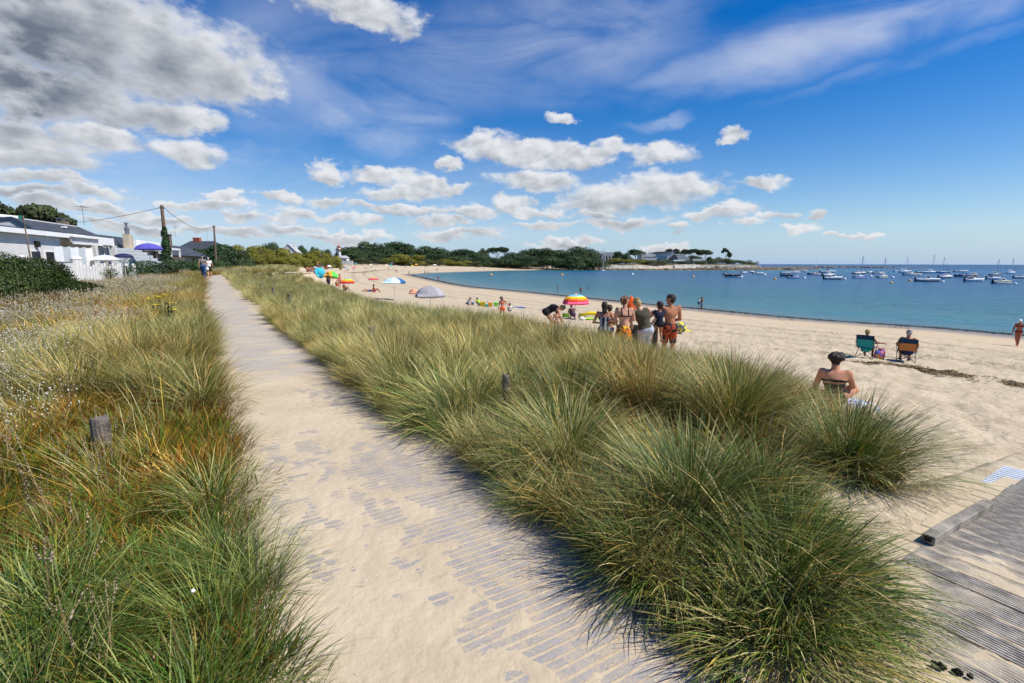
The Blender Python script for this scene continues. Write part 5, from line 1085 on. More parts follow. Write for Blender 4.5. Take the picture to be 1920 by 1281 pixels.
def rockfield(name, label, boxes, n_, smin, smax, m, zf=0.6):
    r_ = np.random.default_rng(len(label)); V, Fs, o_ = [], [], 0; protos = [rock_mesh(s_, m) for s_ in range(4)]; PV = []
    for p in protos: co = np.empty(len(p.vertices)*3); p.vertices.foreach_get('co', co); PV.append((co.reshape(-1, 3), [tuple(f.vertices) for f in p.polygons if len(f.vertices) == 4]))
    for _ in range(n_):
        x0, y0, x1, y1, wd, zb_, ht = boxes[r_.integers(len(boxes))]; t = r_.uniform(); off = r_.normal(0, .45)*wd; X_ = x0+(x1-x0)*t; Y_ = y0+(y1-y0)*t+off; s_ = r_.uniform(smin, smax); v, f = PV[r_.integers(4)]; a = r_.uniform(0, 6.28); c_, q_ = math.cos(a), math.sin(a)
        z_ = zb_+ht*math.exp(-(off/wd)**2*2)*r_.uniform(.2, 1)-s_*.3; v2 = np.stack([(v[:, 0]*c_-v[:, 1]*q_)*s_*1.5+X_, (v[:, 0]*q_+v[:, 1]*c_)*s_+Y_, v[:, 2]*s_*zf+z_], 1); V.append(v2); Fs.append(np.array(f)+o_); o_ += len(v2)
    o = npmesh(name, np.concatenate(V), np.concatenate(Fs), m); return tag(o, label, 'rocks', kind='stuff')
rockfield('shore_rocks', 'dark brown weed-covered rocks along the water below the sea wall', [(62, 412, 135, 400, 7, SEA, 1.4), (125, 400, 200, 418, 8, SEA, 1.9), (190, 418, 262, 455, 9, SEA, 2.2), (230, 450, 300, 480, 6, SEA, 1.0)], 1500, .8, 2.3, M_ROCK)
rockfield('headland_rocks', 'pale boulders banked against the headland', [(160, 428, 232, 462, 5, -1.8, 2.4)], 320, .8, 2.0, M_ROCKL)
rockfield('reef_rocks', 'long low dark reef reaching out to sea beyond the boats', [(270, 560, 380, 640, 9, SEA, 1.6), (400, 700, 560, 720, 10, SEA, 2.3), (330, 640, 430, 700, 8, SEA, 1.2), (560, 730, 640, 760, 6, SEA, .7)], 900, 1.2, 3.4, M_ROCK)

# ------------------------------------------------------------------ boats
def hull(mb, L, B, H, sheer=.35, n=9, bowr=1.):
    """open-topped lofted hull, bow at +x, waterline z=0"""
    secs = []
    for i_ in range(n):
        t = i_/(n-1); x_ = -L/2+L*t; b_ = B/2*(1-max(0, (t-.45)/.55)**2.2)*(.88+.12*min(1, t*3)); b_ = max(b_, .02); top_ = H*(1+sheer*t*t); sl = L*.05*max(0, t-.6)/.4
        secs.append([(x_+sl*0, -b_*.15, -.25), (x_, -b_*.72, -.05), (x_+sl, -b_, top_*.8), (x_+sl*1.4, -b_*.97, top_), (x_+sl*1.4, b_*.97, top_), (x_+sl, b_, top_*.8), (x_, b_*.72, -.05), (x_, b_*.15, -.25)])
    V = [p for s_ in secs for p in s_]; k = 8; Fq = [(i_*k+j, (i_+1)*k+j, (i_+1)*k+(j+1) % k, i_*k+(j+1) % k) for i_ in range(n-1) for j in range(k)]
    Fq += [tuple(range(k)), tuple((n-1)*k+j for j in range(k-1, -1, -1))]; mb.add(V, Fq)
MATH = dict(white=M_WPAINT, navy=mat('navy_hull', (.015, .03, .10), .3, .05), blue=mat('blue_hull', (.02, .09, .42), .3, .05), dark=mat('dark_hull', (.03, .035, .045), .4, .1), olive=mat('olive_hull', (.30, .31, .20), .5, .1), grey=M_GREYW)
M_RED = mat('red_paint', (.5, .03, .03), .5); M_BUOYW = mat('buoy_white', (.8, .8, .78), .4); M_BUOYO = mat('buoy_orange', (.85, .38, .03), .4)
def boat(px, py, wpx, kind, c, label, flip=1, mast=None, yaw=None, stripe=None):
    p = atz(px, py, SEA); d = p.y; L = max(wpx/FP*d*.80, 2.2); L = min(L, 11); e_ = empty('sailboat' if mast else 'motorboat', p, 0, label, 'sailboat' if mast else 'motorboat')
    e_.rotation_euler.z = (0 if flip > 0 else math.pi)+(random.uniform(-.35, .35) if yaw is None else yaw); B = L*.34; H = .085*L+.28
    mb = MB(); mb.m = 0; hull(mb, L, B, H); mb.build('hull', MATH[c], e_, True)
    mb = MB(); mb.add([(-L*.48, -B*.42, H+.02), (L*.15, -B*.46, H+.04), (L*.42, -B*.16, H*1.3), (L*.42, B*.16, H*1.3), (L*.15, B*.46, H+.04), (-L*.48, B*.42, H+.02)], [(0,1,2,3,4,5)]); mb.build('deck', M_WPAINT if kind != 'rib' else M_GREYW, e_)
    if c != 'white' or kind == 'cabin': mb = MB(); hull(mb, L*1.01, B*1.012, H*.42, .2); mb.build('boot_stripe', M_NAVY if c == 'white' else M_WPAINT, e_, True)
    if kind in ('cabin', 'big'):
        mb = MB(); h_ = .16*L if kind == 'cabin' else .2*L; mb.add([(-L*.12, -B*.3, H), (L*.24, -B*.28, H), (L*.24, B*.28, H), (-L*.12, B*.3, H), (-L*.1, -B*.26, H+h_), (L*.08, -B*.24, H+h_), (L*.08, B*.24, H+h_), (-L*.1, B*.26, H+h_)], [(0,1,5,4),(1,2,6,5),(2,3,7,6),(3,0,4,7),(4,5,6,7)]); mb.build('cabin', M_WPAINT, e_)
        mb = MB(); mb.add([(L*.22, -B*.24, H+.1), (L*.22, B*.24, H+.1), (L*.095, B*.22, H+h_*.92), (L*.095, -B*.22, H+h_*.92)], [(0,1,2,3)]); mb.box((-L*.01, 0, H+h_*.62), (L*.16, B*.575, h_*.42)); mb.build('windscreen', M_GLASS, e_)
    elif kind in ('open', 'rib'):
        mb = MB(); mb.box((-.02*L, 0, H+.32), (L*.09, B*.35, .65)); mb.build('console', M_WPAINT, e_); mb = MB(); mb.add([(L*.06, -B*.17, H+.6), (L*.06, B*.17, H+.6), (L*.02, B*.15, H+1.0), (L*.02, -B*.15, H+1.0)], [(0,1,2,3)]); mb.build('windscreen', M_GLASS, e_); mb = MB(); mb.box((-L*.2, 0, H+.2), (.5, B*.5, .4)); mb.build('seat', M_DARK, e_)
    if not mast or kind == 'cabin': mb = MB(); mb.lathe([(.10, -.3), (.14, 0), (.2, H*.7), (.22, H+.25), (.15, H+.5), (.04, H+.55)], 8, (-L*.53, 0, 0)); mb.build('outboard', M_DARK, e_)
    if kind == 'rib': 
        mb = MB()
        for s_ in (-1, 1): mb.tube([(-L*.5, s_*B*.46, H), (L*.1, s_*B*.47, H), (L*.36, s_*B*.3, H*1.15), (L*.5, 0, H*1.3)], [.22, .22, .2, .17], 8)
        mb.build('tube', M_DARK if c == 'dark' else MATH[c], e_, True)
    if mast:
        tz = aty(px, mast, p.y).z-SEA; mb = MB(); mb.tube([(L*.08, 0, H), (L*.08, 0, tz)], [.14, .10], 6); mb.build('mast', mat('alloy', (.55, .56, .58), .4, 0), e_); mb = MB(); mb.tube([(L*.08, 0, H+1.1), (-L*.38, 0, H+1.15)], .11, 6); mb.build('boom', MATH['navy'] if c in ('blue', 'navy') else M_WPAINT, e_)
        mb = MB(); mb.tube([(L*.08, 0, tz*.97), (L*.5, 0, H*1.3)], .03, 3); mb.tube([(L*.08, 0, tz*.97), (-L*.48, 0, H)], .03, 3); mb.build('stay', M_METAL, e_)
        mb = MB(); mb.add([(-L*.1, -B*.25, H), (L*.25, -B*.18, H), (L*.25, B*.18, H), (-L*.1, B*.25, H), (-L*.1, -B*.2, H+.5), (L*.2, -B*.12, H+.35), (L*.2, B*.12, H+.35), (-L*.1, B*.2, H+.5)], [(0,1,5,4),(1,2,6,5),(2,3,7,6),(3,0,4,7),(4,5,6,7)]); mb.build('coachroof', M_WPAINT, e_)
    return e_
BT = [(1130,508.5,10,'sail','white','lone white sailboat with tall mast moored off the sea wall',1,465),
(1360,516,12,'open','navy','small navy dinghy directly behind the dark launch nearest the swimmers',1),(1374,520,34,'rib','dark','dark inflatable launch with white console, leftmost of the near boats',1),
(1395,512.5,15,'cabin','white','small white cabin boat right of the leftmost dark launch',1),(1410,511,13,'cabin','white','white boat touching the rocks behind its low neighbour',-1),(1421,514.5,22,'open','white','low white launch just right of the leftmost group',1),
(1472,513,20,'cabin','white','white boat farthest back above the dark inflatable with helmsman seat',1),(1474,519,26,'rib','dark','dark inflatable boat left of the blue-striped launch',-1),(1488,522,26,'open','blue','blue and white launch near the orange buoy',1),(1490,512,26,'cabin','grey','grey cabin cruiser behind the blue and white launch',1),(1508,510,14,'cabin','white','small white boat moored right of the grey cabin cruiser',1),
(1527,516,30,'open','navy','long navy boat with pale deck left of the white cabin cruisers',-1),(1551,511.5,30,'big','white','tall white cruiser behind two white launches',1),(1553,518,32,'cabin','white','white cabin boat between tall cruiser and front launch',1),(1561,524,38,'cabin','white','foremost white launch left of the blue sailboat',1),
(1612,521.5,30,'sail','blue','deep blue hulled sailboat with bare mast left of centre of the moorings',1,480),(1611,514,30,'cabin','white','white cruiser hidden behind the deep blue sailboat',1),(1631,512,18,'cabin','white','small white cabin boat behind and right of the blue sailboat',1),(1648,513.5,26,'open','grey','long grey launch behind the pale olive sailboat',1),(1655,521,30,'sail','olive','pale olive hulled sailboat moored beside the blue one',1,483),
(1680,510,12,'big','white','bright white tub-like boat far back between two masts',1),(1697,511,28,'sail','white','white sailboat in the back row with thin mast',1,481),(1708,516.5,40,'open','grey','long grey boat behind the white cruiser with dark waterline',-1),(1729,512,22,'cabin','white','white cabin boat in front of the back-row sailboat',1),(1746,512,26,'sail','white','tall-masted white sailboat in the middle of the back row',1,477),
(1738,528,46,'cabin','white','large white cruiser with dark waterline near the front',1),(1769,512.5,26,'sail','blue','small blue sailboat with furled blue sail in the back row',-1,482),(1772,521.5,36,'cabin','white','white cruiser with dark canopy right of the large front cruiser',1),(1801,510.5,26,'open','white','low white launch alone in the far back row',1),(1804,520,30,'rib','navy','navy inflatable with upright console amid the right group',1),
(1824,519,34,'cabin','dark','black hulled cabin boat in the right-hand cluster',1),(1826,528,44,'open','white','long white open boat in front of the black hulled one',1),(1862,524,28,'open','white','white launch with outboard between two bigger boats',1),(1867,517,28,'sail','navy','navy sailboat with white deck in the right cluster',1,486),
(1878,532,42,'cabin','olive','olive and white boat lowest and nearest in the right cluster',1),(1895,513,24,'sail','white','white sailboat at the right end of the back row',1,483),(1913,522,26,'cabin','white','white boat cut by the right edge of the photo',1),(1530,498.6,8,'sail','white','distant sailboat on the horizon beyond the left reef',1,482),(1563,498,6,'sail','grey','tiny distant sailboat above the middle of the reef',1,487),(1447,497.3,5,'sail','white','tiny white sail near the headland tip on the horizon',1,491)]
for t_ in BT: boat(*t_[:6], flip=t_[6], mast=t_[7] if len(t_) > 7 else None)
BY = [(1434,516,1,'white buoy beside the leftmost moored boats'),(1508,522,1,'white buoy right of the blue and white launch'),(1584,524,1,'white buoy at the bow of the foremost white launch'),(1633,519,1,'white buoy between the blue and olive sailboats'),(1674,521,1,'white buoy right of the olive sailboat'),(1768,529,1,'white buoy at the bow of the large white cruiser'),(1904,533,1,'white buoy right of the olive and white boat'),(1390,520,1,'white buoy at the bow of the leftmost dark launch'),(1186,515,1,'single white buoy in open water right of the sailboat'),
(1453,524,0,'orange buoy left of the blue and white launch'),(1671,531,0,'orange buoy in open water below the olive sailboat'),(1300,520,0,'orange buoy alone in the middle of the bay'),(1706,527,0,'yellowish buoy left of the large white cruiser'),(921,516,0,'yellow buoy nearest the inner corner of the bay'),(1054,516,0,'yellow buoy between inner corner and lone sailboat')]
for px, py, w_, lb in BY:
    p = atz(px, py, SEA); r_ = 2.6/FP*p.y; mb = MB(); mb.lathe([(r_*.3, -r_*.6), (r_*.9, -r_*.2), (r_, .2*r_), (r_*.75, r_*.75), (r_*.25, r_*1.05), (r_*.1, r_*1.2)], 12); e_ = empty('mooring_buoy', p, 0, lb, 'buoy', 'mooring buoys in the bay'); mb.build('float', M_BUOYW if w_ else M_BUOYO, e_, True); mb = MB(); mb.tube([(0, 0, r_*1.1), (.02, 0, r_*1.4)], r_*.08, 5); mb.build('ring', M_METAL, e_)

# ------------------------------------------------------------------ people: one continuous skin surface grown over a skeleton
def surface_nets(D, org, h):
    nx, ny, nz = D.shape; ins = D < 0; idx = np.full((nx-1, ny-1, nz-1), -1, np.int64); acc = np.zeros((nx-1, ny-1, nz-1, 3), np.float32); cnt = np.zeros((nx-1, ny-1, nz-1), np.float32)
    cor = [(i, j, k) for i in (0, 1) for j in (0, 1) for k in (0, 1)]
    def sub(c): return D[c[0]:nx-1+c[0], c[1]:ny-1+c[1], c[2]:nz-1+c[2]]
    for a in cor:
        for ax in range(3):
            if a[ax] == 0:
                b = list(a); b[ax] = 1; A, B = sub(a), sub(b); m = (A < 0) != (B < 0)
                t = np.where(m, A/(A-B+1e-12), 0)
                for q in range(3): acc[..., q] += np.where(m, a[q]+(t if q == ax else 0), 0)
                cnt += m
    cm = cnt > 0; n = int(cm.sum()); idx[cm] = np.arange(n); I = np.argwhere(cm); V = (I+acc[cm]/cnt[cm][:, None])*h+org; Fs = []
    for ax in range(3):
        u, v = [(1, 2), (2, 0), (0, 1)][ax]; sl0 = [slice(1, -1)]*3; sl0[ax] = slice(0, -1); sl1 = [slice(1, -1)]*3; sl1[ax] = slice(1, None)
        A, B = ins[tuple(sl0)], ins[tuple(sl1)]; m = A != B; e = np.argwhere(m); e[:, u] += 1; e[:, v] += 1; aa = A[m]
        q = []
        for du, dv in ((-1, -1), (0, -1), (0, 0), (-1, 0)): c = e.copy(); c[:, u] += du; c[:, v] += dv; q.append(idx[c[:, 0], c[:, 1], c[:, 2]])
        q = np.stack(q, 1); q = np.where(aa[:, None], q, q[:, ::-1]); Fs.append(q)
    return V, np.concatenate(Fs)
def sdf_build(prims, h):
    """prims: (a, b, ra, rb, k, squash) tapered capsules or ('e', centre, radii, k)"""
    lo = np.full(3, 1e9); hi = -lo
    for p in prims:
        if isinstance(p[0], str): c = np.array(p[1]); r = np.array(p[2]); lo = np.minimum(lo, c-r); hi = np.maximum(hi, c+r)
        else:
            for q, r in ((p[0], p[2]), (p[1], p[3])): lo = np.minimum(lo, np.array(q)-r); hi = np.maximum(hi, np.array(q)+r)
    lo -= 2.5*h; hi += 2.5*h; n = np.ceil((hi-lo)/h).astype(int)+1; D = np.full(n, 1., np.float32)
    for p in prims:
        if isinstance(p[0], str): c = np.array(p[1]); r = np.array(p[2]); k = p[3]; l, u = c-r, c+r; pad = k+2.5*h
        else: A = np.array(p[0], float); B = np.array(p[1], float); ra, rb, k = p[2:5]; pad = k+2.5*h; l = np.minimum(A-ra, B-rb); u = np.maximum(A+ra, B+rb)
        i0 = np.maximum(((l-pad-lo)/h).astype(int), 0); i1 = np.minimum(((u+pad-lo)/h).astype(int)+2, n)
        X, Y, Z = [lo[q]+h*np.arange(i0[q], i1[q]) for q in range(3)]; X = X[:, None, None]; Y = Y[None, :, None]; Z = Z[None, None, :]
        if isinstance(p[0], str):
            x_, y_, z_ = (X-c[0])/r[0], (Y-c[1])/r[1], (Z-c[2])/r[2]; s_ = np.sqrt(x_*x_+y_*y_+z_*z_); d = (s_-1)*r.min()*.5+(s_-1)*.5*float(np.sort(r)[1])
        else:
            ab = B-A; L2 = float(ab@ab)+1e-9; t = np.clip(((X-A[0])*ab[0]+(Y-A[1])*ab[1]+(Z-A[2])*ab[2])/L2, 0, 1)
            d = np.sqrt((X-A[0]-t*ab[0])**2+(Y-A[1]-t*ab[1])**2+(Z-A[2]-t*ab[2])**2)-(ra+(rb-ra)*t)
        S = D[i0[0]:i1[0], i0[1]:i1[1], i0[2]:i1[2]]; hh = np.clip(.5+.5*(S-d)/k, 0, 1); D[i0[0]:i1[0], i0[1]:i1[1], i0[2]:i1[2]] = S*(1-hh)+d*hh-k*hh*(1-hh)
    return surface_nets(D, lo, h)
def V3(*a): return np.array(a, float)
STAND = dict(pel=(0,0,.93), che=(0,.0,1.24), nek=(0,-.01,1.44), hed=(0,.02,1.58), look=(0,1,0), shL=(-.175,0,1.39), elL=(-.235,-.03,1.10), haL=(-.24,.04,.86), shR=(.175,0,1.39), elR=(.235,-.03,1.10), haR=(.24,.04,.86),
             hiL=(-.085,0,.90), knL=(-.10,.01,.49), anL=(-.10,-.03,.09), hiR=(.085,0,.90), knR=(.10,.01,.49), anR=(.10,-.03,.09))
def pose(**k): d = dict(STAND); d.update(k); return d
WALK = pose(knL=(-.09,.16,.50), anL=(-.09,.22,.09), knR=(.09,-.04,.48), anR=(.09,-.30,.13), elL=(-.25,-.12,1.12), haL=(-.24,-.12,.87), elR=(.24,.05,1.11), haR=(.23,.20,.90))
BEND = pose(pel=(0,-.22,.86), che=(0,.03,1.02), nek=(0,.24,1.08), hed=(0,.38,1.02), look=(0,.6,-.8), shL=(-.17,.18,1.05), elL=(-.2,.26,.78), haL=(-.14,.38,.57), shR=(.17,.18,1.05), elR=(.2,.26,.78), haR=(.14,.38,.57), hiL=(-.085,-.20,.83), hiR=(.085,-.20,.83), knL=(-.11,.02,.48), knR=(.11,.02,.48), anL=(-.11,-.10,.09), anR=(.11,-.10,.09))
SITC = pose(pel=(0,0,.42), che=(0,-.10,.72), nek=(0,-.12,.93), hed=(0,-.09,1.07), shL=(-.18,-.11,.88), elL=(-.29,-.02,.66), haL=(-.29,.24,.64), shR=(.18,-.11,.88), elR=(.29,-.02,.66), haR=(.29,.24,.64), hiL=(-.09,.03,.42), knL=(-.13,.44,.46), anL=(-.13,.50,.09), hiR=(.09,.03,.42), knR=(.13,.44,.46), anR=(.13,.50,.09))
SITG = pose(pel=(0,0,.12), che=(0,.03,.42), nek=(0,.06,.63), hed=(0,.11,.77), shL=(-.19,.04,.57), elL=(-.30,.12,.32), haL=(-.16,.34,.25), shR=(.19,.04,.57), elR=(.29,.14,.33), haR=(.22,.36,.24), hiL=(-.10,.04,.13), knL=(-.36,.38,.20), anL=(.04,.44,.07), hiR=(.10,.04,.13), knR=(.36,.36,.22), anR=(-.06,.36,.09))
SITK = pose(pel=(0,0,.12), che=(0,-.04,.42), nek=(0,-.05,.63), hed=(0,-.02,.77), shL=(-.18,-.05,.57), elL=(-.26,.05,.34), haL=(-.16,.3,.36), shR=(.18,-.05,.57), elR=(.26,.05,.34), haR=(.16,.3,.36), hiL=(-.09,.04,.12), knL=(-.12,.38,.42), anL=(-.12,.60,.08), hiR=(.09,.04,.12), knR=(.12,.38,.42), anR=(.12,.60,.08))
LIE = pose(pel=(0,0,.13), che=(0,-.32,.15), nek=(0,-.53,.15), hed=(0,-.68,.17), look=(0,0,1), shL=(-.18,-.47,.13), elL=(-.30,-.25,.08), haL=(-.26,-.02,.07), shR=(.18,-.47,.13), elR=(.30,-.25,.08), haR=(.26,-.02,.07), hiL=(-.09,.03,.12), knL=(-.11,.42,.14), anL=(-.12,.82,.08), hiR=(.09,.03,.12), knR=(.11,.40,.30), anR=(.12,.72,.08))
CROUCH = pose(pel=(0,-.10,.28), che=(0,.10,.55), nek=(0,.24,.72), hed=(0,.34,.83), look=(0,.9,-.4), shL=(-.18,.2,.66), elL=(-.24,.36,.45), haL=(-.14,.52,.30), shR=(.18,.2,.66), elR=(.24,.36,.45), haR=(.14,.52,.30), hiL=(-.09,-.08,.28), knL=(-.16,.30,.46), anL=(-.13,.05,.09), hiR=(.09,-.08,.28), knR=(.16,.26,.10), anR=(.13,-.12,.07))
SKN = {}
def skin(c):
    k = tuple(c)
    if k not in SKN:
        m = mat('skin_%d' % len(SKN), c, .62, .14, 5, spec=.2, bump=.003, bscale=25)
        m.node_tree.nodes['Principled BSDF'].inputs['Subsurface Weight'].default_value = .08; m.node_tree.nodes['Principled BSDF'].inputs['Subsurface Radius'].default_value = (.02, .008, .004); SKN[k] = m
    return SKN[k]
TAN = (.42, .205, .115); FAIR = (.60, .36, .25); RED = (.55, .27, .18); BRN = (.30, .13, .065); DTAN = (.36, .16, .08)
HAIRC = dict(dark=(.018,.012,.009), brown=(.07,.035,.018), blond=(.42,.28,.11), auburn=(.13,.05,.02), grey=(.4,.38,.35), lbrown=(.16,.085,.04))
CLM = {}
def cloth(c, pat=None, c2=None, sc=14):
    k = (tuple(c), pat)
    if k not in CLM:
        m = mat('fabric_%d' % len(CLM), c, .85, .08, 10, spec=.2, bump=.003, bscale=30)
        if pat:
            t = m.node_tree; gg = NG(t); b = t.nodes['Principled BSDF']; oc = gg.n('ShaderNodeTexCoord').outputs['Object']
            if pat == 'stripes': f = gg.ss(gg.m('SINE', gg.m('MULTIPLY', gg.sep(oc)[0], sc*6.283)), -.15, .15)
            elif pat == 'hstripes': f = gg.ss(gg.m('SINE', gg.m('MULTIPLY', gg.sep(oc)[1], sc*6.283)), -.15, .15)
            else: f = gg.ss(gg.noise(oc, sc, 2, .5), .47, .53)
            c_ = gg.mix(f, c, c2)
            if pat == 'flowers': c_ = gg.mix(gg.ss(gg.noise(gg.v('ADD', oc, (3, 7, 1)), sc*.8, 2, .5), .56, .60), c_, (.75, .42, .03))
            gg.set(b.inputs['Base Color'], c_)
        CLM[k] = m
    return CLM[k]
def person(px, py, label, P=STAND, H=1.68, yaw=0., sk=TAN, hair='dark', hs='short', wear=(), loc=None, res=.02, hero=False, fat=1., child=False, headk=1., group=None, sink=0., cat='person', sky=True):
    """yaw 0 = facing away from the photographer (towards +Y)"""
    loc = ground(px, py) if loc is None else loc; t_ = empty('person', (loc[0], loc[1], loc[2]-sink), R(yaw), label, cat, group)
    J = {k: V3(*v) for k, v in P.items()}; S = H/1.7; w = fat*(1 if not child else .92); hk = headk*(1.28 if child else 1.)
    pel, che, nek, hed = J['pel'], J['che'], J['nek'], J['hed']; up = nek-che; up = up/np.linalg.norm(up); lat = J['shR']-J['shL']; lat /= np.linalg.norm(lat); fwd = np.cross(up, lat); 
    look = J['look']/np.linalg.norm(J['look']); pr = []; k = .035; seg_names = []
    def cap(nm, a, b, ra, rb, kk=k): pr.append((a, b, ra*w, rb*w, kk)); seg_names.append((nm, a, b))
    wst = pel*.45+che*.55-up*.02
    cap('torso', pel-lat*.055, pel+lat*.055, .108, .108); cap('torso', pel+up*.02, wst, .112, .100, .05); cap('torso', wst, che, .100, .112, .05); cap('torso', che-lat*.05, che+lat*.05, .105, .105, .05)
    cap('torso', che+up*.06-lat*.09, che+up*.06+lat*.09, .085, .085, .05); cap('torso', J['shL']*.8+che*.2, J['shR']*.8+che*.2, .062, .062, .05); cap('neck', nek-up*.05, nek*.4+hed*.6, .058, .052, .03)
    gl = pel-fwd*.045-up*.03
    cap('torso', gl-lat*.06, gl+lat*.06, .092, .092, .04)
    for s in 'LR':
        sh, el, ha, hi, kn, an_ = [J[q+s] for q in ('sh', 'el', 'ha', 'hi', 'kn', 'an')]
        cap('arm'+s, sh, el, .052, .040, .03); cap('fore'+s, el, ha, .040, .027, .02)
        cap('thigh'+s, hi, kn, .088, .054, .035); cap('shin'+s, kn, kn*.62+an_*.38-fwd*.012, .052, .052, .02); cap('shin'+s, kn*.62+an_*.38-fwd*.012, an_, .050, .036, .02)
        ft = V3(look[0], look[1], 0); ft = V3(0, 1, 0) if P is not LIE else V3(0, .3, .95)
        if P is LIE: cap('foot'+s, an_, an_+V3(0, .04, .14), .036, .026, .02)
        else: cap('foot'+s, an_+V3(0, -.03, -.045), an_+V3(0, .11, -.062), .036, .026, .02); cap('foot'+s, an_+V3(0, .06, -.06), an_+V3(.0, .155, -.068), .030, .020, .02)
        # hand: palm, four fingers, thumb
        d = ha-el; d /= np.linalg.norm(d); sd_ = np.cross(d, V3(0, 0, 1)) if abs(d[2]) < .9 else V3(0, 1, 0)*(1 if s == 'R' else 1); sd_ = sd_-d*(sd_@d); sd_ /= np.linalg.norm(sd_); nn = np.cross(d, sd_); fb = .8 if child else 1.
        pr.append((ha-d*.01, ha+d*.06*fb, .026*fb, .024*fb, .015)); seg_names.append(('hand'+s, ha, ha+d*.06)); pr.append((ha+d*.03-sd_*.016, ha+d*.065+sd_*.020, .020*fb, .018*fb, .012)); seg_names.append(('hand'+s, ha, ha+d*.06))
        if hero:
            for q, ln in ((-1.5, .068), (-.5, .078), (.5, .074), (1.5, .058)):
                b0 = ha+d*.075+sd_*q*.017; m0 = b0+d*ln*.5+nn*.008; pr.append((b0, m0, .0105, .0095, .004)); seg_names.append(('hand'+s, b0, m0)); e0 = m0+d*ln*.40+nn*.026; pr.append((m0, e0, .0095, .0085, .004)); seg_names.append(('hand'+s, m0, e0))
            b0 = ha+d*.02-sd_*.026; m0 = b0+d*.035-sd_*.022+nn*.01; pr.append((b0, m0, .0125, .011, .006)); seg_names.append(('hand'+s, b0, m0)); pr.append((m0, m0+d*.03-sd_*.004+nn*.01, .011, .0095, .004)); seg_names.append(('hand'+s, m0, m0+d*.03))
        else: pr.append((ha+d*.06, ha+d*.135*fb+nn*.02, .020, .013, .012)); seg_names.append(('hand'+s, ha, ha+d*.13)); pr.append((ha+d*.02-sd_*.02, ha+d*.07-sd_*.04, .012, .010, .008)); seg_names.append(('hand'+s, ha, ha+d*.1))
    # head with brow, nose, mouth, chin and ears
    hu = hed-nek; hu /= np.linalg.norm(hu); lk = look-hu*(look@hu)*.85; lk /= np.linalg.norm(lk); hl = np.cross(lk, hu); hl /= np.linalg.norm(hl); hu = np.cross(hl, lk)
    def hc(nm, a, ra, b=None, rb=None, kk=.012): pr.append((a, a+V3(0, 0, 1e-4) if b is None else b, ra*hk, (ra if rb is None else rb)*hk, kk)); seg_names.append((nm, a, a+V3(0, 0, 1e-4) if b is None else b))
    c0 = hed+hu*.015; f = lambda a, b, c_: hed+(lk*a+hl*b+hu*c_)*hk
    hc('head', f(-.018, 0, .035), .085, f(.022, 0, .030), .078, .03); hc('head', f(.012, 0, 0), .068, f(.040, 0, -.062), .042, .03); hc('head', f(.078, 0, .018), .018, f(.105, 0, -.012), .013); hc('head', f(.082, -.028, .036), .013, f(.082, .028, .036), .013)
    hc('head', f(.074, -.018, -.047), .014, f(.074, .018, -.047), .014); hc('head', f(.070, 0, -.080), .020); hc('head', f(.060, -.036, -.01), .020); hc('head', f(.060, .036, -.01), .020)
    for s_ in (-1, 1): hc('head', f(-.004, s_*.080, .015), .014, f(-.014, s_*.084, -.018), .010)
    pr2 = [((np.array(a)*S), (np.array(b)*S), ra*S, rb*S, kk*S) for a, b, ra, rb, kk in pr]
    V, Fq = sdf_build(pr2, res); V = V.astype(np.float32)
    body = npmesh('body', V, Fq, skin(sk), smooth=True, parent=t_)
    # nearest bone for clothing
    Vs = V/S; best = np.full(len(V), 9e9); nmi = np.zeros(len(V), int); tt = np.zeros(len(V))
    for i, ((nm, a, b), p_) in enumerate(zip(seg_names, pr)):
        ab = b-a; L2 = ab@ab+1e-9; t = np.clip((Vs-a)@ab/L2, 0, 1); d = np.linalg.norm(Vs-a-t[:, None]*ab, axis=1)-(p_[2]+(p_[3]-p_[2])*t); m = d < best; best[m] = d[m]; nmi[m] = i; tt[m] = t[m]
    nms = np.array([q[0] for q in seg_names])[nmi]; axis = nek-pel; tz = ((Vs-pel)@axis)/(axis@axis); latc = (Vs-che)@lat; fw = (Vs-che)@fwd
    th = {s: ((Vs-J['hi'+s])@(J['kn'+s]-J['hi'+s]))/((J['kn'+s]-J['hi'+s])@(J['kn'+s]-J['hi'+s])) for s in 'LR'}
    vn_ = np.empty(len(V)*3, np.float32); body.data.vertices.foreach_get('normal', vn_); vn_ = vn_.reshape(-1, 3)
    isT = nms == 'torso'; isTh = (nms == 'thighL') | (nms == 'thighR'); thp = np.where(nms == 'thighL', th['L'], th['R']); arm = (nms == 'armL') | (nms == 'armR'); armt = tt
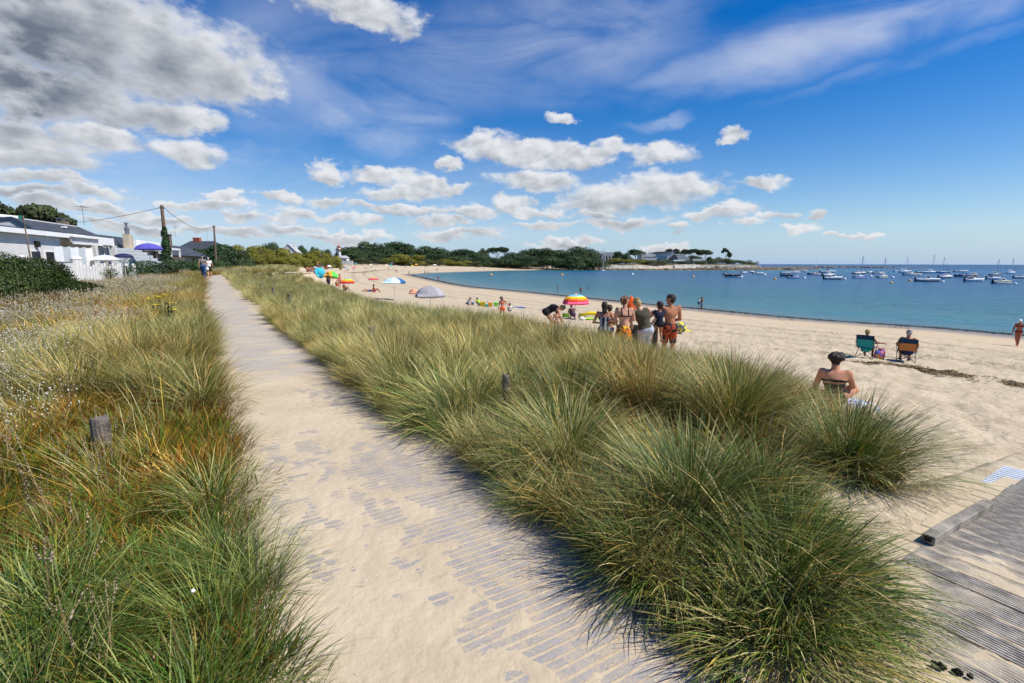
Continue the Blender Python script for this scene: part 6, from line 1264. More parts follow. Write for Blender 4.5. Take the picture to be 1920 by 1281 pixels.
    for (gname, kind, m_, *opt) in wear:
        off = .010; A = opt[0] if opt else None
        if kind == 'bikini_top': sel = isT & (tz > .56) & (tz < .70) & ((tz < .645) | (fw > .02))
        elif kind == 'strap': sel = (isT | arm) & (np.abs(np.abs(latc)-.085) < .016) & (tz > .62)
        elif kind == 'bikini_bottom': sel = (isT & (tz < .10)) | (isTh & (thp < .12))
        elif kind == 'trunks': sel = (isT & (tz < .12)) | (isTh & (thp < (A or .5))); off = .016
        elif kind == 'shorts': sel = (isT & (tz < .20)) | (isTh & (thp < (A or .75))); off = .020
        elif kind == 'trousers': sel = (isT & (tz < .20)) | isTh | np.isin(nms, ['shinL', 'shinR']); off = .022
        elif kind == 'swimsuit': sel = (isT & (tz < (.70)) & (tz > -9)) | (isTh & (thp < .10)) | (isT & (np.abs(np.abs(latc)-.06-.10*(tz-.7)) < .014) & (tz >= .70))
        elif kind == 'tshirt': sel = (isT & (tz > .10)) | (arm & (tt < (A or .55))); off = .022
        elif kind == 'vest': sel = (isT & (tz > .02) & (np.abs(latc) < .165)); off = .024
        elif kind == 'shoes': sel = np.isin(nms, ['footL', 'footR']); off = .012
        elif kind == 'lowback': sel = isT & (tz < .52)
        elif kind == 'towel': sel = isT & (tz > .35) & (tz < .95); off = .03
        fm = sel[Fq].all(1)
        if fm.sum() < 3: continue
        us, inv = np.unique(Fq[fm], return_inverse=True); Vg = V[us]+vn_[us]*off*S
        npmesh(gname, Vg, inv.reshape(-1, 4), m_, smooth=True, parent=t_)
    # hair
    def hb(prims, nm, m_, rs=None):
        q = [((np.array(a)*S), (np.array(b)*S), ra*S*hk, rb*S*hk, kk*S) for a, b, ra, rb, kk in prims]; v, ff = sdf_build(q, rs or min(res, .014)); 
        v = v+(np.array([vn(v[:, 0]+v[:, 2], v[:, 1]-v[:, 2]*.7, 60, 3)-.5]).T)*.010*S*(2.2 if hs == 'curly' else 1)
        npmesh(nm, v, ff, m_, smooth=True, parent=t_)
    hm = mat('hair_'+hair, HAIRC[hair], .55, .35, 60, spec=.4, bump=.01, bscale=90) if hair else None
    base_h = [(f(-.030, 0, .045), f(.012, 0, .055), .088, .080, .02), (f(-.035, 0, .0), f(-.030, 0, -.03), .078, .066, .03)]
    if hs == 'short': hb(base_h, 'hair', hm)
    elif hs == 'curly': hb(base_h+[(f(-.03+.05*math.cos(a), .07*math.sin(a), .05+.03*math.cos(3*a)), f(-.04+.06*math.cos(a), .078*math.sin(a), .03), .056, .05, .01) for a in np.linspace(0, 6.28, 9)]+[(f(-.02, 0, .085), f(.02, 0, .09), .06, .055, .01)], 'hair', hm)
    elif hs == 'ponytail': hb(base_h+[(f(-.10, 0, .07), f(-.15, 0, .03), .03, .035, .01), (f(-.15, 0, .03), f(-.13, .01, -.10), .035, .018, .01)], 'hair', hm)
    elif hs == 'long': hb(base_h+[(f(-.06, -.03, -.02), f(-.075, -.03, -.17), .055, .035, .02), (f(-.06, .03, -.02), f(-.075, .03, -.19), .055, .03, .02)], 'hair', hm)
    elif hs == 'bun': hb(base_h+[(f(-.07, .02, .11), f(-.04, -.02, .13), .045, .04, .01), (f(-.03, .0, .14), f(-.01, .0, .16), .03, .02, .006), (f(-.10, 0, .09), f(-.11, .02, .10), .03, .025, .01)], 'hair', hm)
    elif hs == 'cap':
        if hair: hb([(f(-.030, 0, .02), f(-.02, 0, -.01), .083, .075, .02)], 'hair', hm)
        cm = wear_cap.get(label, M_WPAINT); hb([(f(-.018, 0, .050), f(.015, 0, .052), .088, .084, .01), (f(.07, -.03, .045), f(.125, -.02, .035), .016, .010, .006), (f(.07, .03, .045), f(.125, .02, .035), .016, .010, .006), (f(.08, 0, .048), f(.135, 0, .036), .016, .010, .006)], 'cap', cm)
    if hero:
        mb = MB()
        for s_ in (-1, 1): c = f(.074, s_*.031, .014)*S; mb.lathe([(.001, -.009), (.007, -.006), (.009, 0), (.007, .006), (.001, .009)], 8, tuple(c))
        mb.build('eyes', M_DARK, t_, True)
    return t_
wear_cap = {}
BLK = cloth((.012, .012, .016)); NVY = cloth((.02, .03, .08)); WHT = cloth((.75, .75, .72)); ORA = cloth((.80, .10, .03)); REDC = cloth((.55, .03, .04)); TUR = cloth((.03, .42, .36)); BLU = cloth((.04, .12, .42)); LIM = cloth((.38, .70, .03)); GRN = cloth((.10, .22, .03)); KHA = cloth((.075, .068, .045)); LGY = cloth((.42, .46, .52)); PNK = cloth((.62, .10, .18)); YEL_ = cloth((.78, .58, .03)); GRY = cloth((.18, .17, .17)); JEAN = cloth((.03, .08, .22)); SKY_ = cloth((.12, .40, .65))
def pnt(px, py, Y): q = aty(px, py, Y); return Vector((q.x, q.y, max(hz1(q.x, q.y), SEA-.0)))

# the seated bather in front
L0 = 'woman with curly dark hair sitting on sand behind the grass, bare shoulders, black top'
person(0, 0, L0, pose(**{**SITG, 'knL': (-.20, .44, .14), 'elL': (-.26, .10, .30), 'haL': (-.18, .30, .16)}), 1.80, -26, (.50, .235, .14), 'dark', 'curly', [('swimsuit', 'lowback', BLK), ('top', 'bikini_top', BLK)], loc=pnt(1560, 760, 8.55), res=.0105, hero=True, fat=1.12)
tp = pnt(1595, 765, 8.9); tw = empty('beach_towel', (tp.x-.28, tp.y-.25, tp.z+.02), R(-30), 'white and blue striped towel under the dark-haired seated woman', 'towel'); 
def towel_mesh(mb, L, W_, wrink=.02, n=14):
    V = [(-L/2+L*i/n, -W_/2+W_*j/8, .012+wrink*vn(i*1.0, j*1.0, .5, 3)) for i in range(n+1) for j in range(9)]; mb.add([(a, b, float(c)) for a, b, c in V], [(i*9+j, (i+1)*9+j, (i+1)*9+j+1, i*9+j+1) for i in range(n) for j in range(8)]); 
    mb.add([(-L/2, -W_/2, 0), (L/2, -W_/2, 0), (L/2, W_/2, 0), (-L/2, W_/2, 0)], [(3, 2, 1, 0)])
mb = MB(); towel_mesh(mb, 1.0, .8, .05); mb.build('cloth', cloth((.72, .74, .78), 'spots', (.06, .10, .35), 16), tw, True)
p = ground(1662, 797); e_ = empty('flip_flops', p, R(20), 'pair of dark sandals lying on sand near the grass edge right of the towel', 'sandals')
for s_ in (-.09, .09): mb = MB(); mb.lathe([(.05, 0), (.052, .02), (.048, .025)], 12, (s_, 0, .01), 1, 2.5); mb.build('sole', GRY, e_); mb = MB(); mb.tube([(s_-.045, -.01, .03), (s_, .05, .055), (s_+.045, -.01, .03)], .008, 5); mb.build('strap', BLK, e_)

# folding camp chairs
def camp_chair(x, y, z, yaw, label, c_top, c_back, c_seat):
    t_ = empty('camp_chair', (x, y, z), R(yaw), label, 'camping chair', 'folding chairs on the beach'); fr = mat('black_tube', (.02, .02, .025), .4)
    def sheet(nm, pts_, m_): 
        mb = MB(); n_ = 6; V = []
        for i in range(n_+1):
            for j in range(n_+1):
                u, v_ = i/n_, j/n_; a = [Vector(q) for q in pts_]; q = a[0].lerp(a[1], u).lerp(a[3].lerp(a[2], u), v_); nrm = (a[1]-a[0]).cross(a[3]-a[0]).normalized(); V.append(tuple(q-nrm*.05*math.sin(math.pi*u)*(.5+.5*math.sin(math.pi*v_))))
        mb.add(V, [(i*(n_+1)+j, (i+1)*(n_+1)+j, (i+1)*(n_+1)+j+1, i*(n_+1)+j+1) for i in range(n_) for j in range(n_)]); o = mb.build(nm, m_, t_, True); md = o.modifiers.new('s', 'SOLIDIFY'); md.thickness = .012
    sheet('seat', [(-.26, -.20, .44), (.26, -.20, .44), (.26, .24, .46), (-.26, .24, .46)], c_seat); sheet('backrest', [(-.27, -.22, .46), (.27, -.22, .46), (.27, -.32, .76), (-.27, -.32, .76)][::1], c_back); sheet('head_band', [(-.27, -.325, .76), (.27, -.325, .76), (.27, -.36, .93), (-.27, -.36, .93)], c_top)
    for a, b in (((-.28, -.30, .02), (.26, -.20, .44)), ((.28, -.30, .02), (-.26, -.20, .44)), ((-.28, .28, .02), (.26, .24, .45)), ((.28, .28, .02), (-.26, .24, .45)), ((-.28, -.30, .02), (-.28, .25, .45)), ((.28, -.30, .02), (.28, .25, .45))): mb = MB(); mb.tube([a, b], .011, 6); mb.build('leg', fr, t_)
    for s_ in (-1, 1):
        mb = MB(); mb.tube([(s_*.28, -.24, .40), (s_*.28, -.37, .94)], .011, 6); mb.build('back_post', fr, t_); mb = MB(); mb.tube([(s_*.30, -.28, .64), (s_*.31, .0, .62), (s_*.31, .26, .65)], [.022, .026, .026], 6); mb.build('armrest', c_top, t_); mb = MB(); mb.tube([(s_*.29, .25, .45), (s_*.31, .24, .64)], .010, 5); mb.build('arm_post', fr, t_)
    return t_
pA = ground(1622, 672); pB = ground(1697, 679); TEALD = cloth((.012, .045, .09))
camp_chair(pA.x, pA.y, pA.z, -48, 'folding camp chair with navy top band and turquoise back, left of the pair', TEALD, cloth((.03, .30, .30)), TEALD); camp_chair(pB.x, pB.y, pB.z, -36, 'folding camp chair with navy band and orange-brown back, right of the pair', TEALD, cloth((.52, .20, .07)), TEALD)
lw = 'woman with pale blond hair in turquoise dress sitting in the left camp chair'; person(0, 0, lw, pose(**{**SITC, 'haR': (.50, .18, .66), 'elR': (.33, -.02, .68)}), 1.62, -48, BRN, 'blond', 'short', [('dress', 'tshirt', TUR, .12), ('skirt', 'shorts', TUR, .5)], loc=pA, res=.014, hero=True)
wear_cap['man in grey t-shirt, dark cap and jeans walking away on the path'] = BLK
lm = 'bare-backed man in grey cap sitting in the right camp chair'; wear_cap[lm] = GRY; person(0, 0, lm, SITC, 1.78, -36, (.46, .215, .12), 'grey', 'cap', [('shorts', 'shorts', NVY, .8), ('shoes', 'shoes', NVY)], loc=pB, res=.014, hero=True, fat=1.15)
p = ground(1648, 674); e_ = empty('beach_bag', p, R(15), 'bright orange, pink and blue beach bag between the two camp chairs', 'bag'); mb = MB(); mb.lathe([(.16, 0), (.20, .04), (.21, .25), (.18, .36)], 14, sx=1.15, sy=.6); mb.build('body', cloth((.75, .12, .05), 'flowers', (.08, .12, .45), 9), e_, True)
mb = MB(); mb.lathe([(.05, .30), (.10, .34), (.09, .42), (.03, .45)], 8, (.03, 0, 0)); mb.build('bundle', cloth((.55, .5, .45), 'spots', (.25, .05, .10), 14), e_, True)
for s_ in (-1, 1): mb = MB(); mb.tube([(-.10, s_*.09, .33), (-.05, s_*.11, .50), (.05, s_*.11, .50), (.10, s_*.09, .33)], .010, 5); mb.build('handle', PNK, e_)
l_ = 'woman in dark red bikini and white cap walking along the waterline at right edge'; wear_cap[l_] = WHT; person(1906, 649, l_, pose(**{**WALK, 'hed': (0, .07, 1.56), 'che': (0, .03, 1.24), 'look': (0, 1, -.3)}), 1.62, 118, (.36, .13, .07), 'dark', 'cap', [('bikini_top', 'bikini_top', cloth((.18, .02, .02))), ('bikini_bottom', 'bikini_bottom', cloth((.18, .02, .02)))], res=.016, fat=1.12)

# the standing group
YG = 11.9
g1 = pnt(1131, 650, YG+.3); person(0, 0, 'girl in dark and silver striped racerback swimsuit, leftmost of the standing group', pose(elL=(-.30, -.04, 1.12), haL=(-.10, .14, 1.08), elR=(.30, -.04, 1.12), haR=(.10, .14, 1.08)), 1.50, -5, TAN, 'dark', 'long', [('swimsuit', 'swimsuit', cloth((.015, .018, .035), 'stripes', (.28, .33, .42), 9))], loc=g1, res=.0125, hero=True, fat=.9)
g1b = pnt(1141, 645, YG+1.0); person(0, 0, 'child in dark bikini mostly hidden behind the girl in striped swimsuit', pose(elR=(.32, .02, 1.15), haR=(.18, .16, .98)), 1.40, 20, TAN, 'brown', 'short', [('bikini_top', 'bikini_top', NVY), ('strap', 'strap', NVY), ('bikini_bottom', 'bikini_bottom', NVY)], loc=g1b, res=.016, fat=.85)
g2 = pnt(1168, 655, 11.5); person(0, 0, 'woman with auburn ponytail in black bikini top and flowered sarong, her back to us', pose(look=(.8, .7, -.05), hed=(.015, .03, 1.59), elL=(-.22, .02, 1.12), haL=(-.14, .20, 1.02), elR=(.25, .06, 1.14), haR=(.16, .26, 1.08)), 1.66, 0, (.55, .30, .20), 'auburn', 'ponytail', [('bikini_top', 'bikini_top', BLK), ('strap', 'strap', BLK)], loc=g2, res=.0115, hero=True)
sg = [o for o in bpy.data.objects if o.name.startswith('person')][-1]
mb = MB(); mb.lathe([(.15, .97), (.172, .90), (.185, .82), (.20, .6), (.225, .35), (.235, .28)], 22, sx=1.0, sy=.80); so = mb.build('sarong', cloth((.015, .03, .012), 'flowers', (.70, .16, .01), 9), sg, True); md = so.modifiers.new('s', 'SOLIDIFY'); md.thickness = .008
mb = MB(); mb.tube([(.02, .09, 1.60), (.065, .065, 1.605), (.085, .0, 1.61)], .006, 5); mb.lathe([(.002, -.018), (.022, -.012), (.024, 0), (.018, .015)], 8, (.068, .075, 1.585)); mb.build('sunglasses', M_DARK, sg)
g3 = pnt(1203, 655, 11.7); person(0, 0, 'woman with blond updo, olive sleeveless shirt and grey shorts, hand on hip', pose(pel=(.07, -.02, .92), che=(-.01, .02, 1.23), nek=(-.07, .06, 1.42), hed=(-.13, .10, 1.53), look=(-.5, 1, -.4), shL=(-.19, .06, 1.36), elL=(-.28, .10, 1.12), haL=(-.20, .28, .98), shR=(.13, .04, 1.40), elR=(.35, -.02, 1.22), haR=(.20, .02, 1.02), hiL=(-.01, 0, .90), hiR=(.15, 0, .90), knR=(.14, .02, .49), anR=(.16, -.02, .09), knL=(-.01, .03, .49), anL=(-.03, 0, .09)), 1.68, 0, FAIR, 'blond', 'bun', [('shorts', 'shorts', LGY, .88), ('shirt', 'vest', KHA)], loc=g3, res=.0115, hero=True, fat=1.12)
g4 = pnt(1253, 655, 11.8); person(0, 0, 'bare-chested dark-haired man carrying a small child on his left arm', pose(look=(-1, .5, -.05), elL=(-.22, .12, 1.08), haL=(-.20, .30, 1.06), shR=(.20, 0, 1.40), elR=(.26, .06, 1.12), haR=(.0, .20, 1.02)), 1.76, 0, (.44, .19, .10), 'dark', 'short', [('swim_shorts', 'shorts', cloth((.015, .02, .03), 'spots', (.35, .06, .02), 7), .85)], loc=g4, res=.0115, hero=True)
g5 = g4+Vector((-.30, -.12, .0)); CAR = pose(pel=(.02, 0, .32), che=(0, 0, .60), nek=(0, 0, .82), hed=(0, .02, .97), look=(-.3, 1, 0), shL=(-.16, 0, .76), elL=(-.30, .02, .58), haL=(-.46, .05, .38), shR=(.15, .02, .77), elR=(.26, .10, .66), haR=(.30, .2, .80), hiL=(-.07, 0, .30), knL=(-.22, .02, .02), anL=(-.30, -.04, -.24), hiR=(.09, 0, .30), knR=(.10, .05, .0), anR=(.12, -.02, -.28))
person(0, 0, 'small child wrapped in a dark cloth held on the bare-chested man arm', CAR, 1.12, 5, (.40, .18, .10), 'dark', 'short', [('wrap', 'tshirt', cloth((.014, .018, .04)), .0), ('trunks', 'trunks', BLK, .25)], loc=(g5.x, g5.y, g5.z+.86), res=.0125, hero=True, child=True)
# things the group holds or stands by
q = aty(1183, 575, 12.1); mb = MB(); mb.lathe([(.03, -.22), (.12, -.20), (.15, -.05), (.10, .14), (.03, .24), (.01, .28)], 12, sy=.5); tag(mb.build('inflatable_float', cloth((.85, .14, .02)), None, True, q), 'bright orange inflatable float held between the sarong woman and the olive shirt', 'float')
for (px, w_, h_, Y, lb) in ((1186, .34, .52, 12.3, 'upright black beach bag visible between flowered sarong and grey shorts'), (1222, .30, .66, 12.2, 'tall black folded windbreak with red edge right of the grey shorts')):
    q = pnt(px, 640, Y); e_ = empty('beach_bag' if px < 1200 else 'windbreak', (q.x, q.y, q.z+(.42 if px < 1200 else .30)), R(8), lb, 'bag' if px < 1200 else 'windbreak'); mb = MB(); mb.lathe([(w_*.44, 0), (w_*.5, .04), (w_*.5, h_*.9), (w_*.42, h_)], 12, sy=.45); mb.build('body', BLK, e_, True); mb = MB(); mb.tube([(w_*.48, 0, .02), (w_*.5, 0, h_*.5), (w_*.46, 0, h_)], .012, 5); mb.build('trim', REDC if px > 1200 else GRY, e_)
# sunbather with yellow ball
q = ground(1262, 618); q = ground(1258, 620); person(0, 0, 'sunbather lying on a yellow towel right of the standing group, arm over head', pose(**{**LIE, 'elL': (-.34, -.62, .22), 'haL': (-.12, -.80, .34), 'look': (0, 0, 1)}), 1.62, -80, RED, 'brown', 'short', [('bikini_top', 'bikini_top', REDC), ('bikini_bottom', 'bikini_bottom', REDC)], loc=q+Vector((0, 0, .02)), res=.018)
mb = MB(); towel_mesh(mb, 1.8, .9); tag(mb.build('beach_towel', YEL_, None, True, (q.x+.2, q.y, q.z)), 'yellow towel under the reclining sunbather', 'towel'); q2 = ground(1276, 624); mb = MB(); R_ = .30; mb.lathe([(R_*math.sin(a), -R_*math.cos(a)) for a in np.linspace(.12, 3.02, 11)], 16, (0, 0, R_)); tag(mb.build('beach_ball', cloth((.80, .66, .06), 'spots', (.16, .17, .16), 5), None, True, q2), 'yellow and grey beach ball in front of the reclining sunbather', 'ball')
# mother, toddler
q = ground(1034, 626); person(0, 0, 'dark-haired mother in black swimsuit bending over a toddler', BEND, 1.72, -85, (.50, .25, .16), 'dark', 'bun', [('swimsuit', 'swimsuit', BLK), ('shirt', 'tshirt', BLK, .05), ('shorts', 'trunks', BLK, .18)], loc=q, res=.0125, hero=True, fat=1.12)
q = ground(1043, 628); person(0, 0, 'toddler in beige trunks standing with back to us before the bending mother', pose(elR=(.24, .06, 1.12), haR=(.34, .14, .90), look=(.3, 1, -.3), hed=(0, .03, 1.55)), .98, 5, (.46, .22, .13), 'brown', 'short', [('trunks', 'trunks', cloth((.42, .24, .15)), .25)], loc=q, res=.010, hero=True, child=True)
# rainbow parasol and things beneath
RB = [(0.16, cloth((.85, .28, .02))), (.30, SKY_), (.42, cloth((.25, .62, .70))), (.58, cloth((.92, .62, .02))), (.72, cloth((.90, .28, .02))), (.86, cloth((.85, .06, .03))), (1., cloth((.90, .12, .25)))]
YP = ground(1083, 600).y; parasol_px(1080, 551, 569, 50, YP, None, 'rainbow striped parasol with red and pink rim behind the bending mother', rings=RB)
q = ground(1074, 597); person(0, 0, 'person in dark top crouching under the rainbow parasol', CROUCH, 1.65, 15, DTAN, 'dark', 'short', [('top', 'tshirt', cloth((.10, .05, .06)), .3), ('shorts', 'shorts', cloth((.05, .02, .06)), .7)], loc=q, res=.017)
q = pnt(1062, 592, YP-.3)
for (px, Y, lb) in ((1061, YP-.4, 'lime green beach bag left of the crouching person'), (1091, YP-.3, 'lime green fabric bag right of the parasol pole')):
    q = ground(px, 596); e_ = empty('beach_bag', q, R(10), lb, 'bag'); mb = MB(); mb.add([(-.24, -.13, 0), (.24, -.13, 0), (.24, .13, 0), (-.24, .13, 0), (-.21, -.12, .33), (.19, -.12, .30), (.19, .12, .30), (-.21, .12, .33)], [(3,2,1,0),(4,5,6,7),(0,1,5,4),(1,2,6,5),(2,3,7,6),(3,0,4,7)]); mb.build('body', GRN, e_); mb = MB(); mb.tube([(-.15, -.135, .28), (-.02, -.14, .14), (.14, -.135, .27)], .012, 5); mb.build('strap', LIM, e_)
q = ground(1107, 599); mb = MB(); towel_mesh(mb, 1.1, .5, .09); tag(mb.build('beach_towel', LIM, None, True, q), 'crumpled lime towel on sand right of the rainbow parasol', 'towel'); q = ground(1091, 601); mb = MB(); mb.lathe([(.05, 0), (.20, .05), (.24, .16), (.12, .25), (.02, .27)], 9, sy=.7); tag(mb.build('plastic_bag', WHT, None, True, q), 'white crumpled bag at the foot of the rainbow parasol', 'bag')
q = aty(1115, 568, 30); q = pnt(1115, 569, 24); mb = MB(); mb.tube([(-.75, 0, .18), (-.2, 0, .26), (.6, 0, .2), (.85, 0, .16)], [.04, .10, .09, .03], 8); tag(mb.build('inflatable_mattress', YEL_, None, True, (q.x, q.y, q.z+.55)), 'long yellow inflatable behind the rainbow parasol', 'inflatable')
q = ground(1063, 620); e_ = empty('bucket', q, 0, 'pale turquoise beach bucket beside the toddler', 'bucket'); mb = MB(); mb.lathe([(.08, 0), (.115, .2), (.12, .205), (.105, .2), (.075, .02)], 12); mb.build('pail', cloth((.25, .6, .6)), e_, True); mb = MB(); mb.tube([(-.11, 0, .2), (-.07, 0, .30), (.07, 0, .30), (.11, 0, .2)], .006, 5); mb.build('handle', M_WPAINT, e_)
q = ground(1015, 618); e_ = empty('beach_bag', q, R(-10), 'red patterned beach bag at the grass edge left of the toddler', 'bag'); mb = MB(); mb.lathe([(.16, 0), (.22, .05), (.22, .26), (.19, .32)], 12, sy=.6); mb.build('body', cloth((.50, .08, .05), 'spots', (.30, .32, .30), 12), e_, True); mb = MB(); mb.tube([(-.1, 0, .3), (0, 0, .42), (.1, 0, .3)], .01, 5); mb.build('handle', GRY, e_)
# children left
q = ground(942, 606); person(0, 0, 'girl with long dark hair in orange bikini bending down with arms spread', pose(pel=(0, -.04, .92), che=(0, .04, 1.2), nek=(-.05, .14, 1.38), hed=(-.10, .20, 1.50), look=(-.6, .8, -.7), shL=(-.19, .12, 1.33), elL=(-.26, .22, 1.05), haL=(-.30, .28, .80), shR=(.14, .08, 1.38), elR=(.32, .02, 1.20), haR=(.46, .06, .98)), 1.36, -10, (.48, .22, .13), 'brown', 'long', [('bikini_top', 'bikini_top', ORA), ('strap', 'strap', ORA), ('bikini_bottom', 'bikini_bottom', ORA)], loc=q, res=.0125, hero=True, fat=.88)
q = ground(956, 584); person(0, 0, 'small blond-brown child in white top behind the orange bikini girl', SITK, 1.2, 10, TAN, 'lbrown', 'short', [('top', 'tshirt', WHT, .5), ('shorts', 'shorts', NVY)], loc=q, res=.018, child=True)
q = ground(877, 573); person(0, 0, 'small boy in blue checked shirt playing in sand, leftmost of the toy group', CROUCH, 1.18, -60, TAN, 'brown', 'short', [('shirt', 'tshirt', cloth((.10, .16, .28), 'stripes', (.5, .5, .5), 12), .6), ('shorts', 'shorts', NVY)], loc=q, res=.018, child=True)
q = ground(898, 574); person(0, 0, 'boy in lime green t-shirt playing with the sand toys', CROUCH, 1.22, 40, TAN, 'lbrown', 'short', [('shirt', 'tshirt', LIM, .6), ('shorts', 'shorts', GRY)], loc=q, res=.018, child=True)
for (px, py, Y, c, lb, s_) in ((905, 574, 20.2, YEL_, 'yellow sand toy truck nearest the lime shirt boy', .2), (912, 575, 20.0, TUR, 'turquoise sand mould beside the yellow toy', .12), (919, 574, 20.3, cloth((.85, .4, .03)), 'orange-yellow bucket in the middle of the toys', .17), (930, 573, 20., cloth((.15, .75, .08)), 'bright green bucket beside the orange bikini girl', .17), (886, 571, 22, BLU, 'small blue spade between the two boys', .12)):
    q = ground(px, py+1); s_ *= 1.3; e_ = empty('sand_toy', q, 0, lb, 'sand toy'); mb = MB(); mb.lathe([(s_*.7, 0), (s_, s_*1.5), (s_*1.05, s_*1.55), (s_*.9, s_*1.5), (s_*.6, s_*.2)], 10); mb.build('pail', c, e_, True); mb = MB(); mb.tube([(-s_, 0, s_*1.5), (-s_*.5, 0, s_*2.2), (s_*.5, 0, s_*2.2), (s_, 0, s_*1.5)], .008, 5); mb.build('handle', M_WPAINT, e_)
q = ground(972, 577); mb = MB(); towel_mesh(mb, 1.3, .9, .05); tag(mb.build('beach_towel', BLU, None, True, q), 'blue towel lying right of the orange bikini girl', 'towel')
# walking couple on the path
pc = PATH; q = aty(380, 495, 38.5); qz = hz1(q.x, q.y); person(0, 0, 'man in grey t-shirt, dark cap and jeans walking away on the path', WALK, 1.76, 30, TAN, 'grey', 'cap', [('tshirt', 'tshirt', GRY, .6), ('jeans', 'trousers', JEAN), ('shoes', 'shoes', BLK)], loc=(q.x, q.y, qz+.01), res=.02)
wear_cap['x'] = BLK
q = aty(391, 495, 38.8); qz = hz1(q.x, q.y); person(0, 0, 'white-haired woman with white top, dark shorts and shoulder bag walking beside the man', pose(**{**WALK, 'knR': (.09, .12, .50), 'anR': (.09, .16, .09), 'knL': (-.09, -.02, .48), 'anL': (-.09, -.2, .12)}), 1.62, 30, RED, 'grey', 'short', [('top', 'tshirt', WHT, .4), ('shorts', 'shorts', cloth((.05, .04, .04)), .8)], loc=(q.x, q.y, qz+.01), res=.02)
q = aty(388.5, 503, 38.3); e_ = empty('shoulder_bag', q, R(25), 'white shoulder bag hanging between the couple on the path', 'bag'); mb = MB(); mb.lathe([(.06, -.18), (.11, -.12), (.10, .02), (.06, .07)], 10, sy=.55); mb.build('body', WHT, e_, True); mb = MB(); mb.tube([(-.06, 0, .08), (.02, 0, .40), (.06, 0, .08)], .012, 5); mb.build('strap', WHT, e_)

# parasols and tent along the beach
parasol_px(739, 520, 531, 44, 40, [cloth((.42, .62, .72)), cloth((.62, .78, .85)), cloth((.42, .62, .72)), cloth((.03, .13, .32)), cloth((.62, .78, .85)), cloth((.5, .7, .8)), cloth((.62, .78, .85)), cloth((.03, .13, .32))], 'pale blue and navy parasol standing alone on open sand')
parasol_px(700, 520.5, 525, 21, 56, None, 'small red and pink striped parasol left of the pale blue one', rings=[(.3, REDC), (.5, YEL_), (.75, REDC), (1., PNK)])
parasol_px(651, 522, 531, 28, 42, None, 'rainbow striped parasol with orange-red valance at the grass edge', rings=[(.2, SKY_), (.35, cloth((.1, .5, .12))), (.55, YEL_), (.78, cloth((.9, .3, .02))), (1., REDC)])
parasol_px(622, 508, 520, 27, 47, [cloth((.90, .35, .02)), cloth((.90, .35, .02)), cloth((.92, .40, .03)), cloth((.10, .60, .08)), cloth((.16, .65, .10)), cloth((.92, .40, .03)), cloth((.90, .35, .02)), cloth((.92, .40, .03))], 'orange and green parasol leaning before the turquoise one', rz=R(140), tilt=(10, 20))
parasol_px(607, 507, 519, 22, 48.5, [cloth((.05, .48, .62))], 'turquoise parasol tipped on its side next to the orange and green one', tilt=(62, 70), drop=.3)
# grey parasol behind the crest
parasol_px(806, 535.5, 556, 57, 30, [cloth((.30, .295, .31)), cloth((.36, .35, .37))], 'large grey parasol standing low behind the grass crest')
parasol_px(775, 541, 551, 17, 33, [cloth((.62, .30, .20))], 'small salmon-pink parasol peeping out left of the large grey one')
for (px, yt, yb, w_, Y, c, lb) in ((581, 503, 507, 9, 70, WHT, 'white parasol at the left end of the crowded beach corner'), (591, 500, 503, 9, 95, LGY, 'pale grey parasol behind the leftmost white one'), (597, 501.5, 505, 8, 88, WHT, 'small white parasol right of the pale grey one'), (617, 497, 500.5, 10, 120, WHT, 'white parasol alone at the dune top below the white wall'), (649, 500.5, 503, 8, 100, SKY_, 'small blue parasol with pink neighbour at the back of the beach'), (647, 499.5, 502, 8, 106, PNK, 'small pink parasol touching the blue one'), (664, 500, 502.6, 7, 108, PNK, 'lone pink parasol right of the blue and pink pair'),
  (695, 495.5, 498, 6, 190, WHT, 'tiny white parasol under the olive shrubs'), (667, 493.5, 495.5, 4, 250, TUR, 'tiny turquoise parasol near the white wall end'), (724, 496.5, 498.5, 5, 200, WHT, 'tiny pale parasol left of the turquoise speck'), (733, 496, 498.5, 6, 195, TUR, 'tiny turquoise parasol below the yellow-green shrub'), (780, 494.5, 497, 6, 230, cloth((.85, .35, .03)), 'tiny orange parasol below the big yellow-green shrub'), (773, 497, 499, 5, 215, YEL_, 'tiny yellow parasol left of the orange speck'), (815, 495.5, 497.5, 7, 240, WHT, 'tiny white parasol by the distant shrubs right of the orange one')):
    parasol_px(px, yt, yb, w_, Y, [c], lb, n=6)
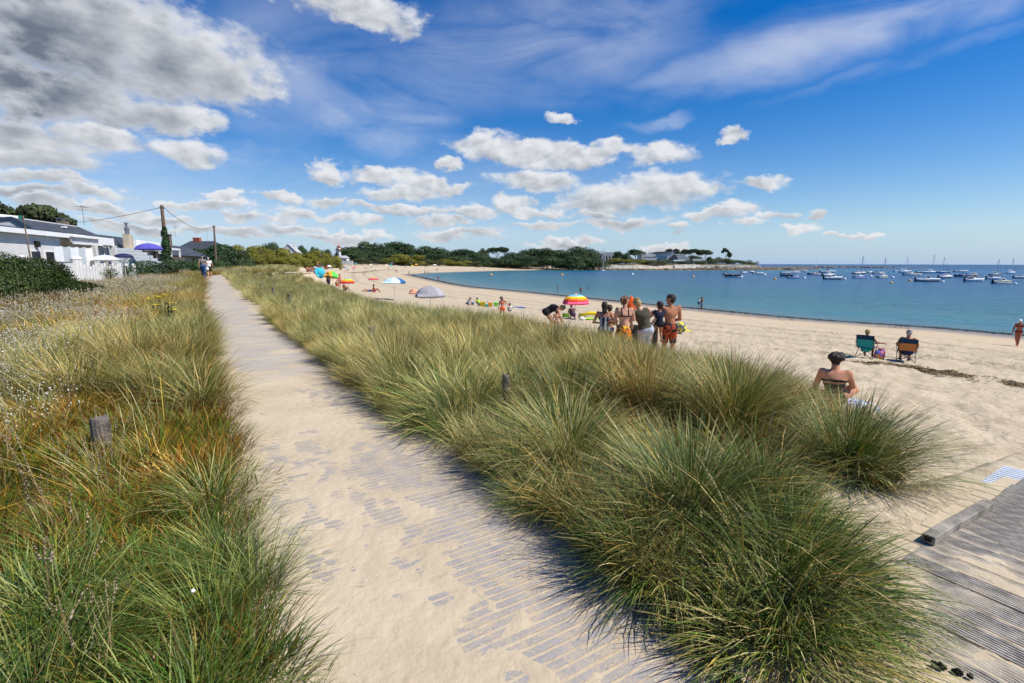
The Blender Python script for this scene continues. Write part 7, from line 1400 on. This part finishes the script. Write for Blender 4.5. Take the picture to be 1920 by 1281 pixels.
# far bathers, a few pixels each
FARP = {}
def far_person(px, py, kind, c, label, Y=None, H=1.7, sk=DTAN, yaw=None, sink=0.):
    q = ground(px, py) if Y is None else pnt(px, py, Y); yaw = random.uniform(0, 360) if yaw is None else yaw
    P = dict(stand=STAND, walk=WALK, sit=SITK, lie=LIE, bend=BEND)[kind]
    w_ = [('swimwear', 'trunks' if c[1] == 'm' else 'swimsuit', c[0], .45)] if c[1] != 't' else [('tshirt', 'tshirt', c[0], .5), ('shorts', 'shorts', NVY)]
    return person(0, 0, label, P, H, yaw, sk, random.choice(['dark', 'brown', 'lbrown']), 'short', w_, loc=(q.x, q.y, (SEA if sink else q.z)), res=.03, sink=sink)
FP_ = [(1315, 579, 'stand', (SKY_, 'm'), 'bather in dark trunks standing in the shallows right of the group', None, 1.75, .30), (1310, 572, 'stand', (WHT, 't'), 'small child in white top beside the wading bather', None, 1.1, .25),
(1046, 547, 'stand', (SKY_, 'm'), 'bather in turquoise trunks wading out above the rainbow parasol', None, 1.6, .45), (1089, 547, 'stand', (PNK, 'f'), 'bather wading waist-deep right of the turquoise trunks', None, 1.7, .75),
(822, 525, 'stand', (PNK, 'f'), 'bather in pink knee-deep near the inner curve of the shore', None, 1.7, .4), (797, 515, 'stand', (NVY, 'm'), 'dark figure standing where the shoreline curves', None, 1.8, .02), (803, 514, 'bend', (BLK, 'm'), 'stooping figure right beside the one at the shore curve', None, 1.7, .02),
(742, 512, 'stand', (PNK, 'f'), 'left one of two bathers strolling on the middle sand', None, 1.7, 0), (745, 512, 'walk', (REDC, 'm'), 'right one of two bathers strolling on the middle sand', None, 1.75, 0), (767, 516, 'walk', (BLU, 't'), 'figure in blue shirt walking alone toward the water', None, 1.75, 0),
(645, 527, 'sit', (BLK, 'm'), 'dark-haired bather sitting behind the rainbow parasol at the grass edge', 52, 1.7, 0), (701, 531, 'sit', (PNK, 'f'), 'sunbather leaning back under the small red parasol', 55, 1.7, 0), (690, 531, 'lie', (BLU, 'm'), 'sunbather lying left of the small red parasol', 55, 1.7, 0), (616, 527, 'stand', (KHA, 't'), 'dark-haired person under the orange and green parasol', 46, 1.6, 0),
(636, 516, 'stand', (PNK, 'f'), 'tanned bather standing behind the orange and green parasol', 62, 1.7, 0), (631, 513, 'sit', (REDC, 'm'), 'bather sitting behind the orange parasol in red trunks', 66, 1.7, 0), (648, 509, 'lie', (BLU, 'm'), 'bather stretched under the small blue parasol', None, 1.7, 0), (652, 508, 'sit', (PNK, 'f'), 'bather sitting up beside the small blue parasol', None, 1.7, 0),
(683, 514, 'lie', (LIM, 'm'), 'sunbather in lime on the sand above the dark weed streak', None, 1.7, 0), (577, 510, 'sit', (REDC, 'f'), 'bather in red under the leftmost white parasol', None, 1.7, 0), (584, 510, 'sit', (BLU, 'm'), 'bather in blue sitting among the crowded corner', None, 1.7, 0), (590, 511, 'lie', (PNK, 'f'), 'bather lying down in the crowded corner', None, 1.7, 0), (597, 510, 'stand', (NVY, 'm'), 'bather standing at the right of the crowded corner', None, 1.75, 0),
(613, 505, 'sit', (REDC, 'f'), 'bather in red seated at the dune foot beneath the lone white parasol', None, 1.7, 0), (664, 506, 'lie', (PNK, 'f'), 'bather lying under the lone pink parasol', None, 1.7, 0), (684, 504, 'sit', (REDC, 'm'), 'first of two red-clad sunbathers in the back row', None, 1.7, 0), (689, 503.5, 'lie', (REDC, 'f'), 'second of two red-clad sunbathers in the back row', None, 1.7, 0), (697, 503, 'walk', (BLU, 't'), 'figure in blue walking past the back row', None, 1.7, 0),
(728, 503, 'lie', (TUR, 'f'), 'sunbather under the tiny turquoise parasol', None, 1.7, 0), (738, 501.5, 'lie', (REDC, 'm'), 'sunbather in red right of the turquoise parasol', None, 1.7, 0), (760, 502.5, 'sit', (NVY, 'm'), 'bather sitting alone below the big yellow-green shrub', None, 1.7, 0), (797, 503, 'stand', (BLK, 'm'), 'left one of a standing pair in the bay corner', None, 1.75, 0), (800, 503, 'stand', (PNK, 'f'), 'right one of a standing pair in the bay corner', None, 1.7, 0),
(818, 508, 'stand', (BLK, 'm'), 'left bather of the pair at the far water edge', None, 1.75, 0), (821, 508, 'stand', (REDC, 'f'), 'right bather of the pair at the far water edge', None, 1.7, 0), (824, 501, 'sit', (WHT, 'f'), 'pale bather seated in front of the distant shrubs', None, 1.7, 0), (907, 506.5, 'walk', (REDC, 'm'), 'tanned figure walking along the far waterline', None, 1.9, 0), (950, 505.5, 'stand', (NVY, 'm'), 'left figure of two by the far water', None, 1.9, 0), (954, 505.5, 'stand', (PNK, 'f'), 'right figure of two by the far water', None, 1.9, 0), (890, 506.5, 'stand', (BLU, 'm'), 'small figure at the far waterline left of the walking one', None, 1.8, 0), (984, 505.5, 'walk', (REDC, 'm'), 'figure walking on the far sand below the sea wall', None, 1.8, 0)]
for (px, py, k_, c, lb, Y, H, sk_) in FP_: far_person(px, py, k_, c, lb, Y, H, sink=sk_)
def swimmer(px, py, label):
    p = atz(px, py, SEA); e_ = empty('swimmer', p, 0, label, 'swimmer'); s_ = 1.25 if p.y > 60 else 1; V, Fq = sdf_build([((0, 0, .02), (0, .02, .14), .09*s_, .10*s_, .02), ((-.17, 0, -.06), (.17, 0, -.06), .08, .08, .05), ((0, 0, -.08), (0, 0, .05), .06, .06, .03)], .03); npmesh('body', V, Fq, skin(DTAN), smooth=True, parent=e_)
    V, Fq = sdf_build([((0, -.02, .12), (0, -.01, .17), .10*s_, .09*s_, .02)], .03); npmesh('hair', V, Fq, mat('hair_dark', HAIRC['dark'], .55, .35, 60), smooth=True, parent=e_)
for px, py, lb in ((1102, 541, 'swimmer head just right of the waist-deep bather'), (1101, 533, 'swimmer head farther out above the nearer swimmer'), (1163, 529.5, 'swimmer in mid bay below the lone sailboat'), (1409, 528, 'left swimmer of two below the moored launches'), (1421, 528.3, 'right swimmer of two below the moored launches'), (860, 520, 'swimmer near the inner curve of the bay'), (831, 514, 'swimmer close to the far inner shore'), (845, 518, 'swimmer left of the yellow buoy near shore')): swimmer(px, py, lb)

# seaweed: tide line and wrack heaps
def flakes(name, label, X, Y, smin, smax, c, zoff=.01, seedv=1, flat=.35, zmin=None):
    r = np.random.default_rng(seedv); n = len(X); Z = height(X, Y)+zoff
    if zmin is not None: Z = np.maximum(Z, zmin)
    a = r.uniform(0, 6.283, n); s = r.uniform(smin, smax, n); e_ = r.uniform(.2, .7, n); ti = r.normal(0, flat, n); ca, sa = np.cos(a), np.sin(a); Vs = []
    for (u, v, w_) in ((-1, 0, 0), (0, -1, .5), (1, 0, .1), (0, 1, .3)): Vs.append(np.stack([X+(u*ca-v*e_*sa)*s, Y+(u*sa+v*e_*ca)*s, Z+(u*ti*.5+w_*.35)*s+.3*s*flat], 1))
    V = np.stack(Vs, 1).reshape(-1, 3); F_ = np.arange(n*4).reshape(-1, 4); C = np.repeat(np.array(c)*r.uniform(.5, 1.6, (n, 1)), 4, 0); o = npmesh(name, V, F_, M_GS2, colr=C); return tag(o, label, 'seaweed', kind='stuff')
M_GS2 = grass_mat('weed_flake', .05, .8, False)
# along the water edge
r = np.random.default_rng(5); ssp = smooth_poly([tuple(q) for q in SHORE[4:110:2]], 3); sg_ = np.diff(ssp, axis=0); cu = np.concatenate([[0], np.cumsum(np.hypot(sg_[:, 0], sg_[:, 1]))])
def along(n, off_m, off_s, s0, s1, dens_noise=None, power=1.):
    s = s0+(s1-s0)*r.uniform(0, 1, n)**power; X = np.interp(s, cu, ssp[:, 0]); Y = np.interp(s, cu, ssp[:, 1]); X2 = np.interp(s+1, cu, ssp[:, 0]); Y2 = np.interp(s+1, cu, ssp[:, 1]); tx, ty = X2-X, Y2-Y; L = np.hypot(tx, ty)+1e-6; tx, ty = tx/L, ty/L
    o = off_m+r.normal(0, 1, n)*off_s+(fbm(s, s*0, .09, 3, 7)-.5)*1.6
    if dens_noise: k = fbm(s, o*.3, .11, 3, 9) > dens_noise; return (X-ty*o)[k], (Y+tx*o)[k]
    return X-ty*o, Y+tx*o
X, Y = along(26000, .25, .38, 20, 330, None, 1.0); flakes('tide_weed', 'dark band of wet seaweed along the edge of the water', X, Y, .05, .16, (.030, .032, .016), .02, 11, .25, SEA+.03)
X, Y = along(9000, 3.2, 1.0, 40, 200, .5); flakes('tide_weed', 'thin broken seaweed line a few steps above the water', X, Y, .03, .09, (.05, .045, .025), .01, 12, .2)
def band(pts_, n, wd, seedv):
    P_ = np.array([[ground(*q).x, ground(*q).y] for q in pts_]); sg2 = np.diff(P_, axis=0); c2 = np.concatenate([[0], np.cumsum(np.hypot(sg2[:, 0], sg2[:, 1]))]); rr_ = np.random.default_rng(seedv); s = rr_.uniform(0, c2[-1], n); X = np.interp(s, c2, P_[:, 0]); Y = np.interp(s, c2, P_[:, 1]); tx = np.interp(s+.3, c2, P_[:, 0])-X; ty = np.interp(s+.3, c2, P_[:, 1])-Y; L = np.hypot(tx, ty)+1e-6; o = rr_.normal(0, wd, n); X = X-ty/L*o+rr_.normal(0, .1, n); Y = Y+tx/L*o; k = fbm(X, Y, 1.4, 3, 3)+rr_.normal(0, .05, n) > .47; return X[k], Y[k]
X, Y = band([(1680, 688), (1740, 694), (1800, 706), (1860, 715), (1925, 724)], 5200, .42, 21); flakes('seaweed_wrack', 'brown heap of dried seaweed on sand in front of the right camp chair', X, Y, .02, .075, (.15, .105, .05), .02, 13, .5)
X, Y = band([(1590, 675), (1625, 681), (1655, 684)], 1100, .2, 22); flakes('seaweed_wrack', 'small golden heap of dried seaweed under the left camp chair', X, Y, .02, .06, (.22, .15, .07), .015, 14, .4)
X, Y = band([(1300, 640), (1480, 655), (1600, 668), (1760, 668), (1925, 692)], 2600, .35, 23); flakes('seaweed_wrack', 'thin scattered dry weed line crossing the upper beach', X, Y, .015, .05, (.13, .095, .05), .01, 15, .3)
X, Y = band([(1400, 640), (1600, 650), (1800, 655), (1925, 672)], 1500, .6, 24); flakes('seaweed_wrack', 'faint line of weed fragments between chairs and water', X, Y, .015, .045, (.10, .08, .05), .01, 16, .3)
X, Y = band([(1480, 640), (1700, 735), (1925, 830)], 2200, 3.2, 25); flakes('beach_litter', 'scattered small dark weed crumbs over the near dry sand', X, Y, .006, .022, (.10, .075, .05), .008, 17, .3)
X, Y = band([(655, 512), (700, 508), (740, 505)], 1200, 1.5, 26); flakes('seaweed_wrack', 'dark streak of weed on the distant beach behind the parasols', X, Y, .1, .4, (.09, .08, .05), .03, 18, .1)
